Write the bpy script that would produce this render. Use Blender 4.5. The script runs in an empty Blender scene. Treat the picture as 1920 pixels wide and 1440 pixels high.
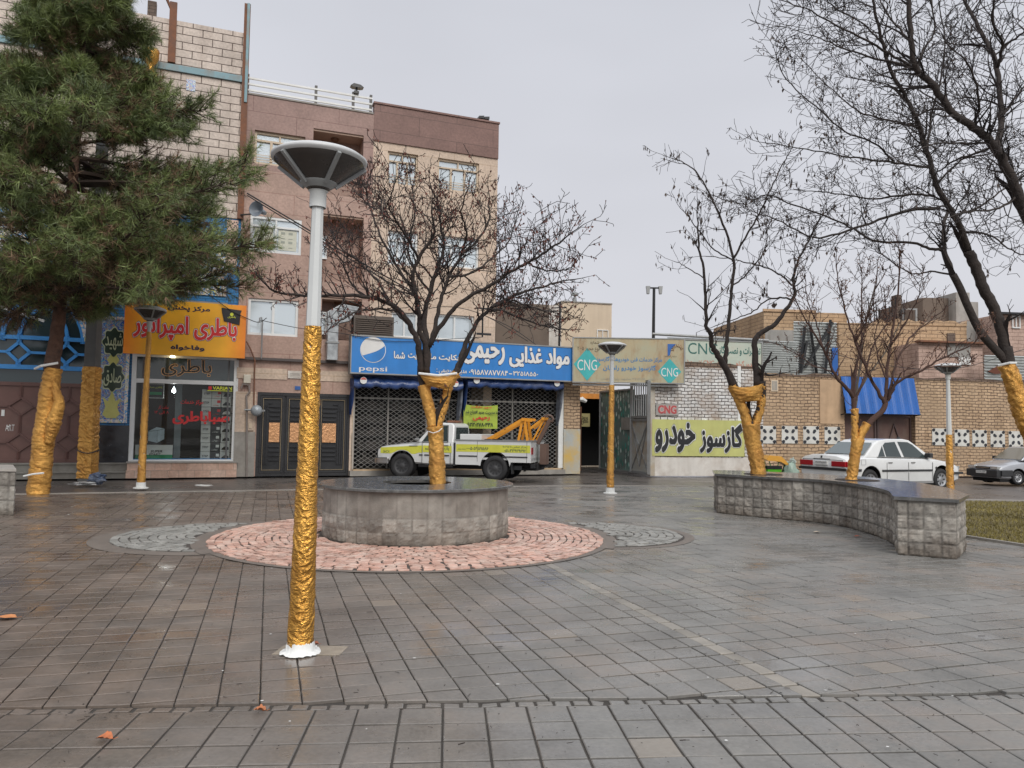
import bpy, math, random, re
import numpy as np
from mathutils import Vector, Matrix, noise
R_=math.radians
C=bpy.context; SC=C.scene; COL=SC.collection
# ------------------------------------------------------------------ camera, sky, sun, exposure
F_PX=1440.0; CAMH=1.55; PITCH=math.atan(83/1440); ROLL=R_(0.8)
CR=(Matrix.Rotation(math.pi/2+PITCH,3,'X')@Matrix.Rotation(ROLL,3,'Z'))
cam=bpy.data.cameras.new("camera"); cam.sensor_width=36; cam.lens=27.0; cam.clip_end=2000; cam.clip_start=0.05
co=bpy.data.objects.new("camera",cam); COL.objects.link(co)
co.matrix_world=Matrix.Translation((0,0,CAMH))@CR.to_4x4(); SC.camera=co
SC.view_settings.view_transform='Standard'; SC.view_settings.look='None'; SC.view_settings.gamma=1
SC.view_settings.exposure=0.0
SUN_EL,SUN_AZ=R_(38),R_(20)        # azimuth measured from straight behind the camera towards its right
W=bpy.data.worlds.new("World"); SC.world=W; W.use_nodes=True
nt=W.node_tree; nt.nodes.clear()
def _n(t,**k):
    n=nt.nodes.new(t)
    for a,b in k.items(): setattr(n,a,b)
    return n
wo=_n('ShaderNodeOutputWorld'); bg=_n('ShaderNodeBackground'); bg.inputs[1].default_value=1.0
sky=_n('ShaderNodeTexSky',sky_type='NISHITA',sun_disc=False,sun_elevation=SUN_EL,sun_rotation=math.pi-SUN_AZ)
skm=_n('ShaderNodeMix',data_type='RGBA',blend_type='MULTIPLY'); skm.inputs[0].default_value=1; skm.inputs[7].default_value=(.05,.05,.05,1)
nt.links.new(sky.outputs[0],skm.inputs[6])
tc=_n('ShaderNodeTexCoord'); sp=_n('ShaderNodeSeparateXYZ'); nt.links.new(tc.outputs['Generated'],sp.inputs[0])
rp=_n('ShaderNodeValToRGB'); nt.links.new(sp.outputs[2],rp.inputs[0])
rp.color_ramp.elements[0].position=0.0; rp.color_ramp.elements[0].color=(.695,.695,.735,1)
rp.color_ramp.elements[1].position=1.0; rp.color_ramp.elements[1].color=(1.55,1.58,1.66,1)
e=rp.color_ramp.elements.new(.5); e.color=(.685,.70,.76,1)
ns=_n('ShaderNodeTexNoise'); ns.inputs['Scale'].default_value=1.6; ns.inputs['Detail'].default_value=3
mp=_n('ShaderNodeMapping'); mp.inputs['Scale'].default_value=(1,1,3); nt.links.new(tc.outputs['Generated'],mp.inputs[0]); nt.links.new(mp.outputs[0],ns.inputs[0])
mr=_n('ShaderNodeMapRange'); mr.inputs[1].default_value=.3; mr.inputs[2].default_value=.7; mr.inputs[3].default_value=.93; mr.inputs[4].default_value=1.06; nt.links.new(ns.outputs[0],mr.inputs[0])
cm=_n('ShaderNodeMix',data_type='RGBA',blend_type='MULTIPLY'); cm.inputs[0].default_value=1
nt.links.new(rp.outputs[0],cm.inputs[6]); nt.links.new(mr.outputs[0],cm.inputs[7])
mx=_n('ShaderNodeMix',data_type='RGBA'); mx.inputs[0].default_value=.93
nt.links.new(skm.outputs[2],mx.inputs[6]); nt.links.new(cm.outputs[2],mx.inputs[7]); nt.links.new(mx.outputs[2],bg.inputs[0]); nt.links.new(bg.outputs[0],wo.inputs[0])
sl=bpy.data.lights.new("sun",'SUN'); sl.energy=1.9; sl.angle=R_(32); sl.color=(1,.96,.9)
so=bpy.data.objects.new("sun",sl); COL.objects.link(so)
sd=Vector((math.sin(SUN_AZ)*math.cos(SUN_EL),-math.cos(SUN_AZ)*math.cos(SUN_EL),math.sin(SUN_EL)))
so.rotation_euler=sd.to_track_quat('Z','Y').to_euler()
# ------------------------------------------------------------------ photo pixel -> place
def ray(px,py): return CR@Vector(((px-960)/F_PX,-(py-720)/F_PX,-1))
def at(px,py,Y):
    d=ray(px,py); return Vector((0,0,CAMH))+d*(Y/d.y)
def G(px,py,z=0):
    d=ray(px,py); return Vector((0,0,CAMH))+d*((z-CAMH)/d.z)
class Frame:
    def __init__(s,ox,oy,slope):
        a=math.atan(slope); s.a=a; s.o=Vector((ox,oy,0)); s.t=Vector((math.cos(a),math.sin(a),0)); s.n=Vector((-math.sin(a),math.cos(a),0))
        s.M=Matrix.Translation(s.o)@Matrix.Rotation(a,4,'Z')
    def p(s,px,py,v=0):
        d=ray(px,py); c=Vector((0,0,CAMH)); k=((s.o+s.n*v-c).dot(s.n))/d.dot(s.n); q=c+d*k
        return (q-s.o).dot(s.t), q.z
    def r(s,x0,y0,x1,y1,v=0):
        a,b=s.p(x0,y0,v); c,d=s.p(x1,y1,v); return a,c,d,b
FA=Frame(0,26.2,.39)      # shop street facade
FW=Frame(0,25.4,.19)      # brick wall on the right
# ------------------------------------------------------------------ mesh builder
class MB:
    def __init__(s,T=None): s.v=[];s.f=[];s.m=[];s.T=T;s.mi=0
    def add(s,vs,fs):
        n=len(s.v)
        if s.T is not None: s.v+=[tuple(s.T@Vector(p)) for p in vs]
        else: s.v+=[tuple(p) for p in vs]
        s.f+=[tuple(i+n for i in f) for f in fs]; s.m+=[s.mi]*len(fs); return s
    def box(s,x0,x1,y0,y1,z0,z1):
        return s.add([(x0,y0,z0),(x1,y0,z0),(x1,y1,z0),(x0,y1,z0),(x0,y0,z1),(x1,y0,z1),(x1,y1,z1),(x0,y1,z1)],
          [(0,3,2,1),(4,5,6,7),(0,1,5,4),(1,2,6,5),(2,3,7,6),(3,0,4,7)])
    def quad(s,*p): return s.add(p,[tuple(range(len(p)))])
    def prism(s,poly,ax,a,b):
        """extrude 2-D poly along axis ax (0,1,2) between a and b"""
        def P(q,h):
            l=list(q); l.insert(ax,h); return tuple(l)
        n=len(poly); vs=[P(q,a) for q in poly]+[P(q,b) for q in poly]
        return s.add(vs,[tuple(range(n))[::-1],tuple(range(n,2*n))]+[(i,(i+1)%n,n+(i+1)%n,n+i) for i in range(n)])
    def bar(s,a,b,w,h=None):
        h=h or w; a=Vector(a);b=Vector(b); d=(b-a).normalized(); u=d.orthogonal().normalized() if abs(d.z)>.99 else Vector((0,0,1)).cross(d).normalized(); k=d.cross(u)
        vs=[q+u*i*w/2+k*j*h/2 for q in (a,b) for i,j in((-1,-1),(1,-1),(1,1),(-1,1))]
        return s.add(vs,[(0,3,2,1),(4,5,6,7),(0,1,5,4),(1,2,6,5),(2,3,7,6),(3,0,4,7)])
    def tube(s,path,rad,n=8,cap=True,disp=None):
        path=[Vector(p) for p in path]; k=len(path)
        if not hasattr(rad,'__len__'): rad=[rad]*k
        vs=[];u=None
        for i,p in enumerate(path):
            d=(path[min(i+1,k-1)]-path[max(i-1,0)]).normalized()
            if u is None: u=d.orthogonal().normalized()
            u=(u-d*u.dot(d))
            u=u.normalized() if u.length>1e-6 else d.orthogonal().normalized()
            w=d.cross(u)
            for j in range(n):
                a=2*math.pi*j/n; e=u*math.cos(a)+w*math.sin(a); r=rad[i]
                if disp: r=r*disp(p+e*rad[i],i,j)
                vs.append(p+e*r)
        fs=[(i*n+j,i*n+(j+1)%n,(i+1)*n+(j+1)%n,(i+1)*n+j) for i in range(k-1) for j in range(n)]
        if cap: fs+=[tuple(range(n))[::-1],tuple(range((k-1)*n,k*n))]
        return s.add(vs,fs)
    def lathe(s,prof,n=24,c=(0,0,0),ax=2):
        vs=[]
        for r,h in prof:
            for j in range(n):
                a=2*math.pi*j/n; q=[r*math.cos(a),r*math.sin(a)]; q.insert(ax,h); vs.append((q[0]+c[0],q[1]+c[1],q[2]+c[2]))
        k=len(prof); return s.add(vs,[(i*n+j,i*n+(j+1)%n,(i+1)*n+(j+1)%n,(i+1)*n+j) for i in range(k-1) for j in range(n)])
    def build(s,name,mats,parent=None,M=None,smooth=False,bevel=0,recalc=True):
        me=bpy.data.meshes.new(name); me.from_pydata(s.v,[],s.f)
        if not isinstance(mats,(list,tuple)): mats=[mats]
        for m in mats: me.materials.append(m)
        if len(mats)>1: me.polygons.foreach_set('material_index',s.m)
        if smooth: me.polygons.foreach_set('use_smooth',[True]*len(s.f))
        me.update()
        if recalc and len(s.f)<60000:
            import bmesh
            bm=bmesh.new(); bm.from_mesh(me); bmesh.ops.recalc_face_normals(bm,faces=bm.faces); bm.to_mesh(me); bm.free()
        o=bpy.data.objects.new(name,me); COL.objects.link(o)
        if M is not None: o.matrix_world=M
        if parent is not None: o.parent=parent
        if bevel:
            b=o.modifiers.new('b','BEVEL'); b.width=bevel; b.segments=2; b.limit_method='ANGLE'; b.angle_limit=R_(40)
        return o
def tag(o,label,cat,group=None,kind=None):
    if label: o['label']=label
    if cat: o['category']=cat
    if group: o['group']=group
    if kind: o['kind']=kind
    return o
class Th:
    """one thing: an Empty at its base; parts are modelled in the frame's coordinates"""
    def __init__(s,name,label,cat,frame,org,group=None):
        s.o=bpy.data.objects.new(name,None); COL.objects.link(s.o); s.o.empty_display_size=.2
        M=frame.M if isinstance(frame,Frame) else (frame if frame is not None else Matrix())
        s.o.matrix_world=M@Matrix.Translation(org); s.T=Matrix.Translation([-c for c in org]); tag(s.o,label,cat,group)
    def mb(s): return MB(s.T)
    def put(s,m,name,mats,parent=None,label=None,**k):
        o=m.build(name,mats,parent or s.o,**k)
        if label: o['label']=label
        return o
def single(m,name,mats,label,cat,frame,org,group=None,kind=None,**k):
    """a thing that is one mesh; m is in frame coordinates"""
    m.v=[(a-org[0],b-org[1],c-org[2]) for a,b,c in m.v]
    M=frame.M if isinstance(frame,Frame) else (frame if frame is not None else Matrix())
    return tag(m.build(name,mats,None,M@Matrix.Translation(org),**k),label,cat,group,kind)
def struct(m,name,mats,**k): return tag(m.build(name,mats,**k),None,None,None,'structure')
def wallh(m,u0,u1,z0,z1,v0,v1,holes,reveal=True):
    xs=sorted({u0,u1}|{min(max(h[i],u0),u1) for h in holes for i in (0,1)}); zs=sorted({z0,z1}|{min(max(h[i],z0),z1) for h in holes for i in (2,3)})
    for i in range(len(xs)-1):
        for j in range(len(zs)-1):
            cx,cz=(xs[i]+xs[i+1])/2,(zs[j]+zs[j+1])/2
            if any(h[0]<cx<h[1] and h[2]<cz<h[3] for h in holes): continue
            a,b,c,d=xs[i],xs[i+1],zs[j],zs[j+1]
            m.quad((a,v0,c),(b,v0,c),(b,v0,d),(a,v0,d)); m.quad((a,v1,d),(b,v1,d),(b,v1,c),(a,v1,c))
    for h in list(holes)*reveal:
        a,b,c,d=h
        m.quad((a,v0,c),(a,v0,d),(a,v1,d),(a,v1,c)); m.quad((b,v0,c),(b,v1,c),(b,v1,d),(b,v0,d)); m.quad((a,v0,d),(b,v0,d),(b,v1,d),(a,v1,d)); m.quad((a,v0,c),(a,v1,c),(b,v1,c),(b,v0,c))
    m.quad((u0,v0,z0),(u0,v0,z1),(u0,v1,z1),(u0,v1,z0)); m.quad((u1,v0,z0),(u1,v1,z0),(u1,v1,z1),(u1,v0,z1)); m.quad((u0,v0,z1),(u1,v0,z1),(u1,v1,z1),(u0,v1,z1)); m.quad((u0,v0,z0),(u0,v1,z0),(u1,v1,z0),(u1,v0,z0))
    return m
# ------------------------------------------------------------------ materials
_m={}
def nodes(name):
    m=bpy.data.materials.new(name); m.use_nodes=True; t=m.node_tree; b=t.nodes['Principled BSDF']; return m,t,b
def nn(t,ty,ins=None,**k):
    n=t.nodes.new(ty)
    for a,b in k.items(): setattr(n,a,b)
    for a,b in (ins or {}).items():
        if isinstance(b,bpy.types.NodeSocket): t.links.new(b,n.inputs[a])
        else: n.inputs[a].default_value=b
    return n
def mul(t,a,b,bt='MULTIPLY',f=1.0):
    n=t.nodes.new('ShaderNodeMix'); n.data_type='RGBA'; n.blend_type=bt
    for i,x in ((0,f),(6,a),(7,b)):
        if isinstance(x,bpy.types.NodeSocket): t.links.new(x,n.inputs[i])
        else: n.inputs[i].default_value=x if i==0 or len(x)==4 else (*x,1)
    return n.outputs[2]
def rng(t,s,a,b,c=.3,d=.7): return nn(t,'ShaderNodeMapRange',{0:s,1:c,2:d,3:a,4:b}).outputs[0]
def coords(t,kind='Object',sw=False,sc=(1,1,1)):
    c=nn(t,'ShaderNodeTexCoord').outputs[kind]
    if sw:
        s=nn(t,'ShaderNodeSeparateXYZ',{0:c}); a=nn(t,'ShaderNodeMath',{0:s.outputs[0],1:s.outputs[1]},operation='ADD').outputs[0]
        c=nn(t,'ShaderNodeCombineXYZ',{0:a,1:s.outputs[2]}).outputs[0]
    if sc!=(1,1,1): c=nn(t,'ShaderNodeMapping',{0:c,3:sc}).outputs[0]
    return c
def bump(t,b,h,st,dist=.01):
    n=nn(t,'ShaderNodeBump',{'Height':h,'Strength':st,'Distance':dist}); t.links.new(n.outputs[0],b.inputs['Normal']); return n
def mat(name,col,rough=.7,metal=0,spec=.5,var=.12,vs=2.0,bmp=0,bs=40,isl=0,coat=0,dist=.01,rv=.08,streak=0,dirt=None,dl=.5,emit=0,sc=(1,1,1)):
    if name in _m: return _m[name]
    m,t,b=nodes(name); _m[name]=m
    b.inputs['Roughness'].default_value=rough; b.inputs['Metallic'].default_value=metal; b.inputs['Specular IOR Level'].default_value=spec; b.inputs['Coat Weight'].default_value=coat; b.inputs['Coat Roughness'].default_value=.08
    c=coords(t,sc=sc); out=(*col,1)
    n1=nn(t,'ShaderNodeTexNoise',{0:c,'Scale':vs,'Detail':6,'Roughness':.65}).outputs[0]
    if var: out=mul(t,out,nn(t,'ShaderNodeCombineColor',{0:(v:=rng(t,n1,1-var,1+var)),1:v,2:v}).outputs[0])
    if isl:
        g=nn(t,'ShaderNodeNewGeometry').outputs['Random Per Island']; v=rng(t,g,1-isl,1+isl,0,1)
        out=mul(t,out,nn(t,'ShaderNodeCombineColor',{0:v,1:v,2:v}).outputs[0])
    if streak:
        n2=nn(t,'ShaderNodeTexNoise',{0:coords(t,sc=(2.2,2.2,.25)),'Scale':1.5,'Detail':5}).outputs[0]
        out=mul(t,out,(*[max(0,x) for x in (.55,.5,.45)],1),f=rng(t,n2,0,streak,.45,.75))
    if dirt:
        n3=nn(t,'ShaderNodeTexNoise',{0:c,'Scale':vs*.6,'Detail':7,'Roughness':.7}).outputs[0]
        out=mul(t,out,(*dirt,1),'MIX',rng(t,n3,0,dl,.45,.7))
    if isinstance(out,tuple): b.inputs[0].default_value=out
    else: t.links.new(out,b.inputs[0])
    if rv: t.links.new(rng(t,n1,max(.02,rough-rv),min(1,rough+rv)),b.inputs['Roughness'])
    if bmp: bump(t,b,nn(t,'ShaderNodeTexNoise',{0:c,'Scale':bs,'Detail':4}).outputs[0],bmp,dist)
    if emit: b.inputs['Emission Color'].default_value=(*col,1); b.inputs['Emission Strength'].default_value=emit
    return m
def brick(name,c1,c2,mort,w,h,ms=.012,bmp=.6,rough=.85,streak=.3,warp=.02,stain=None,sl=.6,off=.5,paint=None,dist=.012):
    if name in _m: return _m[name]
    m,t,b=nodes(name); _m[name]=m; b.inputs['Roughness'].default_value=rough; b.inputs['Specular IOR Level'].default_value=.3
    c0=coords(t,sw=True)
    nz=nn(t,'ShaderNodeTexNoise',{0:c0,'Scale':3.5,'Detail':4}); c=mul(t,c0,nz.outputs[1],'LINEAR_LIGHT',warp)
    br=nn(t,'ShaderNodeTexBrick',{0:c,1:(*c1,1),2:(*c2,1),3:(*mort,1),'Scale':1,'Mortar Size':ms,'Mortar Smooth':.3,'Bias':0,'Brick Width':w,'Row Height':h},offset=off)
    out=br.outputs[0]
    n1=nn(t,'ShaderNodeTexNoise',{0:c0,'Scale':.9,'Detail':8,'Roughness':.7}).outputs[0]; v=rng(t,n1,.78,1.18)
    out=mul(t,out,nn(t,'ShaderNodeCombineColor',{0:v,1:v,2:v}).outputs[0])
    n4=nn(t,'ShaderNodeTexNoise',{0:c0,'Scale':14,'Detail':5}).outputs[0]; v=rng(t,n4,.85,1.12)
    out=mul(t,out,nn(t,'ShaderNodeCombineColor',{0:v,1:v,2:v}).outputs[0])
    if streak:
        n2=nn(t,'ShaderNodeTexNoise',{0:nn(t,'ShaderNodeMapping',{0:c0,3:(2,.3,1)}).outputs[0],'Scale':1.3,'Detail':6}).outputs[0]
        out=mul(t,out,(.42,.36,.31,1),f=rng(t,n2,0,streak,.45,.72))
    if stain:
        n3=nn(t,'ShaderNodeTexNoise',{0:c0,'Scale':.7,'Detail':8,'Roughness':.72}).outputs[0]
        out=mul(t,out,(*stain,1),'MIX',rng(t,n3,0,sl,.46,.62))
    t.links.new(out,b.inputs[0])
    hh=nn(t,'ShaderNodeMath',{0:nn(t,'ShaderNodeMath',{0:br.outputs[1],1:-1.0},operation='MULTIPLY').outputs[0],1:nn(t,'ShaderNodeMath',{0:n4,1:.4},operation='MULTIPLY').outputs[0]},operation='ADD').outputs[0]
    bump(t,b,hh,bmp,dist); return m
# ------------------------------------------------------------------ lettering (shaped Persian + Latin) as flat spans
_F={'ا':'\uFE8D\uFE8E','آ':'\uFE81\uFE82','د':'\uFEA9\uFEAA','ذ':'\uFEAB\uFEAC','ر':'\uFEAD\uFEAE','ز':'\uFEAF\uFEB0','و':'\uFEED\uFEEE','ب':'\uFE8F\uFE90\uFE91\uFE92','پ':'\uFB56\uFB57\uFB58\uFB59','ت':'\uFE95\uFE96\uFE97\uFE98','ج':'\uFE9D\uFE9E\uFE9F\uFEA0','ح':'\uFEA1\uFEA2\uFEA3\uFEA4','خ':'\uFEA5\uFEA6\uFEA7\uFEA8','س':'\uFEB1\uFEB2\uFEB3\uFEB4','ش':'\uFEB5\uFEB6\uFEB7\uFEB8','ص':'\uFEB9\uFEBA\uFEBB\uFEBC','ط':'\uFEC1\uFEC2\uFEC3\uFEC4','ع':'\uFEC9\uFECA\uFECB\uFECC','غ':'\uFECD\uFECE\uFECF\uFED0','ف':'\uFED1\uFED2\uFED3\uFED4','ق':'\uFED5\uFED6\uFED7\uFED8','ک':'\uFB8E\uFB8F\uFB90\uFB91','گ':'\uFB92\uFB93\uFB94\uFB95','ل':'\uFEDD\uFEDE\uFEDF\uFEE0','م':'\uFEE1\uFEE2\uFEE3\uFEE4','ن':'\uFEE5\uFEE6\uFEE7\uFEE8','ه':'\uFEE9\uFEEA\uFEEB\uFEEC','ی':'\uFBFC\uFBFD\uFBFE\uFBFF','ـ':'ــــ'}
def shape(s):
    o=[]
    for i,ch in enumerate(s):
        f=_F.get(ch)
        if not f: o.append(ch); continue
        pv=i>0 and len(_F.get(s[i-1],''))>=4; nx=len(f)>=4 and i+1<len(s) and s[i+1] in _F
        o.append(f[2*nx+pv] if len(f)>=4 else f[1*pv])
    return re.sub(r'[0-9\u06F0-\u06F9A-Za-z()]+',lambda m:m.group(0)[::-1],''.join(o)[::-1]) if any(c in _F for c in s) else s
_tx={}
def spans(s,bold=0.0,rows=44):
    """rows of filled spans of a text, boldened by `bold` em; returns list of (x0,x1,y0,y1), bbox"""
    key=(s,bold,rows)
    if key in _tx: return _tx[key]
    cu=bpy.data.curves.new("lettering",'FONT'); cu.body=shape(s); cu.fill_mode='NONE'; cu.resolution_u=3
    ob=bpy.data.objects.new("lettering",cu); COL.objects.link(ob); C.view_layer.update()
    me=bpy.data.meshes.new_from_object(ob.evaluated_get(C.evaluated_depsgraph_get()))
    P=np.array([v.co[:2] for v in me.vertices]); E=[tuple(e.vertices) for e in me.edges]
    bpy.data.objects.remove(ob); bpy.data.curves.remove(cu); bpy.data.meshes.remove(me)
    # orient: vertices of one contour are consecutive; an edge (i,i+1) runs forward, the closing edge (last,first) too
    A=[];B=[]
    for a,b in E:
        if abs(a-b)==1: a,b=min(a,b),max(a,b)
        else: a,b=max(a,b),min(a,b)
        A.append(P[a]);B.append(P[b])
    A=np.array(A);B=np.array(B); y0,y1=P[:,1].min(),P[:,1].max(); h=1.0/rows; n=int((y1-y0+2*bold)/h)+3; ys=y0-bold-h/2
    raw=[]
    for j in range(n):
        y=ys+(j+.5)*h+1e-6; up=(A[:,1]<=y)&(B[:,1]>y); dn=(A[:,1]>y)&(B[:,1]<=y); k=up|dn
        if not k.any(): raw.append([]); continue
        a,b=A[k],B[k]; x=a[:,0]+(y-a[:,1])/(b[:,1]-a[:,1])*(b[:,0]-a[:,0]); w=np.where(up[k],1,-1); o=np.argsort(x); x=x[o]; w=np.cumsum(w[o]); r=[];st=None
        for xi,wi in zip(x,w):
            if st is None and wi!=0: st=xi
            elif st is not None and wi==0: r.append((st,xi)); st=None
        raw.append(r)
    K=int(bold/h); out=[]
    for j in range(n):
        c=[]
        for k in range(-K,K+1):
            if 0<=j+k<n:
                g=math.sqrt(max(0,bold*bold-(k*h)**2)); c+=[(a-g,b+g) for a,b in raw[j+k]]
        c.sort(); mg=[]
        for a,b in c:
            if mg and a<=mg[-1][1]+1e-4: mg[-1][1]=max(mg[-1][1],b)
            else: mg.append([a,b])
        out+=[(a,b,ys+j*h,ys+(j+1)*h) for a,b in mg if b-a>.004]
    if not out: out=[(0,.1,0,.1)]
    bb=(min(q[0] for q in out),max(q[1] for q in out),min(q[2] for q in out),max(q[3] for q in out))
    _tx[key]=(out,bb); return out,bb
def text(m,s,u0,u1,z0,z1,v,bold=.0,bb=None,rows=44,skew=0,dv=(0,0)):
    """write s into the rectangle on the plane y=v, reading from -y; dv=(dv/du,...) unused"""
    sp_,b=spans(s,bold,rows); b=bb or b; sx=(u1-u0)/(b[1]-b[0]); sz=(z1-z0)/(b[3]-b[2])
    for a,c,d,e in sp_:
        A,B,D,E_=u0+(a-b[0])*sx,u0+(c-b[0])*sx,z0+(d-b[2])*sz,z0+(e-b[2])*sz; k=skew*(D-z0)
        m.quad((A+k,v,D),(B+k,v,D),(B+k,v,E_),(A+k,v,E_))
    return b
def disc(m,cx,cz,r,v,n=40,f=None):
    pts=[(cx+r*math.cos(2*math.pi*i/n),cz+r*math.sin(2*math.pi*i/n)) for i in range(n)]
    if f: pts=[p for p in pts if f(p)]
    m.quad(*[(a,v,b) for a,b in pts])
random.seed(7)
# ================================================================== materials used across the place
GOLD=None
def foilmat(name,col,dark,met,rough,st,fs=1):
    m,t,b=nodes(name); c=coords(t,sc=(fs,fs,fs)); _m[name]=m
    n1=nn(t,'ShaderNodeTexNoise',{0:nn(t,'ShaderNodeMapping',{0:c,2:(.75,.3,0),3:(6,6,19)}).outputs[0],'Scale':1.5,'Detail':3,'Distortion':1.6}).outputs[0]
    n2=nn(t,'ShaderNodeTexNoise',{0:nn(t,'ShaderNodeMapping',{0:c,2:(-.6,.2,.3),3:(9,9,30)}).outputs[0],'Scale':2.0,'Detail':4,'Distortion':1}).outputs[0]
    r1=nn(t,'ShaderNodeMath',{0:nn(t,'ShaderNodeMath',{0:n1,1:.5},operation='SUBTRACT').outputs[0]},operation='ABSOLUTE').outputs[0]
    r2=nn(t,'ShaderNodeMath',{0:nn(t,'ShaderNodeMath',{0:n2,1:.5},operation='SUBTRACT').outputs[0]},operation='ABSOLUTE').outputs[0]
    h=nn(t,'ShaderNodeMath',{0:r1,1:r2},operation='ADD').outputs[0]
    o=mul(t,(*dark,1),(*col,1),'MIX',rng(t,nn(t,'ShaderNodeTexNoise',{0:c,'Scale':2.5,'Detail':5}).outputs[0],0.25,1,.3,.55))
    t.links.new(o,b.inputs[0]); b.inputs['Metallic'].default_value=met; b.inputs['Roughness'].default_value=rough
    bump(t,b,h,1.0,st); return m
M_FOIL=foilmat('gold_foil',(.68,.37,.085),(.42,.20,.045),.95,.25,.012,1.0)
M_FOIL2=foilmat('gold_film',(.70,.38,.10),(.46,.22,.06),.75,.36,.015,1.3)
M_TAPE=mat('white_tape',(.75,.76,.74),.5)
M_BARK=mat('bark',(.040,.031,.027),.9,var=.4,vs=6,bmp=.8,bs=25,dist=.02)
M_BARKR=mat('bark_twig_red',(.085,.048,.038),.9,var=.3)
M_TWIG=mat('bark_twig',(.026,.020,.019),.9,var=.3)
M_POST=mat('pole_paint',(.62,.64,.63),.35,var=.05,bmp=.05,coat=.2)
M_WHITEP=mat('white_paint',(.74,.75,.73),.45,var=.05,dirt=(.4,.37,.32),dl=.3)
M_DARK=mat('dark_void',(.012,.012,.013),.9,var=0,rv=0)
M_BLACK=mat('black_paint',(.02,.021,.023),.35,var=.2)
M_STEEL=mat('grey_steel',(.30,.31,.31),.5,metal=.4,dirt=(.2,.15,.11),dl=.5)
M_RUST=mat('rusty_steel',(.20,.085,.045),.8,var=.3,vs=5,bmp=.3,dirt=(.10,.08,.075),dl=.6)
M_TEAL=mat('teal_beam',(.20,.33,.37),.6,dirt=(.25,.16,.1),dl=.6,vs=4)
M_SOIL=mat('soil',(.045,.033,.025),1,var=.4,vs=9,bmp=1,bs=30,dist=.03)
M_GRAN=mat('wet_granite_slab',(.10,.10,.097),.2,var=.35,vs=12,spec=.6,coat=.25,rv=.12,dirt=(.2,.195,.185),dl=.5)
# ---- paving
def pavemat(name,cl,cr,isl,rough=.42):
    m,t,b=nodes(name); _m[name]=m; c=coords(t)
    sx=nn(t,'ShaderNodeSeparateXYZ',{0:c})
    n0=nn(t,'ShaderNodeTexNoise',{0:c,'Scale':.35,'Detail':4}).outputs[0]
    q=nn(t,'ShaderNodeMath',{0:nn(t,'ShaderNodeMath',{0:n0,1:7.0},operation='MULTIPLY').outputs[0],1:sx.outputs[0]},operation='ADD').outputs[0]
    q=nn(t,'ShaderNodeMath',{0:nn(t,'ShaderNodeMath',{0:sx.outputs[1],1:-.10},operation='MULTIPLY').outputs[0],1:q},operation='ADD').outputs[0]
    f=rng(t,q,0,1,-.5,4.6)
    o=mul(t,(*cl,1),(*cr,1),'MIX',f)
    n1=nn(t,'ShaderNodeTexNoise',{0:c,'Scale':1.1,'Detail':8,'Roughness':.7}).outputs[0]; v=rng(t,n1,.68,1.28)
    o=mul(t,o,nn(t,'ShaderNodeCombineColor',{0:v,1:v,2:v}).outputs[0])
    n2=nn(t,'ShaderNodeTexNoise',{0:c,'Scale':45,'Detail':3}).outputs[0]; v=rng(t,n2,.9,1.1)
    o=mul(t,o,nn(t,'ShaderNodeCombineColor',{0:v,1:v,2:v}).outputs[0])
    g=nn(t,'ShaderNodeNewGeometry').outputs['Random Per Island']; v=rng(t,g,1-isl,1+isl,0,1)
    o=mul(t,o,nn(t,'ShaderNodeCombineColor',{0:v,1:v,2:v}).outputs[0])
    # a few odd, sandier slabs and mud patches
    odd=nn(t,'ShaderNodeMath',{0:g,1:.992},operation='GREATER_THAN').outputs[0]
    o=mul(t,o,(.30,.245,.185,1),'MIX',nn(t,'ShaderNodeMath',{0:odd,1:.35},operation='MULTIPLY').outputs[0])
    n3=nn(t,'ShaderNodeTexNoise',{0:c,'Scale':.55,'Detail':9,'Roughness':.75}).outputs[0]
    o=mul(t,o,(.205,.15,.115,1),'MIX',rng(t,n3,0,.55,.5,.68))
    t.links.new(o,b.inputs[0])
    n4=nn(t,'ShaderNodeTexNoise',{0:nn(t,'ShaderNodeMapping',{0:c,3:(1,1.6,1)}).outputs[0],'Scale':.9,'Detail':7,'Roughness':.65}).outputs[0]
    t.links.new(rng(t,n4,rough-.31,rough+.14,.38,.62),b.inputs['Roughness']); b.inputs['Specular IOR Level'].default_value=.5
    bump(t,b,n2,.25,.004); return m
M_PAVE=pavemat('wet_paver',(.138,.110,.090),(.192,.187,.175),.055)
M_COBP=mat('pink_cobble',(.50,.30,.235),.45,isl=.28,vs=7,var=.18,bmp=.4,bs=25,dist=.006,dirt=(.66,.53,.45),dl=.95)
M_COBG=mat('grey_cobble',(.25,.245,.225),.5,isl=.2,vs=3,bmp=.4,bs=25,dist=.006)
M_MORT=mat('joint_sand',(.042,.036,.03),.8,var=.35,vs=3,bmp=.5,bs=40,dist=.01)
M_MORT2=mat('mortar_ring',(.155,.13,.11),.6,var=.2,vs=3,bmp=.3)
M_MORTD=mat('joint_dark',(.055,.045,.038),.8,var=.3,vs=3)
M_ASPH=mat('wet_asphalt',(.10,.088,.080),.32,var=.35,vs=.7,bmp=.6,bs=60,rv=.18,dist=.006,dirt=(.15,.125,.105),dl=.6)
M_CONC=mat('concrete',(.30,.28,.25),.7,var=.2,vs=3,bmp=.3,dirt=(.16,.14,.12),dl=.5)
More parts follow.
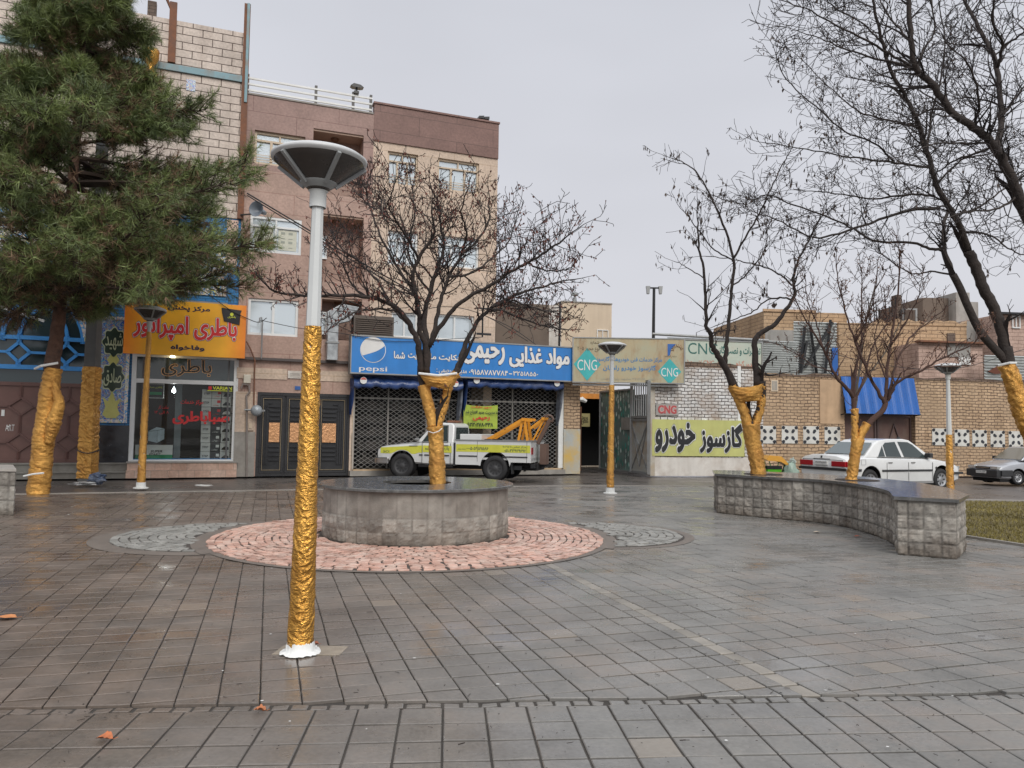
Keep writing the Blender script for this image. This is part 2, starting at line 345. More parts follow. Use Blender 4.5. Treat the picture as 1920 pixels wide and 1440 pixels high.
# ================================================================== the ground
g=MB(); g.quad((-400,-200,-.09),(400,-200,-.09),(400,600,-.09),(-400,600,-.09)); struct(g,'ground',mat('bare_ground',(.14,.12,.10),.9,var=.3,vs=.2))
FARE=[(-60,20.6-.39*60),(2.1,21.35),(5.6,21.6),(6.6,18.3)]            # far edge of the plaza (kerb)
def fare(x):
    for (a,b),(c,d) in zip(FARE,FARE[1:]):
        if a<=x<=c: return b+(d-b)*(x-a)/(c-a)
    return 18.0
g=MB()
pl=[(-60,-3),(40,-3),(40,18.3),(6.6,18.3),(5.6,21.6),(2.1,21.35),(-60,20.6-23.4)]
g.quad(*[(x,y,-.014) for x,y in [(-60,-12),(45,-12),(45,18.1),(6.6,18.1),(5.6,21.5),(2.1,21.25),(-60,-3)]]); struct(g,'paving_bed',M_MORT)
g=MB(); g.quad((-80,-40,-.05),(90,-40,-.05),(90,90,-.05),(-80,90,-.05)); struct(g,'road',M_ASPH)
g=MB()
for (a,b),(c,d) in zip(FARE,FARE[1:]): g.bar((a,b,-.05),(c,d,-.05),.12,.13)
g.bar((6.6,18.1,-.05),(60,18.1,-.05),.16,.17); struct(g,'kerb',M_CONC)
GRASS=[(60,17.95),(6.2,17.95),(6.45,13.6),(6.85,11.8),(7.2,10.8),(7.9,9.7),(9.3,8.6),(12,7.8),(60,6.5)]
def inpoly(p,poly):
    c=False; x,y=p
    for i in range(len(poly)):
        a,b=poly[i-1],poly[i]
        if (a[1]>y)!=(b[1]>y) and x<(b[0]-a[0])*(y-a[1])/(b[1]-a[1])+a[0]: c=not c
    return c
def clip(poly,nx,ny,d):
    """keep nx*x+ny*y>=d"""
    o=[]
    for i in range(len(poly)):
        a,b=poly[i-1],poly[i]; da=nx*a[0]+ny*a[1]-d; db=nx*b[0]+ny*b[1]-d
        if (da>=0)!=(db>=0): t=da/(da-db); o.append((a[0]+(b[0]-a[0])*t,a[1]+(b[1]-a[1])*t))
        if db>=0: o.append(b)
    return o
def slab(m,poly,z,gap=.006,ch=.006,tilt=None):
    n=len(poly); cx=sum(p[0] for p in poly)/n; cy=sum(p[1] for p in poly)/n
    if n<3: return
    def ins(p,k):
        dx,dy=cx-p[0],cy-p[1]; l=math.hypot(dx,dy) or 1; k=min(k*1.4,l*.45); return p[0]+dx/l*k,p[1]+dy/l*k
    tx,ty=tilt or (0,0); A=[ins(p,gap) for p in poly]; B=[ins(p,gap+ch) for p in poly]; b=len(m.v)
    m.v+=[(x,y,z-.02) for x,y in A]+[(x,y,z-.004+(x-cx)*tx+(y-cy)*ty) for x,y in A]+[(x,y,z+(x-cx)*tx+(y-cy)*ty) for x,y in B]
    m.f.append(tuple(range(b+2*n,b+3*n)))
    for L in (0,1): m.f+=[(b+L*n+i,b+L*n+(i+1)%n,b+(L+1)*n+(i+1)%n,b+(L+1)*n+i) for i in range(n)]
    m.m+=[0]*(1+2*n)
PC=Vector((-1.37,11.32)); RC=Vector((-1.40,11.02)); OVR=(Vector((1.28,11.5)),1.32); OVL=(Vector((-4.02,10.75)),1.40)
S=.226; th=R_(17.5); ax=(math.cos(th),math.sin(th)); ay=(-math.sin(th),math.cos(th))   # rows run away to the left
LN=(-math.sin(R_(4.7)),math.cos(R_(4.7)))     # border between near strip and main field
p0=G(960,1312); LD=LN[0]*p0.x+LN[1]*p0.y
rnd=random.Random(3)
mseam=MB(); m=MB(); SEAM=G(1215,1185); sk=round((SEAM.x*ax[0]+SEAM.y*ax[1])/S)
for i in range(-135,110):
    for j in range(-10,115):
        k=i*S; w=S
        x0,y0=i*S,j*S
        off=S*.5 if i>sk else 0
        e_=.0078; P=[((a*ax[0]+b*ay[0]),(a*ax[1]+b*ay[1])) for a,b in ((x0,y0+off*.3+e_),(x0+S,y0+off*.3+e_),(x0+S,y0+S+off*.3-e_),(x0,y0+S+off*.3-e_))]
        cx=sum(p[0] for p in P)/4; cy=sum(p[1] for p in P)/4
        if cy>fare(cx)-.05 or cy<3 or abs(cx)>.75*cy+5.5: continue
        if cy>17.9 and cx>5.6: continue
        if inpoly((cx,cy),GRASS): continue
        if (Vector((cx,cy))-RC).length<2.5 or (Vector((cx,cy))-OVR[0]).length<OVR[1]-.25 or (Vector((cx,cy))-OVL[0]).length<OVL[1]-.25: continue
        if LN[0]*cx+LN[1]*cy<LD+.25: P=clip(P,LN[0],LN[1],LD)
        if len(P)<3: continue
        area=abs(sum(P[q-1][0]*P[q][1]-P[q][0]*P[q-1][1] for q in range(len(P))))/2
        if area<.004: continue
        if i==sk and len(P)==4:
            h0=[P[0],((P[0][0]+P[1][0])/2,(P[0][1]+P[1][1])/2),((P[3][0]+P[2][0])/2,(P[3][1]+P[2][1])/2),P[3]]; h1=[h0[1],P[1],P[2],h0[2]]; slab(mseam,h1,rnd.gauss(0,.0015),gap=.003,ch=.005); P=h0
        slab(m,P,rnd.gauss(0,.0012)+.004*(LN[0]*cx+LN[1]*cy<LD+.3),gap=.0022+rnd.random()*.003,ch=.005,tilt=(rnd.gauss(0,.006),rnd.gauss(0,.006)))
struct(m,'plaza_paving',M_PAVE,recalc=False); struct(mseam,'plaza_seam_strip',mat('sandy_strip',(.235,.215,.185),.45,isl=.2,var=.25,vs=3),recalc=False)
m=MB(); t2=R_(4.7); bx=(math.cos(t2),math.sin(t2)); by=(-math.sin(t2),math.cos(t2)); u_o=(p0.x*bx[0]+p0.y*bx[1])
for i in range(-50,50):       # near strip of bigger slabs
    for j in range(1,22):
        a0=i*.232; b1=LD-.085-(j-1)*.232; b0=b1-.232
        P=[(a*bx[0]+b*by[0],a*bx[1]+b*by[1]) for a,b in ((a0,b0+.002),(a0+.232,b0+.002),(a0+.232,b1-.002),(a0,b1-.002))]
        if P[0][1]<-1.0 and abs(P[0][0])>6: continue
        slab(m,P,rnd.gauss(-.006,.0012),gap=.0045+rnd.random()*.002,ch=.005,tilt=(rnd.gauss(0,.006),rnd.gauss(0,.006)))
for i in range(-110,110):     # course of small bricks between the two fields
    a0=i*.105; P=[(a*bx[0]+b*by[0],a*bx[1]+b*by[1]) for a,b in ((a0,LD-.08),(a0+.10,LD-.08),(a0+.10,LD-.012),(a0,LD-.012))]
    slab(m,P,rnd.gauss(-.007,.002),gap=.005,ch=.006,tilt=(rnd.gauss(0,.04),rnd.gauss(0,.04)))
struct(m,'near_paving',M_PAVE,recalc=False)
# cobbled circles
def disk(m,c,r,z,n=90,skip=None):
    pts=[(c[0]+r*math.cos(2*math.pi*i/n),c[1]+r*math.sin(2*math.pi*i/n)) for i in range(n)]; m.quad(*[(x,y,z) for x,y in pts])
def cobbles(m,c,r0,r1,dr,w,z,keep,seed):
    q=random.Random(seed); r=r0
    while r+dr<=r1+.01:
        n=max(4,int(2*math.pi*r/w)); ph=q.random()*6
        for k in range(n):
            a0=ph+2*math.pi*k/n; a1=ph+2*math.pi*(k+1)/n; am=(a0+a1)/2
            if not keep(c[0]+(r+dr/2)*math.cos(am),c[1]+(r+dr/2)*math.sin(am)): continue
            j=lambda s:q.gauss(0,s); P=[(c[0]+(rr+j(.006))*math.cos(a+j(.006)),c[1]+(rr+j(.006))*math.sin(a+j(.006))) for rr,a in ((r,a0),(r+dr,a0),(r+dr,a1),(r,a1))]
            slab(m,P[::-1],z+j(.003),gap=.006+q.random()*.006,ch=.012,tilt=(j(.03),j(.03)))
        r+=dr
m=MB(); m.T=None
disk(m,RC,2.80,.0078); struct(m,'cobble_ring_bed',M_MORT2)
m=MB(); disk(m,OVR[0],OVR[1]+.10,.0035); disk(m,OVL[0],OVL[1]+.22,.0035); struct(m,'grey_cobble_bed',M_MORT2)
m=MB(); disk(m,RC,2.69,.0095); struct(m,'joint_sand',M_MORTD)
m=MB(); cobbles(m,RC,.98,2.72,.102,.135,.022,lambda x,y:(Vector((x,y))-PC).length>1.38,5); struct(m,'pink_cobble_paving',M_COBP,recalc=False)
m=MB(); far=lambda x,y:(Vector((x,y))-RC).length>2.90
for c,r in (OVR,OVL): 
    disk(m,c,r-.04,.0065)
    m.m[-1]=1
    cobbles(m,c,.10,r,.115,.15,.020,far,int(r*100))
struct(m,'grey_cobble_paving',[M_COBG,M_MORTD],recalc=False)
m=MB()
for i in range(240):
    a0,a1=math.pi*i/120,math.pi*(i+1)/120; e0=(RC.x+2.85*math.cos(a0),RC.y+2.85*math.sin(a0))
    if any((Vector(e0)-c).length<r+.12 for c,r in (OVR,OVL)): m.quad(*[(RC.x+q_*math.cos(a_),RC.y+q_*math.sin(a_),.0088) for q_,a_ in ((2.72,a0),(2.90,a0),(2.90,a1),(2.72,a1))])
struct(m,'mortar_border',M_MORT2)
# grass
g=MB(); g.quad(*[(x,y,.012) for x,y in GRASS]); struct(g,'lawn_soil',mat('lawn_soil',(.13,.105,.045),1,var=.35,vs=1.2))
m=MB(); q=random.Random(11)
for k in range(26000):
    Y=8+9.9*q.random(); X=Y*.5+q.random()*Y*.28
    if not inpoly((X,Y),GRASS): continue
    h=.02+.03*q.random(); a=q.random()*6.28; dx,dy=.007*math.cos(a),.007*math.sin(a); lx,ly=q.gauss(0,.018),q.gauss(0,.018)
    b=len(m.v); m.v+=[(X-dx,Y-dy,.012),(X+dx,Y+dy,.012),(X+lx,Y+ly,.012+h)]; m.f.append((b,b+1,b+2)); m.m.append(0)
o=m.build('grass',mat('winter_grass',(.20,.165,.045),.8,isl=.45,var=.35,vs=.8),recalc=False)
tag(o,'short yellowing winter grass beyond the curved planter','grass',None,'stuff')
g=MB()
for a,b in zip(GRASS[1:],GRASS[2:]): g.bar((*a,.0),(*b,.0),.07,.07)
struct(g,'lawn_kerb',M_CONC)
# rock-faced block wall along a path
def blockwall(th,name,path,z1,bw,bh,seed,depth=.022,closed=True,smoothtop=0):
    P=[Vector(p) for p in path]
    if closed: P=P+[P[0]]
    L=[0]
    for a,b in zip(P,P[1:]): L.append(L[-1]+(b-a).length)
    n=int(L[-1]/.022); rows=int(z1/.024); q=random.Random(seed); m=th.mb(); vs=[];cols=[]; k=0; rr={}
    nz=lambda x,y,z:noise.noise(Vector((x,y,z)))
    for i in range(n):
        s=L[-1]*i/n
        while L[k+1]<s: k+=1
        t=(s-L[k])/(L[k+1]-L[k]); p=P[k].lerp(P[k+1],t); d=(P[k+1]-P[k]).normalized(); nv=Vector((d.y,-d.x))
        for j in range(rows+1):
            z=z1*j/rows; sj=s+nz(s*5,z*5,seed+9)*.012; zj=z+nz(s*5,z*5,seed+5)*.010; bj=max(0,int(zj/bh)); sh=0; top=smoothtop and bj>=2; bi=int(sj/bw); fx=(sj/bw)%1; fz=(zj/bh)%1
            if top: fz=min(.999,max(.001,(zj-2*bh)/(z1-2*bh))); bj=2
            if (bi,bj) not in rr: rr[bi,bj]=(q.random(),q.random())
            r1,r2=rr[bi,bj]; ex=min(fx,1-fx)*bw; ez=min(fz,1-fz)*bh; e=min(ex,ez); g_=min(1,e/(.012 if smoothtop else .024))
            pil=(math.sin(math.pi*fx)*math.sin(math.pi*fz))**.25 if 0<fx<1 and 0<fz<1 else 0
            D=(g_*(.25+.75*pil)*(.55+.6*r1)*depth+nz(s*14,z*14,seed)*depth*.9*g_+nz(s*36,z*36,seed)*depth*.5)*(0.15 if top else 1)
            if j>=rows-0: D=0
            w=p+nv*D; vs.append((w.x,w.y,z)); c=((.72+.28*g_) if smoothtop else (.5+.5*g_))*(.75+.5*r2*(.3 if top else 1)); c*=.9+.25*nz(s*9,z*9,seed+3); cols.append(c)
    fs=[(i*(rows+1)+j,((i+1)%n)*(rows+1)+j,((i+1)%n)*(rows+1)+j+1,i*(rows+1)+j+1) for i in range(n) for j in range(rows)]
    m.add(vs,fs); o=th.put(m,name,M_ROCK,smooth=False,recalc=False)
    at_=o.data.attributes.new('Col','FLOAT','POINT'); at_.data.foreach_set('value',cols); return o
def rockmat():
    m,t,b=nodes('rock_face'); a=nn(t,'ShaderNodeAttribute',attribute_name='Col').outputs[2]; c=coords(t)
    n1=nn(t,'ShaderNodeTexNoise',{0:c,'Scale':1.7,'Detail':7,'Roughness':.7}).outputs[0]
    o=mul(t,(.235,.205,.175,1),(.41,.385,.34,1),'MIX',rng(t,n1,0,1,.35,.65))
    o=mul(t,o,nn(t,'ShaderNodeCombineColor',{0:a,1:a,2:a}).outputs[0]); 
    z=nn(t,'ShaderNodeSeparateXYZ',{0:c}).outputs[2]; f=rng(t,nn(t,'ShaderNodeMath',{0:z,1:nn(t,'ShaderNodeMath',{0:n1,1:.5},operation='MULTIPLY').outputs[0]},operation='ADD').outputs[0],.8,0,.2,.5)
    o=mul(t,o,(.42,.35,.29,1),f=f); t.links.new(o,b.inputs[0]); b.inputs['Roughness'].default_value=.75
    bump(t,b,nn(t,'ShaderNodeTexNoise',{0:c,'Scale':60,'Detail':4}).outputs[0],.7,.006); return m
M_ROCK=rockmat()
def rot(a): return Matrix.Rotation(a,4,'Z')
# round planter
t=Th('round_planter','round grey stone planter with polished granite rim on pink cobbles','planter',None,(PC.x,PC.y,0))
blockwall(t,'stone_wall',[(PC.x+1.33*math.cos(-2*math.pi*i/64),PC.y+1.33*math.sin(-2*math.pi*i/64)) for i in range(64)][::-1],.70,.195,.175,4,.014,smoothtop=.42)
m=t.mb(); R0,R1=.50,1.41
m.lathe([(R0,.70),(R1-.01,.70),(R1,.705),(R1,.735),(R1-.008,.742),(R0,.742),(R0,.70)],72,(PC.x,PC.y,0)); t.put(m,'granite_rim',M_GRAN)
m=t.mb(); disk(m,PC,1.25,.62); t.put(m,'soil_bed',M_SOIL)
# curved planter
cp=[G(1345,962),G(1452,973),G(1523,979),G(1577,987),G(1630,1001),G(1672,1019),G(1684,1040),G(1794,1049)]
cp=[Vector((p.x,p.y)) for p in cp]
back=[Vector((cp[-1].x+.55,cp[-1].y+.75)),Vector((6.55,11.6)),Vector((6.75,13.0)),Vector((6.5,14.3)),Vector((5.8,15.2)),Vector((4.7,15.9)),Vector((4.2,15.9))]
pr=[]
for a,b,c_,d in zip([cp[0]]+cp[:5],cp[:6],cp[1:7],cp[2:7]+[cp[6]]):
    for k in range(6):
        u=k/6; pr.append(.5*((2*b)+(c_-a)*u+(2*a-5*b+4*c_-d)*u*u+(3*b-a-3*c_+d)*u**3))
pr+=[cp[6],cp[7]]
outl=pr+back
t=Th('curved_planter','long curved planter wall of rough grey blocks with wet granite top','planter',None,(5.4,12.6,0))
blockwall(t,'stone_wall',[tuple(p) for p in outl],.70,.185,.172,9,.017)
def inset(poly,k):
    o=[]; n=len(poly)
    for i in range(n):
        a,b,c_=poly[i-1],poly[i],poly[(i+1)%n]; d1=(b-a).normalized(); d2=(c_-b).normalized(); nv=Vector((d1.y+d2.y,-d1.x-d2.x)).normalized(); o.append(b+nv*k)
    return o
m=t.mb(); m.prism([tuple(p) for p in inset(outl,.055)],2,.702,.745); t.put(m,'granite_top',M_GRAN)
m=t.mb()
for x,y,r in ((4.78,14.62,.36),(5.95,13.25,.36)): disk(m,(x,y),r,.7495,20)
t.put(m,'soil_bed',M_SOIL)
# planter corner at the left edge of the frame
a=G(25,966); t=Th('stone_planter','low pale stone block planter end beside the leaning pine','planter',None,(a.x-.5,a.y+.4,0))
blockwall(t,'stone_wall',[(a.x-1.3,a.y),(a.x,a.y),(a.x-.85,a.y+1.2),(a.x-1.6,a.y+1.2)],.72,.24,.24,12,.014)
m=t.mb(); m.prism([(a.x-1.35,a.y-.03),(a.x+.03,a.y-.03),(a.x-.84,a.y+1.23),(a.x-1.65,a.y+1.23)],2,.72,.76); t.put(m,'stone_top',mat('pale_stone',(.42,.39,.35),.5,var=.15))
# ================================================================== building materials
M_BLOCK=brick('cream_block',(.66,.57,.50),(.58,.50,.44),(.13,.10,.085),.56,.235,.014,.7,streak=.25,warp=.012)
M_PINK=brick('pink_cladding',(.445,.305,.25),(.415,.285,.23),(.30,.17,.135),2.6,.62,.010,.15,.5,streak=.12,warp=.0)
M_MAUVE=brick('mauve_cladding',(.335,.222,.19),(.315,.207,.178),(.20,.115,.10),2.6,.62,.010,.15,.5,streak=.1,warp=.0)
M_BEIGE=brick('beige_cladding',(.61,.48,.375),(.57,.45,.35),(.45,.33,.23),2.6,.62,.010,.15,.5,streak=.12,warp=.0)
M_BROWNB=brick('brown_cladding',(.225,.135,.115),(.21,.125,.105),(.12,.075,.065),2.6,.62,.010,.15,.5,streak=.1,warp=.0)
M_TAN=brick('tan_brick',(.58,.415,.27),(.48,.335,.215),(.16,.115,.08),.27,.112,.014,1.0,streak=.5,warp=.055,dist=.03,stain=(.40,.29,.19),sl=.7)
M_TAN2=brick('ochre_brick',(.52,.37,.235),(.45,.31,.19),(.24,.165,.11),.5,.16,.012,.7,streak=.4,warp=.02,dist=.02)
M_PKB=brick('pinkish_brick',(.55,.40,.33),(.50,.36,.30),(.32,.22,.18),.5,.16,.012,.5,streak=.3,warp=.01)
M_WHB=brick('whitewashed_brick',(.74,.74,.73),(.62,.60,.57),(.10,.085,.075),.25,.112,.013,1.0,streak=.4,warp=.05,stain=(.34,.26,.20),sl=.85,dist=.03)
M_DKB=brick('dark_brick',(.17,.13,.105),(.14,.105,.085),(.08,.065,.055),.3,.1,.01,.5)
M_GLZ=brick('blue_glazed_brick',(.06,.25,.52),(.05,.20,.44),(.03,.10,.22),.4,.085,.008,.5,.25,streak=.1)
M_PLAST=mat('stained_plaster',(.66,.63,.58),.85,var=.12,vs=1.2,bmp=.3,dirt=(.33,.25,.19),dl=.75,streak=.4)
M_CREAM=mat('cream_render',(.63,.52,.39),.85,var=.06,vs=.7,streak=.25)
M_BROWNR=mat('brown_brick_gable',(.16,.125,.10),.9,var=.15)
M_GREYP=mat('grey_render',(.33,.32,.30),.9,var=.2,streak=.5)
M_MUDP=mat('mud_plaster',(.50,.345,.215),.9,var=.18,vs=1.5,streak=.5,bmp=.3)
M_ALU=mat('white_window_frame',(.72,.73,.72),.35,var=.03)
M_TANF=mat('tan_window_frame',(.55,.44,.32),.5,var=.05)
def glassmat(name,col,r=.03,refl=.8):
    m,t,b=nodes(name); _m[name]=m; b.inputs[0].default_value=(*col,1); b.inputs['Roughness'].default_value=r; b.inputs['Metallic'].default_value=refl; b.inputs['Specular IOR Level'].default_value=.8; return m
M_WGL=glassmat('mirroring_glass',(.70,.77,.80),.10,.45)
M_DGL=glassmat('dark_glass',(.05,.065,.065),.04,.0)
def clearglass():
    m,t,b=nodes('clear_glass'); tr=nn(t,'ShaderNodeBsdfTransparent',{0:(.9,.92,.91,1)}); gl=nn(t,'ShaderNodeBsdfGlossy',{'Roughness':.02}); fr=nn(t,'ShaderNodeFresnel',{0:1.5}); f=nn(t,'ShaderNodeMath',{0:fr.outputs[0],1:.45},operation='MULTIPLY'); mx_=nn(t,'ShaderNodeMixShader',{0:f.outputs[0],1:tr.outputs[0],2:gl.outputs[0]}); t.links.new(mx_.outputs[0],t.nodes['Material Output'].inputs[0]); return m
M_CGL=clearglass()
def window(th,u0,u1,z0,z1,v,fm,kind='tp2',rec=.12,fw=.07,gl=None,parent=None,name='window'):
    m=th.mb(); a,b=v+rec-.05,v+rec+.02
    m.box(u0,u1,a,b,z0,z0+fw); m.box(u0,u1,a,b,z1-fw,z1); m.box(u0,u0+fw,a,b,z0+fw,z1-fw); m.box(u1-fw,u1,a,b,z0+fw,z1-fw)
    g=th.mb(); g.box(u0+fw,u1-fw,v+rec+.021,v+rec+.03,z0+fw,z1-fw)
    if kind[0]=='t':
        zt=z1-(z1-z0)*.27; m.box(u0+fw,u1-fw,a+.004,b-.004,zt-fw*.4,zt+fw*.4); um=(u0+u1)/2; m.box(um-fw*.35,um+fw*.35,a+.006,b-.006,zt+fw*.4,z1-fw)
    else: zt=z1-fw
    k=int(kind[-1]); zz=zt-fw*.4 if kind[0]=='t' else zt
    for i in range(1,k): x=u0+(u1-u0)*i/k; m.box(x-fw*.5,x+fw*.5,a+.008,b-.008,z0+fw,zz)
    if kind[1]=='r':   # balcony-style rails low in the window
        for zz_ in (.12,.2,.28): m.box(u0+fw,u1-fw,a-.02,a-.008,z0+(z1-z0)*zz_,z0+(z1-z0)*zz_+.02)
    f=th.put(m,name,fm,parent); th.put(g,'glass',gl or M_WGL,f); return f
# ================================================================== LEFT: tiled building with the battery shop
ur=FA.p(456,300)[0]; ul=FA.p(-330,700)[0]
t=Th('tiled_building','tall building of cream blocks above blue mosaic tilework and a brown metal gate','building',FA,((ul+ur)/2,0,0))
zt=13.55
zb=FA.p(420,408)[1]             # bottom of bare blocks = top of tile zone
SH=FA.r(250,668,440,860)        # shop opening
GA=FA.r(-330,705,157,868)       # gate
AW=FA.r(-60,478,160,703)        # arched window field
m=t.mb(); wallh(m,ul,ur,zb,zt,0,.35,[]); t.put(m,'block_wall',M_BLOCK)
m=t.mb(); wallh(m,ul,ur,.0,zb,.02,.35,[(SH[0],SH[1],SH[2],SH[3]),(ul+.5,GA[1],.42,AW[3]-.05)]); t.put(m,'lower_wall',M_GLZ)
m=t.mb(); m.box(ul,ul+.3,.35,14,0,zt); m.box(ur-.3,ur-.002,.35,14,0,zt); m.box(ul,ur,14,14.3,0,zt); m.box(ul+.3,ur-.3,.35,14,11.2,11.4); t.put(m,'shell',M_BLOCK)
# steel frame on the facade
cu=FA.p(455,300)[0]
m=t.mb(); m.box(cu-.1,cu+.08,-.10,0.0,zb,zt+.9); t.put(m,'steel_column',M_RUST)
a=FA.r(318,30,325,118); m=t.mb(); m.box(a[0],a[1]+.05,-.08,0,FA.p(322,118)[1],FA.p(322,5)[1]); m.bar((a[0]+.05,-.04,FA.p(322,20)[1]),(a[0]-.6,-.3,zt+1.6),.06); t.put(m,'steel_post',M_RUST)
bz=FA.p(455,147)[1]; m=t.mb(); m.box(ul,cu-.1,-.07,0,bz-.14,bz+.05); t.put(m,'steel_beam',M_TEAL)
m=t.mb(); m.box(cu-.02,cu+.06,-.14,-.10,zt-2.2,zt+.9); t.put(m,'steel_angle',M_TEAL)
m=t.mb(); m.box(FA.p(285,0)[0]-.12,FA.p(285,0)[0]+.12,.1,.3,zt,zt+.5); t.put(m,'chimney_stub',M_DKB)
# mosaic
def mosaic(name,cols,sc,w=None):
    m,tt,b=nodes(name); c=coords(tt,sw=True,sc=(sc*.45,sc*.45,1)); _m[name]=m
    wv=nn(tt,'ShaderNodeTexVoronoi',{0:c,'Scale':2.2,'Randomness':.35},feature='SMOOTH_F1'); n=nn(tt,'ShaderNodeTexNoise',{0:c,'Scale':3,'Detail':3,'Distortion':3})
    r=nn(tt,'ShaderNodeValToRGB',{0:nn(tt,'ShaderNodeMath',{0:nn(tt,'ShaderNodeMath',{0:wv.outputs[0],1:4.0},operation='MULTIPLY').outputs[0],1:nn(tt,'ShaderNodeMath',{0:n.outputs[0],1:3.0},operation='MULTIPLY').outputs[0]},operation='ADD').outputs[0]})
    r2=nn(tt,'ShaderNodeMath',{0:r.inputs[0].links[0].from_socket},operation='FRACT').outputs[0]; tt.links.new(r2,r.inputs[0]); cr=r.color_ramp; cr.interpolation='CONSTANT'
    cr.elements[0].color=(*cols[0],1); cr.elements[1].position=1/len(cols); cr.elements[1].color=(*cols[1],1)
    for i,q in enumerate(cols[2:],2): cr.elements.new(i/len(cols)).color=(*q,1)
    tt.links.new(r.outputs[0],b.inputs[0]); b.inputs['Roughness'].default_value=.2; b.inputs['Coat Weight'].default_value=.3; return m
M_MOS=mosaic('floral_mosaic',[(.05,.10,.42),(.06,.13,.45),(.60,.60,.55),(.05,.22,.50),(.45,.42,.16),(.05,.09,.35),(.50,.28,.16),(.10,.35,.45)],2.2)
M_MOSL=mosaic('pale_mosaic',[(.66,.60,.55),(.10,.35,.66),(.62,.42,.32),(.70,.68,.62),(.08,.30,.60),(.60,.58,.22),(.68,.62,.56)],1.6)
M_CALD=mat('dark_green_tile',(.035,.055,.04),.2,var=.2)
M_CALW=mat('pale_green_tile',(.48,.52,.34),.3)
M_YEL=mat('yellow_tile',(.52,.50,.16),.3)
def frame_(m,r,w,v0,v1):
    a,b,c,d=r; m.box(a,b,v0,v1,c,c+w); m.box(a,b,v0,v1,d-w,d); m.box(a,a+w,v0,v1,c+w,d-w); m.box(b-w,b,v0,v1,c+w,d-w)
# narrow vertical calligraphy panel
r=FA.r(186,592,238,793)
p=t.mb(); p.box(r[0]+.05,r[1]-.05,-.03,.02,r[2]+.05,r[3]); pn=t.put(p,'mosaic_panel',M_MOS)
p=t.mb(); frame_(p,r,.09,-.045,-.028); t.put(p,'mosaic_border',M_MOSL,pn)
cx=(r[0]+r[1])/2; w=(r[1]-r[0])
p=t.mb(); lob=lambda cz,rx,rz,v: p.quad(*[(cx+rx*(1+.10*math.cos(8*q))*math.cos(q),v,cz+rz*(1+.10*math.cos(8*q))*math.sin(q)) for q in [2*math.pi*i/64 for i in range(64)]])
zs=[FA.p(212,y)[1] for y in (642,707)]
for z in zs: lob(z,w*.36,.42,-.032)
t.put(p,'medallion_rim',M_CALW,pn)
p=t.mb()
for z in zs: lob(z,w*.33,.38,-.036)
t.put(p,'medallion',M_CALD,pn)
p=t.mb(); text(p,'شهید',cx-w*.27,cx+w*.27,zs[0]-.22,zs[0]+.26,-.041,.015); t.put(p,'tile_calligraphy',M_CALW,pn); p=t.mb(); text(p,'صادق',cx-w*.27,cx+w*.27,zs[1]-.26,zs[1]+.24,-.041,.015); t.put(p,'tile_calligraphy',M_CALW,pn)
p=t.mb(); zz=FA.p(212,760)[1]; p.quad(*[(cx+a_*w*.3,-.034,zz+b_) for a_,b_ in ((-.9,-.25),(-.5,-.36),(.5,-.36),(.9,-.25),(.6,-.05),(.95,.22),(.4,.12),(0,.42),(-.4,.12),(-.95,.22),(-.6,-.05))]); disc(p,cx,FA.p(212,675)[1],.16,-.034,6); t.put(p,'vase_motif',M_YEL,pn)
# frieze above the shop and arch
r=FA.r(120,412,424,556); p=t.mb(); p.box(r[0],r[1],-.03,.02,r[2],r[3]); t.put(p,'mosaic_frieze',M_MOSL)
p=t.mb(); r2=FA.r(-330,408,186,478); p.box(r2[0],r2[1],-.026,.02,AW[3]-.02,zb); t.put(p,'mosaic_spandrel',M_MOSL)
for (x0,x1,y0,y1) in ((426,444,412,500),):
    r=FA.r(x0,y0,x1,y1); p=t.mb(); p.box(r[0],r[1],-.04,.02,r[2],r[3]); po=t.put(p,'diamond_mosaic',mat('salmon_tile',(.60,.42,.33),.3))
    p=t.mb(); k=.055; cu_=(r[0]+r[1])/2; h_=(r[1]-r[0])/2
    n_=int((r[3]-r[2])/k)
    for i in range(n_):
        z=r[2]+i*k
        for s_ in (-1,1):
            for ph in (0,.5):
                ph_=((i*k)/(2*h_)+ph)%1; x=cu_+s_*h_*(1-abs(2*ph_-1)); p.box(min(x,r[1]-.02)-.02,min(x,r[1]-.02)+.02,-.046,-.039,z,z+.035)
    t.put(p,'diamond_pattern',mat('black_tile',(.02,.02,.03),.3),po)
gr=FA.r(240,556,440,575); p=t.mb(); p.box(gr[0],gr[1]-.2,-.05,0.02,gr[2]-.1,gr[3]); t.put(p,'grey_fascia',M_GREYP)
r=FA.r(210,150,300,172); 
for x0,x1 in ((178,210),(245,262),(350,366)):
    r=FA.r(x0,148,x1,172); p=t.mb(); p.box(r[0],r[1],-.02,.0,r[2],r[3]); t.put(p,'blue_tile_patch',M_MOS)
# arched window
p=t.mb(); u0,u1,z0,z1=AW; cxa=FA.p(60,600)[0]; zs_=FA.p(100,635)[1]; zc=FA.p(100,690)[1]; fw=.11
glz=t.mb(); glz.box(ul+.5,GA[1],.14,.16,GA[3],z1-.03)
p.box(ul+.5,GA[1],.02,.12,zc-.06,zc+.06); p.box(ul+.5,GA[1],.02,.12,zs_-.055,zs_+.055)
wB=FA.p(160,600)[0]
xm=[FA.p(x,640)[0] for x in (35,125)]; zmid=(zs_+zc)/2
for x in xm+[xm[0]-(xm[1]-xm[0])]:
    d=.27
    p.bar((x,.07,zs_),(x,.07,zmid+d),.09); p.bar((x,.07,zc),(x,.07,zmid-d),.09)
    for a_,b_ in (((x-d,zmid),(x,zmid+d)),((x,zmid+d),(x+d,zmid)),((x+d,zmid),(x,zmid-d)),((x,zmid-d),(x-d,zmid))): p.bar((a_[0],.07,a_[1]),(b_[0],.07,b_[1]),.08)
hx=(xm[1]-xm[0])/2
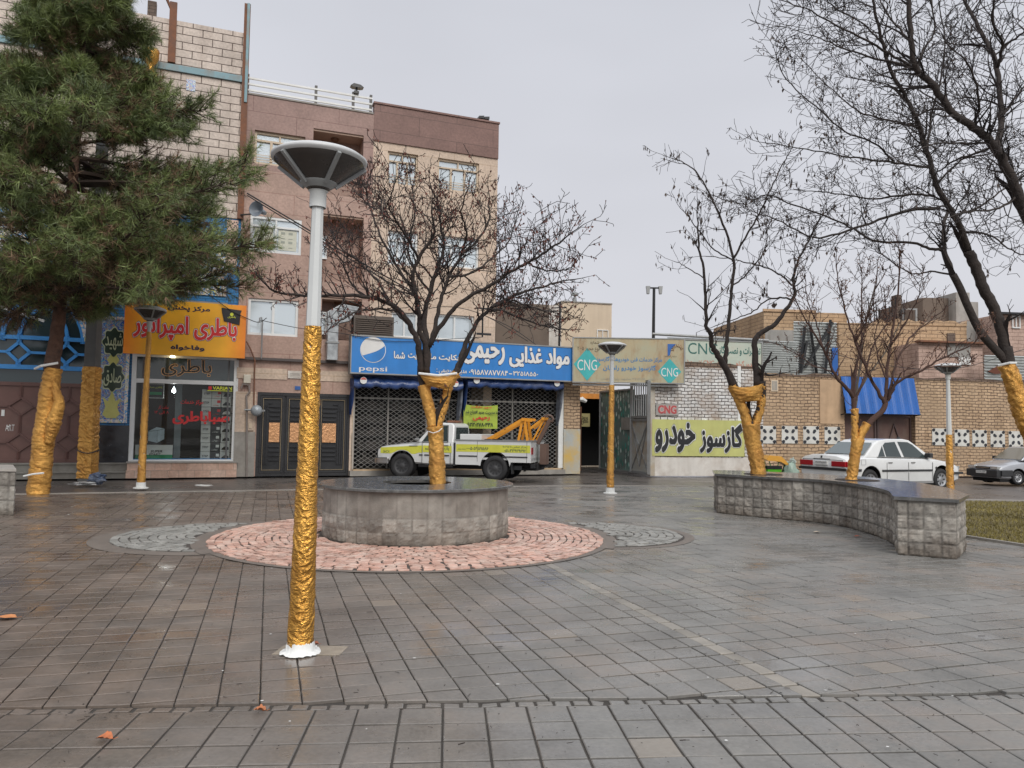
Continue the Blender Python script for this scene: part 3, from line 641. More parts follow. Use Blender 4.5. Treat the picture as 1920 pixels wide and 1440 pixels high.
for x in (xm[0]-hx*2+0,xm[0],xm[1]): p.box(x+.27,x+2*hx-.27,.03,.11,zmid-.035,zmid+.035)
cxx=(xm[0]+xm[1])/2
def arc(cx,cz,r,a0,a1,w,k=14,sz=1.0):
    q=[(cx+r*math.cos(R_(a0+(a1-a0)*i/k)),.07,cz+sz*r*math.sin(R_(a0+(a1-a0)*i/k))) for i in range(k+1)]
    for a_,b_ in zip(q,q[1:]): p.bar(a_,b_,w)
ri=hx; 
arc(cxx+hx*.35,zs_,hx*1.35,90,180,.09,sz=1.15); arc(cxx-hx*.35,zs_,hx*1.35,0,90,.09,sz=1.15)
Ro=abs(wB-cxx)-.02; arc(cxx+Ro*.3,zs_-.1,Ro*1.3,98,180,.13,sz=1.05); arc(cxx-Ro*.3,zs_-.1,Ro*1.3,0,82,.13,sz=1.05)
t.put(p,'arched_window_frame',mat('blue_frame_paint',(.05,.26,.62),.35,var=.1)); t.put(glz,'arched_glass',glassmat('green_dark_glass',(.035,.055,.06),.06,.15))
# spandrel corner tiles beyond the arch
p=t.mb(); pts=[(cxx-Ro*.3+Ro*1.3*math.cos(R_(a_)),zs_-.1+1.05*Ro*1.3*math.sin(R_(a_))) for a_ in range(0,78,6)]; p.prism(pts+[(wB+.02,z1-.03),(wB+.02,zs_)],1,.0,.13); t.put(p,'arch_spandrel',M_MOSL)
# brown gate with octagonal relief
p=t.mb(); p.box(ul+.5,GA[1],.10,.16,.42,GA[3]); gt=t.put(p,'gate',mat('brown_gate_paint',(.16,.082,.068),.45,var=.15,dirt=(.24,.15,.12),dl=.35)); p=t.mb()
zg=[FA.p(60,y)[1] for y in (762,830)]; 
def relief(a_,b_): p.bar((a_[0],.09,a_[1]),(b_[0],.09,b_[1]),.07,.05)
gx=[FA.p(x,760)[0] for x in (-38,38,129)]; gx=[gx[2]-2*(gx[2]-gx[1]),gx[1],gx[2]]; pit=gx[2]-gx[1]; zg1,zg0=zg; d=.30
for ri_,z in enumerate(zg):
    for x in gx:
        for a_,b_ in (((x-d,z),(x,z+d*.8)),((x,z+d*.8),(x+d,z)),((x+d,z),(x,z-d*.8)),((x,z-d*.8),(x-d,z))): relief(a_,b_) if True else 0
        relief((x+d,z),(x+pit-d,z)) if x+pit-d<GA[1]-.05 else relief((x+d,z),(GA[1]-.03,z))
    for x in gx:
        relief((x,z+d*.8),(x,(zg1+zg0)/2 if ri_ else GA[3]-.04)); relief((x,z-d*.8),(x,(zg1+zg0)/2 if not ri_ else .44))
for zz in (GA[3]-.05,.46): p.box(ul+.5,GA[1],.06,.10,zz-.05,zz+.05)
t.put(p,'gate_relief',mat('brown_gate_ridge',(.14,.07,.058),.4,var=.1),gt)
p=t.mb(); x=FA.p(15,800)[0]; p.box(x-.02,x+.02,.05,.1,FA.p(15,800)[1]-.02,FA.p(15,800)[1]+.02); text(p,'ART',FA.p(8,808)[0],FA.p(26,790)[0],FA.p(8,808)[1],FA.p(8,796)[1],.095,-.0); p.box(FA.p(1,775)[0],FA.p(7,775)[0],.08,.1,FA.p(1,780)[1],FA.p(1,768)[1]); t.put(p,'gate_scrawl',M_WHITEP,gt)
# granite dado, blue reveal, stone ledges
r=FA.r(182,797,243,868); p=t.mb(); p.box(GA[1]+.0,FA.p(243,800)[0],-.04,.02,.42,r[3]); t.put(p,'black_granite_dado',mat('black_granite',(.025,.028,.034),.2,var=.3,vs=6,coat=.3))
xs_=FA.p(240,880)[0]
p=t.mb(); p.box(ul,xs_,-.18,.1,.16,.42); p.box(ul,xs_,-.22,-.0,.385,.425); p.box(ul,xs_,-.38,-.18,0,.16); p.box(ul,xs_,-.42,-.0,.155,.185); t.put(p,'stone_ledge',mat('ledge_stone',(.26,.25,.22),.7,var=.2,dirt=(.12,.1,.08),dl=.6,streak=.4))
p=t.mb(); xe=FA.p(443,880)[0]; p.box(xs_,xe,-.30,.1,0,.42); p.box(xs_-.02,FA.p(318,880)[0],-.42,-.30,0,.22); t.put(p,'shop_plinth',brick('salmon_marble',(.62,.46,.37),(.56,.36,.27),(.3,.24,.2),.42,.21,.006,.2,.4,streak=.2,warp=0))
p=t.mb(); p.box(xs_-.03,xe+.03,-.33,.1,.42,.46); t.put(p,'plinth_cap',M_CONC)
# shop front (part): frame, transom, glazing, room
u0,u1,z0,z1=SH; z0=.46
p=t.mb(); fw=.10; p.box(u0-.02,u0+fw,-.03,.1,z0,z1); p.box(u1-fw,u1+.02,-.03,.1,z0,z1); ztr=FA.p(340,716)[1]; p.box(u0+fw,u1-fw,-.02,.08,ztr-.06,ztr+.06); p.box(u0+fw,u1-fw,-.02,.08,z0,z0+.05); p.box(u0-.02,u1+.02,-.03,.1,z1,z1+.1)
i0,i1=u0+.28,u1-.25; fr=t.put(p,'shopfront_frame',M_ALU)
p=t.mb(); p.box(i0-.03,i0+.02,.02,.09,z0+.05,ztr-.06); p.box(i1-.02,i1+.03,.02,.09,z0+.05,ztr-.06); p.box(i0-.03,i0+.02,.02,.09,ztr+.06,z1); p.box(i1-.02,i1+.03,.02,.09,ztr+.06,z1); t.put(p,'mullion',mat('dark_alu',(.10,.10,.10),.4),fr)
p=t.mb(); p.box(u0+fw,u1-fw,.045,.053,z0+.05,ztr-.06); t.put(p,'shop_glass',M_CGL,fr); p=t.mb(); p.box(u0+fw,u1-fw,.045,.053,ztr+.06,z1); t.put(p,'transom_glass',M_DGL,fr)
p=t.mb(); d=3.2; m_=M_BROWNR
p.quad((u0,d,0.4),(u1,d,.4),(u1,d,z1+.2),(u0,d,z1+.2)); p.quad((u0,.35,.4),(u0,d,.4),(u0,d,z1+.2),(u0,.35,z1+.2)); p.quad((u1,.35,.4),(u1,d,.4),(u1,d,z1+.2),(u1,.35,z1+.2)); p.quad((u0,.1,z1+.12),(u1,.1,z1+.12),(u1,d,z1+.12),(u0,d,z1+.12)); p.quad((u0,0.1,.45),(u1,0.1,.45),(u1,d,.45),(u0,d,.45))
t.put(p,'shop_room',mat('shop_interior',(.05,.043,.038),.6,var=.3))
pu=FA.p(331,800)[0]; p=t.mb(); p.box(pu-.08,pu+.1,.5,.66,.46,z1); t.put(p,'pillar',mat('interior_pillar',(.22,.25,.26),.4))
# writing on the glass
M_RED=mat('red_letter',(.62,.03,.03),.4,var=.05); M_GOLDL=mat('gold_letter',(.80,.45,.20),.4,var=.05); M_YG=mat('yellow_green_letter',(.62,.66,.05),.4,var=.05)
def tin(p,s,x0,y0,x1,y1,v,bold=0,fr_=FA,**k):
    r=fr_.r(x0,y0,x1,y1,v); return text(p,s,r[0],r[1],r[2],r[3],v,bold,**k)
p=t.mb(); tin(p,'باطری',303,671,397,708,.040,.035); t.put(p,'window_lettering',M_GOLDL,fr,label='gold outlined shop lettering')
p=t.mb(); tin(p,'باطری',304.2,672,395.8,707,.037,.008); t.put(p,'window_lettering_fill',mat('dark_letter',(.03,.03,.028),.4),fr)
p=t.mb(); tin(p,'صباباطری',324,770,430,797,.036,.045); tin(p,'مرکز خدمات',339,749,381,760,.036,.02); tin(p,'ساعت کار',297,760,316,768,.036,0); tin(p,'۸ الی ۱۴',290,770,316,777,.036,0); t.put(p,'window_lettering_red',M_RED,fr)
p=t.mb(); r=FA.r(389,722,436,734,.03); p.box(r[0],r[1],.03,.036,r[2],r[3]); b_=t.put(p,'window_sticker',M_BLACK,fr); p=t.mb(); tin(p,'VARIAN',399,724,435,731.5,.024,.03); p.box(r[0],r[1],.024,.028,r[2],r[2]+.02); t.put(p,'sticker_lettering',M_YG,b_)
p=t.mb(); r=FA.r(391,724,397,731,.026); p.box(r[0],r[1],.024,.028,r[2],r[3]); t.put(p,'sticker_mark',M_RED,b_)
# shop sign ------------------------------------------------------------
v=-.45; r=FA.r(235,560,459,672,v); z0_,z1_=FA.p(459,672,v)[1],FA.p(459,573,v)[1]
s=Th('shop_sign','orange and yellow battery shop sign with big red Persian lettering above the shop window','shop sign',FA,((r[0]+r[1])/2,v,z0_))
def signmat(name,c1,c2,axis=0,a=0,b_=1):
    m,tt,b=nodes(name); _m[name]=m; sx=nn(tt,'ShaderNodeSeparateXYZ',{0:nn(tt,'ShaderNodeTexCoord').outputs['Generated']}); rr=nn(tt,'ShaderNodeValToRGB',{0:sx.outputs[axis]})
    e=rr.color_ramp.elements; e[0].color=(*c1,1); e[1].color=(*c1,1); e.new(.22).color=(*c2,1); e.new(.8).color=(*c2,1); n=nn(tt,'ShaderNodeTexNoise',{0:coords(tt),'Scale':1.5,'Detail':6}).outputs[0]; v_=rng(tt,n,.85,1.1)
    tt.links.new(mul(tt,rr.outputs[0],nn(tt,'ShaderNodeCombineColor',{0:v_,1:v_,2:v_}).outputs[0]),b.inputs[0]); b.inputs['Roughness'].default_value=.35; return m
p=s.mb(); p.box(r[0],r[1],v,v+.12,z0_,z1_); s.put(p,'sign_panel',signmat('orange_sign',(.88,.25,.025),(.90,.44,.03)))
H=z1_-z0_; U=lambda f:r[0]+(r[1]-r[0])*f; Z=lambda f:z0_+H*f
for nm,bd,mt,dv,g in (('lettering_outline_dark',.085,mat('navy_letter',(.02,.02,.05),.4),.004,.020),('lettering_outline',.062,mat('white_letter',(.80,.79,.77),.4,var=.03),.008,.010),('lettering',.035,M_RED,.012,0)):
    p=s.mb(); text(p,'باطری امپراتور',U(.07)-g,U(.925)+g,Z(.27)-g,Z(.73)+g,v-dv,bd); s.put(p,nm,mt)
p=s.mb(); text(p,'مرکز پخش',U(.34),U(.69),Z(.81),Z(.93),v-.006,.035); text(p,'وفاخواه',U(.375),U(.655),Z(.09),Z(.2),v-.006,.04); s.put(p,'small_lettering',_m['navy_letter'])
p=s.mb(); p.quad(*[(U(a_),v-.02,Z(b_)) for a_,b_ in ((.785,.93),(.96,.90),(.95,.84),(.945,.62),(.81,.68),(.79,.85))]); pb=s.put(p,'battery_picture',M_BLACK); p=s.mb(); text(p,'باطری',U(.84),U(.91),Z(.74),Z(.79),v-.024,.02); disc(p,U(.875),Z(.815),.05,v-.024,12); s.put(p,'battery_picture_mark',M_YG,pb)
p=s.mb(); p.bar((U(.2),v+.12,Z(.6)),(U(.2),-.0,Z(.6)),.05); p.bar((U(.8),v+.12,Z(.6)),(U(.8),-.0,Z(.6)),.05); s.put(p,'bracket',M_STEEL)
# lit lamps in the shop
q=FA.p(326,733,.9)
s=Th('ceiling_bulb','small lit white bulb hanging inside the battery shop window','lamp',FA,(q[0],.9,q[1]))
p=s.mb(); p.lathe([(.001,-.06),(.05,-.04),(.065,0),(.04,.05),(.02,.08),(.02,.12),(.001,.12)],12,(q[0],.9,q[1])); s.put(p,'bulb',mat('lit_bulb',(.9,.97,1),.4,emit=9,rv=0),smooth=True); ll=bpy.data.lights.new('bulb_light','POINT'); ll.energy=16; ll.shadow_soft_size=.07; lo_=bpy.data.objects.new('bulb_light',ll); COL.objects.link(lo_); lo_.matrix_world=FA.M@Matrix.Translation((q[0],.9,q[1]-.15)); lo_.parent=s.o; lo_.matrix_parent_inverse=s.o.matrix_world.inverted()
p=s.mb(); p.tube([(q[0],.9,q[1]+.12),(q[0],.9,z1+.1)],.008,5); s.put(p,'cord',M_BLACK)
q=FA.p(325,667,.25); s=Th('downlight','warm lit lamp under the orange shop sign','lamp',FA,(q[0],-.2,z1+.02))
p=s.mb(); p.lathe([(.001,-.02),(.07,-.015),(.075,.01),(.05,.04),(.05,.1),(.001,.1)],14,(q[0],-.2,z1+.01)); s.put(p,'lamp_face',mat('lit_warm',(1,.86,.5),.4,emit=6,rv=0))
# battery boxes stacked in the window
M_BXW=mat('white_carton',(.62,.62,.60),.6,var=.06); M_BXD=mat('black_carton',(.05,.05,.055),.5,var=.15); M_BXG=mat('green_strip',(.03,.30,.12),.5)
uc=[FA.p(x,800,.30)[0] for x in (386,404,423)]
names=[['white carton with black lettering']*9,['black carton with white mark']*9,['white carton with dark car picture']*9]
posn=['bottom of the','second up in the','third up in the','fourth up in the','fifth up in the','sixth up in the','seventh up in the','eighth up in the']; coln=['left column','middle column','right column']
for ci,u in enumerate(uc):
    for k in range(8):
        zb0=.47+k*.265
        s=Th('battery_box',('white battery carton, ' if ci!=1 else 'black battery carton, ')+posn[k]+' '+coln[ci]+' in the shop window','carton',FA,(u,.30,zb0),'battery cartons stacked in the shop window')
        j=rnd.uniform(-.01,.01); p=s.mb(); p.box(u-.13+j,u+.13+j,.2,.42,zb0,zb0+.255); dk=(ci==1 and k<6) or (ci==2 and k in(5,))
        s.put(p,'carton',M_BXD if dk else M_BXW,bevel=.004)
        p=s.mb()
        if ci==0: text(p,'STEP',u-.08+j,u+.08+j,zb0+.1,zb0+.16,.195,.02,rows=20)
        elif ci==1: text(p,'بهان',u-.08+j,u+.08+j,zb0+.03,zb0+.08,.195,.0,rows=20); p.box(u+.03+j,u+.12+j,.193,.199,zb0+.12,zb0+.2)
        else: p.quad(*[(u+j+a_,.195,zb0+b_) for a_,b_ in ((-.1,.05),(.11,.05),(.11,.12),(.05,.16),(-.02,.15),(-.08,.1))])
        s.put(p,'carton_print',(M_RED if k>3 and ci==1 else (M_WHITEP if dk else M_BLACK)))
# banner and pictures low in the window
r=FA.r(254,834,323,861,.12); s=Th('window_banner','white and green advert board leaning low in the battery shop window','advert board',FA,((r[0]+r[1])/2,.14,r[2]))
p=s.mb(); p.box(r[0],r[1],.13,.15,max(.47,r[2]),r[3]); s.put(p,'board',M_WHITEP); p=s.mb(); p.box(r[0],r[1],.124,.129,max(.47,r[2]),max(.47,r[2])+.13); s.put(p,'green_band',M_BXG)
p=s.mb(); ww=r[1]-r[0]; text(p,'SUPER',r[0]+ww*.40,r[0]+ww*.72,r[3]-.22,r[3]-.15,.122,.03,skew=.3); text(p,'START',r[0]+ww*.36,r[0]+ww*.66,r[3]-.31,r[3]-.24,.122,.03,skew=.3); s.put(p,'lettering',M_BLACK)
r=FA.r(277,800,309,833,.3); s=Th('battery_poster','picture board of a pale blue boxed battery inside the shop window','poster',FA,((r[0]+r[1])/2,.3,r[2])); p=s.mb(); p.box(r[0],r[1],.3,.32,r[2],r[3]); s.put(p,'board',M_BLACK)
p=s.mb(); a_,b_,c_,d_=r; W_=b_-a_;H_=d_-c_; p.quad((a_+W_*.05,.296,c_+H_*.2),(a_+W_*.55,.296,c_+H_*.08),(a_+W_*.55,.296,c_+H_*.78),(a_+W_*.05,.296,c_+H_*.72)); p.quad((a_+W_*.56,.296,c_+H_*.08),(a_+W_*.95,.296,c_+H_*.3),(a_+W_*.95,.296,c_+H_*.88),(a_+W_*.56,.296,c_+H_*.78)); p.quad((a_+W_*.05,.296,c_+H_*.74),(a_+W_*.55,.296,c_+H_*.8),(a_+W_*.95,.296,c_+H_*.9),(a_+W_*.5,.296,c_+H_*.98)); s.put(p,'battery_picture',mat('pale_blue_print',(.50,.60,.66),.5,var=.15,vs=6))
r=FA.r(279,719,307,747,.1); s=Th('window_poster','small dark rounded poster with green stripe high in the shop window','poster',FA,((r[0]+r[1])/2,.1,r[2])); p=s.mb(); p.box(r[0],r[1],.1,.11,r[2],r[3]); s.put(p,'sheet',M_BLACK); p=s.mb(); frame_(p,r,.015,.09,.099); s.put(p,'rim',M_WHITEP); p=s.mb(); p.box(r[0]+.03,r[1]-.06,.09,.098,r[2]+.1,r[2]+.18); s.put(p,'stripe',M_BXG); p=s.mb(); text(p,'باطری صبا',r[0]+.04,r[1]-.05,r[3]-.14,r[3]-.07,.09,.02); s.put(p,'lettering',M_YG)
# loudspeaker horn, gold wrapped ornaments
q=FA.p(482,395,-.6); s=Th('horn_speaker','grey horn loudspeaker fixed to the corner of the tiled building','loudspeaker',FA,(cu+.05,-.1,q[1]))
p=MB(); D_=Matrix.Translation((q[0],-.75,q[1]))@Matrix.Rotation(R_(-35),4,'Z')@Matrix.Rotation(R_(90),4,'X'); p.T=s.T@D_; p.lathe([(.02,-.42),(.07,-.40),(.08,-.22),(.05,-.18),(.07,-.12),(.13,-.02),(.23,.06),(.235,.07),(.22,.06),(.12,-.03),(.05,-.1),(.001,-.12)],24); s.put(p,'horn',mat('horn_grey',(.20,.23,.27),.4),smooth=True)
p=s.mb(); p.bar((cu,-.1,q[1]-.05),(q[0]-.1,-.55,q[1]-.1),.04); s.put(p,'bracket',M_BLACK)
def foilnob(x,y,hh,lab):
    q=FA.p(x,y,-.35); s=Th('foil_wrapped_lamp',lab,'wall lamp',FA,(q[0],-.35,q[1]-hh)); p=s.mb(); p.tube([(q[0],-.35,q[1]-hh+2*hh*i/16) for i in range(17)],[.06+.17*abs(math.sin(2.6*i/16*1.9+.3)) for i in range(17)],14,disp=lambda P_,i,j:1+.2*noise.noise(P_*9)); s.put(p,'foil_wrap',M_FOIL,smooth=True)
    p=s.mb(); p.bar((q[0],-.35,q[1]),(q[0],0,q[1]),.05); s.put(p,'bracket',M_RUST)
foilnob(282,132,.62,'orange foil wrapped wall lamp high on the block wall behind the pine')
foilnob(288,378,.22,'small orange foil wrapped wall lamp lower down behind the pine')
# ================================================================== pink and brown apartment building
aL=ur+.01; aM=FA.p(702,205)[0]; aR=FA.p(935,240)[0]
zTL=FA.p(463,176)[1]; zTR=FA.p(820,214)[1]
t=Th('apartment_building','four storey apartment building clad in pink and beige panels with a railed roof','building',FA,((aL+aR)/2,0,0))
W1=FA.r(478,243,571,318); W2=FA.r(470,403,564,479); W3=FA.r(466,558,558,632)
N1=FA.r(598,440,613,486); N2=FA.r(598,583,613,628)
LG=[FA.r(588,240,679,372),FA.r(588,398,679,532),FA.r(604,556,677,640)]
zg=FA.p(560,676)[1]
GT=FA.r(483,735,654,880)
m=t.mb(); zsp=FA.p(580,330)[1]
LGh=LG
wallh(m,aL,aM,zsp,zTL,.0,.3,[W1,LG[0]]+[]); t.put(m,'mauve_wall',M_MAUVE)
m=t.mb(); LGb=(LG[0][0],LG[0][1],LG[0][2],zsp)
wallh(m,aL,aM,zg,zsp-.002,.0,.3,[W2,W3,N1,N2,LG[1],LG[2],(LG[0][0],LG[0][1],LG[0][2],zsp)]); t.put(m,'pink_wall',M_PINK)
BW=[(FA.r(728,282,783,351),'t3'),(FA.r(822,295,898,364),'t3'),(FA.r(728,431,783,500),'t3'),(FA.r(822,440,898,505),'t3'),(FA.r(735,584,783,634),'p2'),(FA.r(818,588,889,640),'p2')]
zbr=FA.p(820,281)[1]
m=t.mb(); wallh(m,aM,aR,zg,zbr,.03,.3,[b_[0] for b_ in BW]); t.put(m,'beige_wall',M_BEIGE)
m=t.mb(); wallh(m,aM,aR,zbr+.002,zTR,-.02,.3,[]); m.box(aM-.03,aR+.03,-.06,.3,zTR,zTR+.06); t.put(m,'brown_parapet',M_BROWNB)
m=t.mb(); m.box(aL,aM-.03,-.03,.3,zTL,zTL+.05); t.put(m,'coping',M_CONC)
m=t.mb(); m.box(aR-.3,aR,.3,12,0,zTR); m.box(aL,aL+.2,.3,12,0,zTL); m.box(aL+.2,aR-.3,11.7,12,0,zTL); m.box(aL+.2,aR-.3,.3,11.7,zTL-.5,zTL-.3); t.put(m,'shell',M_CREAM)
for w_,fm,kd,rec in ((W1,M_TANF,'tr3',.14),(W2,M_ALU,'tp2',.06),(W3,M_TANF,'p_2',.1)): window(t,*w_,0,fm if w_ is not W3 else M_ALU,kd,rec,.075)
for w_ in (N1,N2): window(t,*w_,0,M_ALU,'t_1',.08,.05)
for i,(w_,k) in enumerate(BW): window(t,*w_,.03,M_TANF if i<2 else M_ALU,'tr3' if k=='t3' and i<2 else k if k[0]=='t' else 'p_2',.12,.06)
p=t.mb(); a,b,c,d=W2
for f0,f1 in ((.09,.45),(.55,.91)): p.box(a+(b-a)*f0,a+(b-a)*f1,.062,.068,c+.12,c+(d-c)*.68)
po=t.put(p,'paper_sheet',mat('pale_paper',(.60,.60,.50),.7,var=.12,vs=5)); p=t.mb()
for f0 in (.14,.3,.6,.75): 
    for j in range(4): p.box(a+(b-a)*f0,a+(b-a)*(f0+.08),.056,.061,c+.2+j*.14,c+.22+j*.14+.05*(j%2))
t.put(p,'print_on_paper',mat('print_grey',(.33,.35,.30),.7),po)
for i,(a,b,c,d) in enumerate(LG):
    p=t.mb(); D=.8
    p.quad((a,.3,c),(a,D,c),(a,D,d),(a,.3,d)); p.quad((b,.3,c),(b,D,c),(b,D,d),(b,.3,d)); p.quad((a,D,c),(b,D,c),(b,D,d),(a,D,d)); p.quad((a,.3,c),(b,.3,c),(b,D,c),(a,D,c)); lo=t.put(p,'balcony_recess',M_PINK)
    p=t.mb(); p.box(a+.002,b-.002,.05,D-.002,d-.06,d-.003); t.put(p,'balcony_soffit',mat('soffit_render',(.50,.36,.28),.8),lo)
    p=t.mb(); p.lathe([(.001,-.09),(.1,-.08),(.14,-.02),(.14,0),(.001,0)],16,((a+b)/2-.05,.5,d-.062)); t.put(p,'ceiling_lamp',mat('brown_lamp',(.17,.08,.04),.4),lo)
# roof railing
p=t.mb(); zr=zTL+.05
for k in range(3): p.bar((aL,.1,zr+.12+k*.19),(aM-.06,.1,zr+.12+k*.19),.055)
ra=t.put(p,'roof_railing',M_WHITEP); p=t.mb()
for f in (.0,.54,.85,1): x=aL+.05+(aM-aL-.15)*f; p.box(x-.04,x+.04,.08,.16,zr,zr+.62)
t.put(p,'rail_post',mat('dark_post',(.12,.115,.11),.6),ra)
q=FA.p(668,186,.1); s=Th('roof_floodlight','small dark floodlight standing on the railing of the pink roof','floodlight',FA,(q[0],.1,zr+.56))
p=s.mb(); p.bar((q[0],.1,zr+.56),(q[0],.1,zr+.78),.05); p.box(q[0]-.09,q[0]+.07,.0,.2,zr+.56,zr+.64); s.put(p,'stand',M_BLACK)
p=s.mb(); p.prism([(q[0]-.2,zr+.8),(q[0]-.1,zr+.88),(q[0]+.12,zr+.86),(q[0]+.22,zr+.79),(q[0]+.12,zr+.76),(q[0]-.12,zr+.76)],1,0,.22); s.put(p,'lamp_head',M_BLACK)
for i,x in enumerate((901,911)):
    q=FA.p(x,228,.1); s=Th('roof_camera',('small dark fitting on the brown roof edge, the left of a pair','small dark fitting on the brown roof edge, the right of a pair')[i],'camera',FA,(q[0],.1,zTR+.06)); p=s.mb(); p.box(q[0]-.05,q[0]+.05,.05,.2,zTR+.06,zTR+.2-.03*i); p.prism([(q[0]-.10,zTR+.1),(q[0]+.08,zTR+.1),(q[0]+.08,zTR+.2),(q[0]-.10,zTR+.17)],1,-.05,.25); s.put(p,'housing',M_BLACK)
# ground storey with gate
xq=FA.p(660,800)[0]; xA=aL
m=t.mb(); wallh(m,aL,xq,0,zg-.002,-.03,.3,[(GT[0],GT[1],0,GT[3])]); t.put(m,'ground_storey_wall',M_PINK)
zc=[FA.p(500,y)[1] for y in (711,691)]; m=t.mb(); m.box(aL+.02,FA.p(538,700)[0],-.055,-.03,zc[0],zc[1]); t.put(m,'cream_band',M_BEIGE); m=t.mb(); m.box(FA.p(568,700)[0],xq-.02,-.055,-.03,zc[0],zc[1]); t.put(m,'cream_band',M_BEIGE)
m=t.mb(); r=FA.r(540,695,566,710,-.06); m.box(r[0],r[1],-.07,-.03,r[2],r[3]); pl_=t.put(m,'name_plate',M_PLAST); m=t.mb(); text(m,'ساختمان',r[0]+.08,r[1]-.08,r[3]-.13,r[3]-.05,-.075,0); 
for k in range(3): m.box(r[0]+.06,r[1]-.06,-.075,-.071,r[2]+.04+k*.05,r[2]+.055+k*.05)
t.put(m,'plate_lettering',mat('faded_ink',(.35,.32,.29),.6),pl_)
m=t.mb(); m.box(aL,xq,-.16,0,zg-.05,zg+.03); t.put(m,'ledge',mat('dark_ledge',(.09,.075,.07),.7))
zq=FA.p(470,810)[1]; m=t.mb(); m.box(aL+.01,GT[0]-.04,-.10,-.03,0,zq); t.put(m,'grey_pier',M_CONC); m=t.mb(); m.box(GT[1]+.04,xq,-.10,-.03,0,zq); t.put(m,'grey_pier',M_CONC)
m=t.mb(); m.box(aL+.01,GT[0]-.04,-.07,-.03,zq,GT[3]); t.put(m,'beige_pier',M_BEIGE); m=t.mb(); m.box(GT[1]+.04,xq,-.07,-.03,zq,GT[3]); t.put(m,'beige_pier',M_BEIGE)
p=t.mb(); r=FA.r(553,724,560,731,-.05); p.box(r[0],r[1]+.05,-.06,-.03,r[2],r[3]); t.put(p,'blue_number_plate',mat('plate_blue',(.04,.12,.35),.4))
# the double gate
a,b,c,d=GT; M_GLD=mat('brass_line',(.35,.28,.18),.4,metal=.5); M_COP=mat('copper_panel',(.62,.33,.16),.4,metal=.5,bmp=.8,bs=14,dist=.03)
gt=t.put(t.mb().box(a,b,.05,.08,.04,d),'double_gate',M_BLACK)
p=t.mb(); frame_(p,(a,b,.0,d),.09,-.02,.05)
nleaf=[(a+.1,FA.p(532,800)[0]),(FA.p(536,800)[0],FA.p(593,800)[0]),(FA.p(597,800)[0],b-.1)]
for q0,q1 in nleaf: frame_(p,(q0,q1,.1,d-.1),.06,.0,.05)
t.put(p,'gate_frame',mat('black_gate_frame',(.03,.03,.032),.3),gt)
p=t.mb()
for q0,q1 in nleaf: 
    frame_(p,(q0+.075,q1-.075,.18,d-.18),.012,-.012,.05)
t.put(p,'brass_edging',M_GLD,gt)
p=t.mb(); pc=t.mb()
for li,(q0,q1) in enumerate(nleaf):
    w=q1-q0; mid=(q0+q1)/2; sgn=1 if li==0 else -1
    ia=q0+.12 if sgn<0 else q0+w*.38; ib=q1-w*.38 if sgn<0 else q1-.12
    for k in range(14):
        z=.5+k*.135
        if 1.0<z<1.62: continue
        if z<d-.35: p.bar((ia,.02,z),(ib,.02,z),.06,.06)
    for k in range(3):
        x=(ia-.06-k*.07) if sgn>0 else (ib+.06+k*.07); p.box(x-.02,x+.02,.0,.05,.35,d-.3-k*.1)
        p.box(min(x,mid),max(x,mid),.0,.05,d-.34-k*.1,d-.3-k*.1)
    pc=t.mb(); pc.box(ia,ib,.0,.045,1.03,1.62); t.put(pc,'copper_panel',M_COP,gt)
t.put(p,'gate_louvres',mat('black_gate_gloss',(.028,.029,.032),.22),gt)
# meters and small boxes on the pier
def boxthing(name,lab,cat,x0,y0,x1,y1,v,dp,mt,extra=None):
    r=FA.r(x0,y0,x1,y1,v); s=Th(name,lab,cat,FA,((r[0]+r[1])/2,v,r[2])); p=s.mb(); p.box(r[0],r[1],v,v+dp,r[2],r[3]); s.put(p,'casing',mt,bevel=.02); 
    if extra: extra(s,r)
    return s
boxthing('meter_box','small cream box on the wall between the battery shop and black gate','meter box',457,702,470,719,-.2,.17,mat('cream_plastic',(.60,.56,.46),.5))
def ic(s,r): p=s.mb(); p.box(r[0]+.06,r[1]-.06,-.14,-.12,r[2]+.08,r[3]-.08); s.put(p,'panel',M_CREAM)
boxthing('intercom','beige square intercom plate on the pier left of the black gate','intercom',463,789,476,808,-.12,.05,M_BEIGE,ic)
q=FA.p(481,770,-.25); s=Th('gas_meter','round grey gas meter on its pipe beside the black gate','gas meter',FA,(q[0],-.25,q[1]-.16))
p=s.mb(); p.lathe([(.001,-.14),(.1,-.13),(.15,-.07),(.17,0),(.15,.07),(.1,.12),(.001,.13)],20,(q[0],-.3,q[1]),1); s.put(p,'body',mat('meter_grey',(.33,.36,.38),.4,metal=.2),smooth=True)
p=s.mb(); p.tube([(q[0]-.34,-.2,q[1]+.02),(q[0]+.24,-.3,q[1])],.028,8); p.lathe([(.06,0),(.06,.06),(.001,.06)],12,(q[0]+.16,-.3,q[1]-.03),2); s.put(p,'valve',M_STEEL)
M_PIPE=mat('pipe_grey',(.25,.22,.20),.6,dirt=(.16,.09,.06),dl=.6)
x=FA.p(465,800,-.15)[0]; s=Th('gas_pipe','thin grey gas pipe climbing the pier to the cream meter box','pipe',FA,(x,-.15,0))
p=s.mb(); P_=lambda X,Y:(FA.p(X,Y,-.15)[0],-.15,FA.p(X,Y,-.15)[1]); p.tube([(P_(463,882)[0],-.15,0),P_(463,780),P_(463,765)],.03,8); p.tube([P_(463,765),P_(462,742),P_(468,735),P_(467,722),P_(455,720),P_(452,728)],.03,8); s.put(p,'pipe',M_PIPE)
x=FA.p(476,800,-.15)[0]; s=Th('drain_pipe','dark thin downpipe beside the cream meter box','pipe',FA,(x,-.15,1.8))
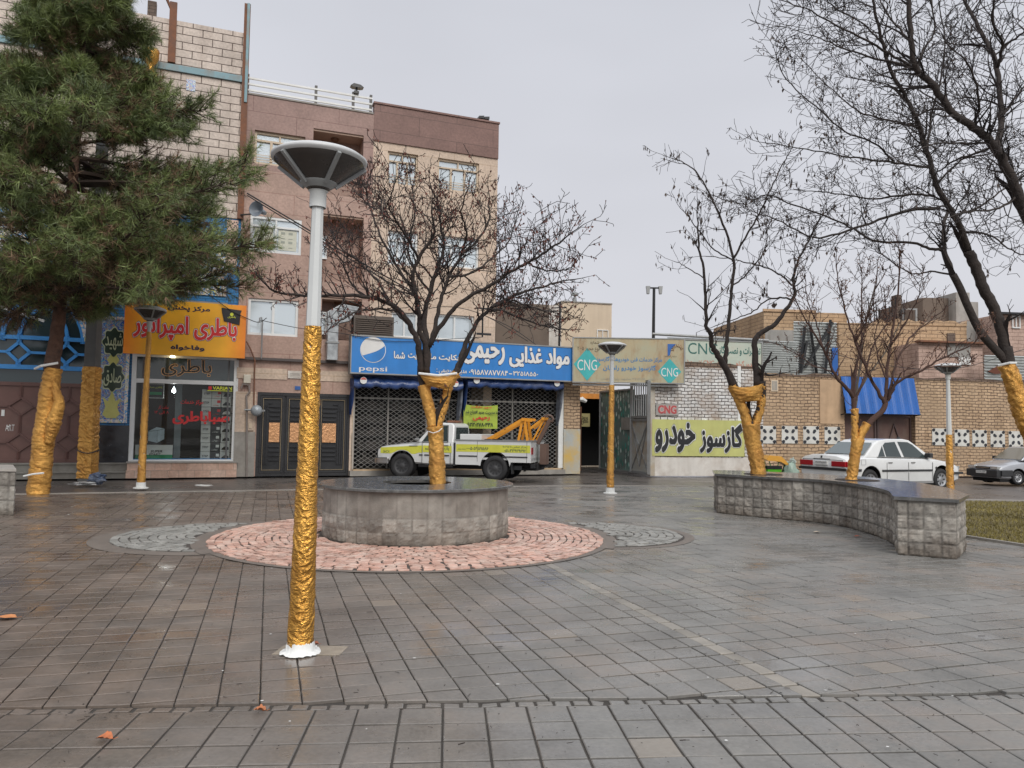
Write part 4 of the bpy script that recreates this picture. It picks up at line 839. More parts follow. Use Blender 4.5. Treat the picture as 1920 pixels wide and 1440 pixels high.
p=s.mb(); p.tube([P_(476,760),P_(477,700),P_(478,676),P_(470,655),P_(462,640)],.022,6); s.put(p,'pipe',M_RUST)
# bent cable mast in front of the lower window
q=FA.p(491,672,-.3); s=Th('cable_mast','thin bent metal cable mast rising in front of the lower left window','mast',FA,(q[0],-.3,q[1]))
p=s.mb(); p.tube([FA.p(490,672,-.3)[0:1]+(-.3,)+FA.p(490,672,-.3)[1:]]+[(FA.p(a_,b_,-.3)[0],-.3,FA.p(a_,b_,-.3)[1]) for a_,b_ in ((491,640),(492,602),(490,595),(487,596),(487,604))],.022,6); s.put(p,'pole',M_STEEL)
# big metal air duct with cooler
q0=FA.p(614,606,-.3); q1=FA.p(632,676,-.3); s=Th('air_duct','bent galvanised air duct standing by the beige wall next to the blue sign','air duct',FA,(q0[0],-.3,zg+.03))
p=s.mb(); p.box(q0[0],q1[0],-.42,-.1,zg+.03,q0[1]); p.prism([(q0[0],q0[1]),(q1[0],q0[1]),(FA.p(655,604,-.3)[0],q0[1]+.1),(FA.p(672,594,-.3)[0],q0[1]+.55),(FA.p(640,588,-.3)[0],q0[1]+.62),(q0[0]-.02,q0[1]+.35)],1,-.42,-.1); s.put(p,'duct',mat('galvanised',(.36,.38,.39),.4,metal=.5,var=.3,vs=7,rv=.15),bevel=.01)
p=s.mb(); p.box(q0[0]-.03,q1[0]+.03,-.45,-.08,zg+.55,zg+.6); s.put(p,'duct_flange',M_STEEL)
r=FA.r(664,590,738,632,-.5); s=Th('air_cooler','dark louvred evaporative air cooler above the left end of the blue sign','air cooler',FA,((r[0]+r[1])/2,-.5,r[2])); p=s.mb(); p.box(r[0],r[1],-.5,.0,r[2],r[3]); s.put(p,'casing',mat('cooler_brown',(.11,.09,.075),.7)); p=s.mb()
for k in range(8): z=r[2]+.08+k*(r[3]-r[2]-.12)/8; p.bar((r[0]+.05,-.52,z),(r[1]-.05,-.52,z),.05,.02)
s.put(p,'louvres',mat('louvre_brown',(.13,.10,.08),.6))
# ================================================================== grocery shop
gL=FA.p(656,800,-.1)[0]; gR=FA.p(1084,800,-.1)[0]; zt_=FA.p(700,640,-.1)[1]
s_=Th('grocery_shop','single storey grocery shop with two closed lattice shutters','shop building',FA,((gL+gR)/2,-.1,0)); t=s_
o0=FA.r(664,712,862,880,-.1); o1=FA.r(874,712,1048,880,-.1)
m=t.mb(); wallh(m,gL,gR,0,zt_-.1,-.1,.2,[(o0[0],o0[1],.2,o0[3]),(o1[0],o1[1],.2,o1[3])]); t.put(m,'front_wall',M_BEIGE)
m=t.mb(); a=FA.p(1056,800,-.14)[0]; zz=FA.p(1070,812,-.1)[1]
m.box(a,gR+.02,-.2,-.1,1.55,zt_-.2); t.put(m,'brick_pillar',M_TAN)
m=t.mb(); m.box(a-.01,gR+.03,-.22,-.1,0,1.55); t.put(m,'painted_pillar_base',mat('flaked_yellow_paint',(.42,.44,.42),.7,var=.1,vs=1.5,dirt=(.62,.40,.08),dl=1,bmp=.3))
m=t.mb(); m.box(FA.p(1046,800,-.1)[0],a,-.16,-.1,.2,3.3); t.put(m,'shutter_jamb',M_WHITEP)
m=t.mb(); m.box(gL,gR,4.6,4.8,0,zt_-.1); m.box(gL,gL+.2,.2,4.6,0,zt_-.1); m.box(gR-.2,gR,.2,4.6,0,zt_-.1); m.box(gL,gR,-.1,4.8,zt_-.1,zt_); t.put(m,'shell',M_DKB)
m=t.mb(); m.box(gL,gR-.6,-.35,-.1,0,.16); t.put(m,'step',M_CONC); m=t.mb(); m.box(gL+.1,o1[1],-.30,.3,.162,.20); t.put(m,'sill',mat('sandstone_sill',(.50,.36,.22),.7,var=.2))
for i,(a,b,c,d) in enumerate((o0,o1)):
    p=t.mb(); c=.2; k=.20; hh=.068; n=int((b-a)/k)+1; rws=int((d-c)/hh)
    for r_ in range(rws):
        z=c+r_*hh
        pts=[(a+j*k/2,-.03,z+(hh if (j+r_)%2 else 0)*1.0) for j in range(2*n+1) if a+j*k/2<=b]
        for x,y in zip(pts,pts[1:]): p.bar(x,y,.012,.010)
    sh=t.put(p,'lattice_shutter',mat('lattice_metal',(.33,.32,.30),.5,metal=.3))
    p=t.mb()
    for f in ((.32,.68) if i==0 else (.5,)): x=a+(b-a)*f; p.bar((x,.02,c),(x,.02,d),.035)
    zz=FA.p(760,748,-.05)[1]; p.bar((a,.02,zz),(b,.02,zz),.05)
    p.box(a,a+.05,-.06,.0,c,d); p.box(b-.05,b,-.06,.0,c,d); t.put(p,'shutter_rail',mat('rail_metal',(.42,.40,.36),.5,metal=.3),sh)
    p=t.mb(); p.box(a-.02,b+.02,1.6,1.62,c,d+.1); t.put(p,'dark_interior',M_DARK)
# goods standing dimly inside
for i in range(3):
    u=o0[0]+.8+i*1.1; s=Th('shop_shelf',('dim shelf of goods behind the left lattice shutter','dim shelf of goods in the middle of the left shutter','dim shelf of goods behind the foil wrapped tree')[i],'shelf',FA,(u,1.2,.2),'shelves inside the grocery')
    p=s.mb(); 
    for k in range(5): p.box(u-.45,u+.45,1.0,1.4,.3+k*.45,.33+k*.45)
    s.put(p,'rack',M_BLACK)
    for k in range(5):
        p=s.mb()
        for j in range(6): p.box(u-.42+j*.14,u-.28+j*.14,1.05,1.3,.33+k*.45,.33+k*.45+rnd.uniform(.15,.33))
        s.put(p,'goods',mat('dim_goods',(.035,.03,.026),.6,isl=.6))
# awnings
M_AWN=mat('blue_tarpaulin',(.025,.06,.19),.3,var=.35,vs=3,bmp=.5,bs=3,dist=.08,dirt=(.12,.13,.18),dl=.5)
for i,(x0,x1,lab) in enumerate(((660,873,'left blue tarpaulin awning rolled over the lattice shutter'),(874,1062,'right blue tarpaulin awning rolled over the lattice shutter'))):
    v=-.75; a,zb_=FA.p(x0+4,724,v); b=FA.p(x1-4,728,v)[0]; zt2=FA.p(x0+4,708,v)[1]; s=Th('awning',lab,'awning',FA,((a+b)/2,-.1,zb_),'awnings over the grocery shutters')
    zw=zt2+.08; p=s.mb(); n=26; q=random.Random(i)
    prof=[(-.1,zw+.02),(-.35,zw+.03),(-.6,zt2),(-.72,zt2-.10),(-.74,zb_+.05),(-.70,zb_-.03),(-.62,zb_)]
    vs=[]; 
    for j in range(n+1):
        u=a+(b-a)*j/n; sag=.05*math.sin(j*2.1+i)+.03*math.sin(j*.9)
        vs+=[(u,y+.02*q.random(),z-sag*(k>1)*.6) for k,(y,z) in enumerate(prof)]
    kk=len(prof); p.add(vs,[(j*kk+k,(j+1)*kk+k,(j+1)*kk+k+1,j*kk+k+1) for j in range(n) for k in range(kk-1)]); aw=s.put(p,'canopy',M_AWN,smooth=True)
    for side,u in (('l',a),('r',b)):
        p=s.mb(); zlow=FA.p(700,775 if side=='l' else 790,-.4)[1]-(.0 if i==0 else .0); vs=[]; K=9
        for r_ in range(10):
            f=r_/9; z=zw-.05-(zw-zlow)*f
            for k in range(K): g=k/(K-1); vs.append((u+(.05*math.sin(k*2.3+r_*.4))*(1-.3*f),-.12-(.62*(1-.75*f))*g,z-.12*g*(1-f)))
        p.add(vs,[(r_*K+k,r_*K+k+1,(r_+1)*K+k+1,(r_+1)*K+k) for r_ in range(9) for k in range(K-1)]); s.put(p,'side_drape',M_AWN if (i,side)!=(1,'r') and (i,side)!=(0,'r') else mat('striped_drape',(.22,.24,.28),.6,var=.5,vs=5),smooth=True)
        p=s.mb(); 
        cu2=u+(.28 if side=='l' else -.28); cz=zt2-.08; disc(p,cu2,cz,.105,-.775,24); em=s.put(p,'round_emblem',M_WHITEP,aw); p=s.mb(); disc(p,cu2,cz,.095,-.779,24,lambda q_:q_[1]>cz+.01); s.put(p,'emblem_red_half',mat('emblem_red',(.55,.12,.10),.5),em)
# the blue sign
v=-.85; r=FA.r(660,629,1073,713,v); zA=(FA.p(661,628,v)[1]+FA.p(1073,654,v)[1])/2; zB=(FA.p(660,699,v)[1]+FA.p(1070,713,v)[1])/2
a,b=r[0],r[1]; s=Th('shop_sign','long blue grocery sign with a round drink logo and white Persian lettering','shop sign',FA,((a+b)/2,v,zB))
p=s.mb(); p.box(a,b,v,v+.35,zB,zA); sp_o=s.put(p,'sign_panel',mat('blue_sign',(.03,.205,.56),.38,var=.12,vs=.8,streak=.25,dirt=(.05,.17,.42),dl=.4)); p=s.mb(); p.box(a-.03,b+.03,v-.02,v+.37,zA,zA+.04); p.box(a-.03,b+.03,v-.02,v+.37,zB-.04,zB); p.box(b,b+.03,v-.02,v+.37,zB,zA);p.box(a-.03,a,v-.02,v+.37,zB,zA); s.put(p,'sign_rim',M_STEEL)
H=zA-zB; U=lambda f:a+(b-a)*f; Z=lambda f:zB+H*f; WL=mat('sign_white',(.70,.69,.67),.4,var=.06); DB=mat('sign_shadow_blue',(.02,.05,.14),.4)
def two(s,txt_,x0,x1,z0,z1,bd,v,g=.012):
    p=s.mb(); text(p,txt_,U(x0)-g,U(x1)+g,Z(z0)-g,Z(z1)+g,v-.004,bd+.03); s.put(p,'lettering_edge',DB)
    p=s.mb(); text(p,txt_,U(x0),U(x1),Z(z0),Z(z1),v-.010,bd); s.put(p,'lettering',WL)
two(s,'رحیمی',.475,.67,.37,.93,.045,v); two(s,'مواد غذایی',.69,.985,.33,.97,.045,v)
two(s,'شما',.175,.222,.43,.64,.03,v,.006); two(s,'حمایت',.235,.315,.43,.64,.03,v,.006); two(s,'حکایت ما',.33,.472,.42,.62,.03,v,.006)
two(s,'رحیمی :',.36,.425,.05,.2,.02,v,.006); two(s,'مدیریت',.43,.495,.05,.2,.02,v,.006); two(s,'۰۹۱۵۸۷۸۷۷۸۴',.505,.685,.07,.22,.025,v,.006); two(s,'-',.69,.705,.12,.15,.0,v,.003); two(s,'۳۲۵۱۸۵۵۰',.71,.83,.09,.22,.025,v,.006)
cx,cz,rr=U(.088),Z(.64),H*.355
p=s.mb(); disc(p,cx,cz,rr,v-.004,48); lg=s.put(p,'logo_ring',WL); p=s.mb(); disc(p,cx,cz,rr*.95,v-.008,48); s.put(p,'logo_blue',_m['blue_sign'],lg)
wave=lambda x:cz-rr*.55+ (.35*rr)*((x-cx)/rr+1)**1+.30*rr*max(0,(x-cx)/rr)**2
p=s.mb(); pts=[(cx+rr*.95*math.cos(2*math.pi*i/80),cz+rr*.95*math.sin(2*math.pi*i/80)) for i in range(80)]; up=[q_ for q_ in pts if q_[1]>wave(q_[0])]
xs2=sorted(q_[0] for q_ in up); lo_=[x for x in (cx+rr*.95*(-1+2*i/30) for i in range(31)) if (x-cx)**2+(wave(x)-cz)**2<(rr*.95)**2]
tri=[(x,wave(x)) for x in lo_]+sorted([q_ for q_ in up],key=lambda q_:math.atan2(q_[1]-cz,q_[0]-cx) if math.atan2(q_[1]-cz,q_[0]-cx)>-.6 else math.atan2(q_[1]-cz,q_[0]-cx)+2*math.pi)
p.quad(*[(x,v-.012,z) for x,z in tri]); s.put(p,'logo_wave',WL,lg)
p=s.mb(); text(p,'pepsi',U(.032),U(.148),Z(.01),Z(.185),v-.008,.012); s.put(p,'logo_lettering',WL)
# green banner on the right shutter
v=-.35; r=FA.r(870,758,933,804,v); s=Th('green_banner','lime green cloth banner with dark writing tied to the right shutter','banner',FA,((r[0]+r[1])/2,v,r[2]))
p=s.mb(); n=8; vs=[]
for j in range(n+1):
    for k in range(n+1): f,g=j/n,k/n; vs.append((r[0]+(r[1]-r[0])*f,v+.03*math.sin(f*7+g*2),r[3]-.05*g*0-(r[3]-r[2])*(1-g)+(.05*math.sin(f*3.14))*(-1 if g==1 else 0)))
p.add(vs,[(j*(n+1)+k,(j+1)*(n+1)+k,(j+1)*(n+1)+k+1,j*(n+1)+k+1) for j in range(n) for k in range(n)]); s.put(p,'cloth',mat('lime_cloth',(.36,.46,.06),.7,var=.15,vs=4),smooth=True)
w,h=r[1]-r[0],r[3]-r[2]; p=s.mb(); text(p,'سوپر مارکت',r[0]+w*.2,r[0]+w*.8,r[2]+h*.83,r[2]+h*.95,v-.05,.03); text(p,'رحیمی',r[0]+w*.25,r[0]+w*.75,r[2]+h*.33,r[2]+h*.5,v-.05,.03); s.put(p,'red_writing',M_RED)
p=s.mb(); text(p,'با مدیریت جدید افتتاح شد',r[0]+w*.03,r[0]+w*.97,r[2]+h*.56,r[2]+h*.76,v-.05,.03); text(p,'۰۹۳۳۰۲۷۸۰۳۳۸',r[0]+w*.06,r[0]+w*.85,r[2]+h*.08,r[2]+h*.25,v-.05,.03); s.put(p,'dark_writing',M_CALD)
# ================================================================== buildings behind the shops
def far_box(name,lab,cat,X0,X1,yt,Y,dp,mt,Yb=None,slope=.25,extra=None,z0=0):
    """box whose front corners project to X0,X1 and whose top-left corner is at pixel row yt"""
    Y=Y+5 if Y<39 and X0<1200 else Y; A=at(X0,yt,Y); f=Frame(A.x,A.y,slope); u1=f.p(X1,yt)[0]; s=Th(name,lab,cat,f,(u1/2,0,z0)); p=s.mb(); p.box(0,u1,0,dp,z0,A.z); s.put(p,'walls',mt)
    if extra: extra(s,f,u1,A.z)
    return s,f,u1,A.z
far_box('brick_gable','dark brown brick side building peeping above the blue sign','building',931,1030,566,31,4,M_BROWNR)
def cr(s,f,u1,z):
    r=f.r(1119,618,1140,640); window(s,r[0],r[1],r[2],r[3],-.05,M_ALU,'p_2',.04,.04,M_DGL)
    p=s.mb(); p.box(-.02,u1+.02,-.05,6,z,z+.06); s.put(p,'roof_edge',M_CONC)
    q=f.p(1087,560); p=s.mb(); p.lathe([(.1,z),(.1,z+.4),(.06,z+.4),(.06,z+.5),(.2,z+.52),(.2,z+.62),(.1,z+.7),(.001,z+.7)],12,(q[0],.8,0)); s.put(p,'flue',M_STEEL)
far_box('cream_house','plain cream rendered house behind the tan gas sign','building',1053,1147,566,34,6,M_CREAM,extra=cr)
s=far_box('dark_shaft','narrow dark railed lightwell between brown gable and cream house','lightwell',1030,1053,572,33,1.5,M_PLAST)[0]
q=at(1046,600,35.5); s=Th('cable_pole','thin dark cable pole standing in front of the cream house','pole',None,(q.x,q.y,0)); p=s.mb(); z=at(1050,566,35.5).z; p.tube([(q.x,q.y,0),(q.x+.1,q.y,z)],.05,6); p.bar((q.x-.3,q.y,z-.3),(q.x+.4,q.y,z-.25),.05); s.put(p,'pole',M_BLACK)
# floodlight mast
q=at(1223,632,38); zt3=at(1226,540,38).z; s=Th('floodlight_mast','tall thin dark mast with a pair of floodlights against the sky','floodlight mast',None,(q.x,q.y,0))
p=s.mb(); p.tube([(q.x,q.y,0),(q.x+.08,q.y,zt3)],[.11,.07],8); p.bar((q.x-.25,q.y,zt3),(q.x+.42,q.y,zt3),.07); s.put(p,'mast',M_BLACK)
for dx in (-.22,.40):
    p=s.mb(); p.prism([(q.x+dx-.1,zt3+.08),(q.x+dx+.1,zt3+.08),(q.x+dx+.06,zt3-.3),(q.x+dx-.06,zt3-.3)],1,q.y-.1,q.y+.1); s.put(p,'floodlight',M_STEEL)
# ================================================================== gas workshop gateway
v=0; FS=Frame(0,26.0,.0); a,zb1=FS.p(1074,713,v); b=FS.p(1283,722,v)[0]; zt1=(FS.p(1080,630,v)[1]+FS.p(1286,639,v)[1])/2; zb1=(zb1+FS.p(1280,722,v)[1])/2
s=Th('gas_sign','weathered tan sign with two turquoise diamonds lettered CNG over the gateway','sign',FS,((a+b)/2,v,zb1))
m_,t_,b_=nodes('weathered_tan_sign'); c_=coords(t_); n1=nn(t_,'ShaderNodeTexNoise',{0:c_,'Scale':1.1,'Detail':9,'Roughness':.7}).outputs[0]; o_=mul(t_,(.44,.36,.22,1),(.40,.39,.27,1),'MIX',rng(t_,n1,0,1,.4,.6)); n2=nn(t_,'ShaderNodeTexNoise',{0:nn(t_,'ShaderNodeMapping',{0:c_,3:(1,1,.35)}).outputs[0],'Scale':1.7,'Detail':9,'Roughness':.75}).outputs[0]; o_=mul(t_,o_,(.30,.16,.075,1),'MIX',rng(t_,n2,0,.9,.5,.7)); t_.links.new(o_,b_.inputs[0]); b_.inputs['Roughness'].default_value=.6
p=s.mb(); p.box(a,b,v,v+.1,zb1,zt1); s.put(p,'sign_panel',m_); H=zt1-zb1
p=s.mb(); frame_(p,(a-.02,b+.02,zb1-.02,zt1+.02),.035,v-.02,v+.12); s.put(p,'sign_rim',M_STEEL)
M_TURQ=mat('turquoise',(.05,.40,.40),.45,var=.12); M_CNGB=mat('faded_blue_letter',(.07,.20,.38),.5,var=.2,vs=5)
for cu_,cz_,hw,hh in ((.135,.395,.118,.385),(.875,.31,.105,.31)):
    p=s.mb(); x,z=U(cu_),Z(cz_)
U=lambda f:a+(b-a)*f; Z=lambda f:zb1+H*f; WDT=b-a
for cu_,cz_,hw,hh in ((.128,.40,.122,.37),(.868,.26,.105,.30)):
    x,z=U(cu_),Z(cz_); w=WDT*hw; h=H*hh; pts=[(x-w,z),(x,z+h),(x+w,z),(x,z-h)]
    if cz_<.3: pts=[(x-w,z),(x,z+h),(x+w,z),(x+w*.15,zb1+.02),(x-w*.15,zb1+.02)]
    p=s.mb(); p.quad(*[(i,v-.005,j) for i,j in pts]); dd=s.put(p,'diamond',M_TURQ); p=s.mb(); text(p,'CNG',x-w*.72,x+w*.72,z-h*.36,z+h*.28,v-.010,-.0); s.put(p,'diamond_lettering',WL,dd)
p=s.mb(); text(p,'مرکز خدمات فنی خودروهای گازسوز',U(.21),U(.80),Z(.455),Z(.59),v-.006,.025); text(p,'گازسوز خودرو راهیان',U(.27),U(.745),Z(.255),Z(.40),v-.006,.03); s.put(p,'lettering',M_CNGB)
p=s.mb(); text(p,'شماره',U(.155),U(.235),Z(.85),Z(.93),v-.006,.01); text(p,'نوع مجوز ۲۰۰۵',U(.04),U(.24),Z(.68),Z(.80),v-.006,.01); s.put(p,'small_lettering',mat('brown_letter',(.10,.07,.04),.6))
p=s.mb(); text(p,'تلفن ۳۲۵۱۰۸۱۰ مشهد بلوار راهیان',U(.25),U(.74),Z(.05),Z(.11),v-.006,0); s.put(p,'faded_lettering',mat('very_faded_letter',(.28,.28,.24),.6)) 
p=s.mb(); text(p,'سازمان استاندارد',U(.82),U(.93),Z(.58),Z(.63),v-.006,0); s.put(p,'tiny_lettering',_m['brown_letter'])
p=s.mb(); x,z=U(.85),Z(.80); p.quad((x,v-.006,z+.13),(x+.28,v-.006,z+.13),(x+.12,v-.006,z-.05),(x+.08,v-.006,z-.26),(x,v-.006,z-.28)); em=s.put(p,'emblem_square',mat('emblem_blue',(.03,.12,.38),.4)); p=s.mb()
for i in range(9): aa=R_(20+i*20); p.bar((x+.33+.15*math.cos(aa),v-.008,z-.08+.15*math.sin(aa)),(x+.33+.21*math.cos(aa),v-.008,z-.08+.21*math.sin(aa)),.045,.006)
for i in range(12): a1,a2=R_(i*16),R_(i*16+16); p.bar((x+.33+.13*math.cos(a1),v-.009,z-.08+.13*math.sin(a1)),(x+.33+.13*math.cos(a2),v-.009,z-.08+.13*math.sin(a2)),.03,.006)
s.put(p,'emblem_gear',mat('emblem_brown',(.30,.12,.05),.5),em)
p=s.mb(); p.bar((a,v+.1,zb1-.08),(b-.2,v+.1,zb1-.08),.06); s.put(p,'support_bar',M_STEEL)
# things inside the gateway
gx0=gR+.03; xw=FW.p(1222,800)[0]; WP=FW.o+FW.t*xw      # corner of the white wall
uW=(WP-FA.o).dot(FA.t); 
s=Th('yard_shed','dark open shed behind the gateway with a rusty orange roof beam','shed',FA,((gx0+uW)/2,2.6,0))
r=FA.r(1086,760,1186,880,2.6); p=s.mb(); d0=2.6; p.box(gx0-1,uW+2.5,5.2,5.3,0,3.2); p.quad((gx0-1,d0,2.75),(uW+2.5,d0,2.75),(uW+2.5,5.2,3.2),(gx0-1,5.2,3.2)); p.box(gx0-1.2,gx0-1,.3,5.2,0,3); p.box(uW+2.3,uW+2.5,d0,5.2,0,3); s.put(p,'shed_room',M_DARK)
z_=FA.p(1120,748,2.5)[1]; p=s.mb(); p.box(gx0-.6,uW+.5,2.45,2.6,z_,z_+.2); s.put(p,'orange_beam',mat('orange_beam_paint',(.62,.24,.04),.5,var=.2,dirt=(.2,.1,.05),dl=.5))
p=s.mb(); p.box(gx0-.6,uW+.8,2.75,2.95,z_+.2,z_+.95); s.put(p,'brick_lintel',M_TAN)
p=s.mb(); p.box(gx0-.6,uW+.8,3.4,3.5,z_+.95,z_+2.0); s.put(p,'corrugated_siding',brick('corrugated_grey',(.42,.43,.42),(.36,.37,.36),(.16,.16,.155),9,.11,.03,.8,.5,streak=.2,warp=0))
M_COR=_m['corrugated_grey']
p=s.mb(); r=FA.r(1086,775,1106,800,2.4); p.box(r[0],r[1],2.4,2.43,r[2],r[3]); si=s.put(p,'yard_notice',mat('dirty_ochre',(.42,.36,.16),.6)); p=s.mb(); text(p,'ممنوع',r[0]+.1,r[1]-.08,r[2]+.08,r[2]+.25,2.39,.02); text(p,'ورود',r[0]+.1,r[1]-.1,r[3]-.3,r[3]-.1,2.39,.02); s.put(p,'notice_lettering',M_BLACK,si)
p=s.mb(); q=random.Random(5); pts=[(gx0-.4+i*.18,2.5,2.62+.12*q.random()) for i in range(12)]; p.tube(pts,[.07+.05*q.random() for i in pts],7); s.put(p,'rolled_tarp',M_WHITEP)
p=s.mb(); x=FA.p(1088,850,1.6)[0]; p.tube([(x,1.6,0),(x,1.6,2.4)],.04,6); s.put(p,'post',M_RUST)
# patterned green gate leaf (hinged inwards) and grey leaf
def leaf(name,lab,PA,PB,h,org=None):
    d=(PB-PA); f=Frame(PA.x,PA.y,0); f.a=math.atan2(d.y,d.x); f.t=Vector((math.cos(f.a),math.sin(f.a),0)); f.n=Vector((-math.sin(f.a),math.cos(f.a),0)); f.M=Matrix.Translation(Vector((PA.x,PA.y,0)))@Matrix.Rotation(f.a,4,'Z')
    return Th(name,lab,'gate leaf',f,(d.length/2,0,0)),d.length,f
A=G(1125,884); A=at(1125,884,29.6); A.z=0; B_=at(1186,885,27.4); B_.z=0
s,L,f=leaf('patterned_gate','tall dark gate leaf covered with white and turquoise teardrop marks',A,B_,3.1)
p=s.mb(); p.box(0,L,0,.05,.05,3.0); pg=s.put(p,'leaf_panel',mat('grey_green_gate',(.17,.20,.185),.5,var=.3,vs=2,dirt=(.07,.33,.26),dl=.6)); q=random.Random(8)
for nm,mt,sel in (('teardrop_marks',mat('mint_mark',(.62,.72,.66),.5,isl=.3),0),('green_marks',mat('turq_mark',(.05,.30,.24),.5,isl=.4),1)):
    p=s.mb()
    for i in range(13):
        for j in range(15):
            if (q.random()<.42)!=(sel==1): continue
            x=.13+i*L/13.3+q.gauss(0,.02); z=.2+j*.19+(i%2)*.09; 
            if x>L-.05 or q.random()<.25: continue
            h=.10+.03*q.random(); p.quad((x-.042,-.006,z),(x,-.006,z-h*.7),(x+.044,-.006,z),(x+.015,-.006,z+h),(x-.02,-.006,z+h*.9))
    s.put(p,nm,mt,pg)
p=s.mb(); p.box(L*.68,L*.98,-.03,-.01,1.55,2.0); s.put(p,'letter_box',M_CONC); p=s.mb(); p.bar((0,-.03,.06),(L,-.03,.06),.06);p.bar((0,-.03,3.0),(L,-.03,3.0),.06);p.bar((.03,-.03,.06),(.03,-.03,3.0),.06); s.put(p,'frame',M_STEEL)
A=at(1183,888,27.2);A.z=0; B_=at(1217,893,25.8);B_.z=0
s,L,f=leaf('grey_gate','grey steel gate leaf with upright bars above a cross braced rusty panel',A,B_,3.1); zt4=3.2
p=s.mb(); 
for x in (0.03,L-.03): p.bar((x,0,.08),(x,0,zt4),.09)
for z in (.1,1.9,2.0,zt4): p.bar((0,0,z),(L,0,z),.08)
s.put(p,'frame',M_STEEL); p=s.mb(); p.box(.06,L-.06,.0,.02,.1,1.9); s.put(p,'lower_panel',mat('rusty_grey_panel',(.36,.36,.33),.6,var=.15,dirt=(.36,.20,.07),dl=.8)); p=s.mb()
for k in range(8): x=.1+k*(L-.2)/7; p.bar((x,0,2.0),(x,0,zt4),.035)
s.put(p,'upright_bars',mat('bar_grey',(.40,.41,.40),.5)); p=s.mb()
for a_,b_ in (((.1,.2),(L/2,1.0)),((L/2,1.0),(L-.1,1.8)),((L-.1,.2),(L*.55,.95)),((.1,1.75),(L*.45,1.05)),((.12,1.8),(L*.5,.3)),((L*.5,.3),(L-.1,1.8))): p.bar((a_[0],-.02,a_[1]),(b_[0],-.02,b_[1]),.03,.03)
s.put(p,'cross_brace',M_STEEL)
# ================================================================== right hand wall
xw0=xw; xw1=FW.p(1431,800)[0]; xe=FW.p(2300,800)[0]; zW=FW.p(1330,690)[1]; zR=FW.p(1500,705)[1]
t=Th('whitewashed_wall','whitewashed brick wall carrying the yellow gas banner','wall',FW,((xw0+xw1)/2,0,0)); zpl=FW.p(1300,858)[1]
p=t.mb(); p.box(xw0,xw1,0,.3,zpl,zW); t.put(p,'brickwork',M_WHB); p=t.mb(); p.box(xw0,xw1,-.03,.3,0,zpl); t.put(p,'plaster_base',M_PLAST)
p=t.mb(); p.box(xw0-.06,xw0+.1,-.05,.32,0,zW-.15); t.put(p,'gate_post',mat('cream_post',(.45,.42,.36),.6,dirt=(.4,.25,.1),dl=.6,vs=3)); p=t.mb(); p.box(xw0-.14,xw0-.06,-.06,.0,1.0,2.1); t.put(p,'red_post',mat('dark_red_paint',(.22,.02,.02),.5,var=.2))
p=t.mb(); x=FW.p(1386,800)[0]; p.box(x-.06,x+.06,-.02,.0,zpl+.01,zW+.1); t.put(p,'white_strip',M_WHITEP)
p=t.mb(); n=14; q=random.Random(2); pts=[(xw0+(xw1-xw0)*i/n,zW+(.12+.12*q.random())*math.sin(math.pi*i/n)**.5) for i in range(n+1)]; p.prism(pts+[(xw1,zW-.01),(xw0,zW-.01)],1,.02,.28); t.put(p,'broken_top',brick('dark_top_brick',(.22,.16,.12),(.16,.11,.08),(.07,.05,.04),.25,.1,.012,1,streak=.2))
v=-.06; r=FW.r(1223,786,1396,856,v); s=Th('yellow_banner','pale yellow board with black Persian lettering outlined in white on the whitewashed wall','banner',FW,((r[0]+r[1])/2,v,r[2]))
p=s.mb(); p.box(r[0],r[1],v,-.001,r[2],r[3]); s.put(p,'board',mat('pale_yellow_board',(.50,.51,.18),.5,var=.12,vs=1.2,streak=.25,dirt=(.45,.40,.14),dl=.4)); w,h=r[1]-r[0],r[3]-r[2]
for nm,bd,mt,dv,g in (('lettering_outline_grey',.10,mat('mid_grey_line',(.22,.23,.15),.5),.004,.0),('lettering_outline',.085,M_WHITEP,.008,-.012),('lettering',.05,M_BLACK,.012,-.03)):
    p=s.mb(); text(p,'گازسوز',r[0]+w*.50-g,r[0]+w*.985+g,r[2]+h*.07-g,r[2]+h*.93+g,v-dv,bd); s.put(p,nm,mt); p=s.mb(); text(p,'خودرو',r[0]+w*.02-g,r[0]+w*.47+g,r[2]+h*.07-g,r[2]+h*.95+g,v-dv,bd); s.put(p,nm,mt)
v=-.05; r=FW.r(1230,757,1272,779,v); s=Th('cng_plate','small grey plate with red CNG letters above the yellow board','sign',FW,((r[0]+r[1])/2,v,r[2])); p=s.mb(); p.box(r[0],r[1],v,-.001,r[2],r[3]); s.put(p,'plate',mat('grey_plate',(.33,.32,.30),.6,dirt=(.4,.2,.15),dl=.5)); 
for bd,mt,dv in ((.09,mat('pink_edge',(.60,.38,.35),.5),.004),(.045,mat('dull_red_letter',(.42,.07,.07),.5),.008)): p=s.mb(); text(p,'CNG',r[0]+.07,r[1]-.07,r[2]+.05,r[3]-.05,v-dv,bd); s.put(p,'lettering',mt)
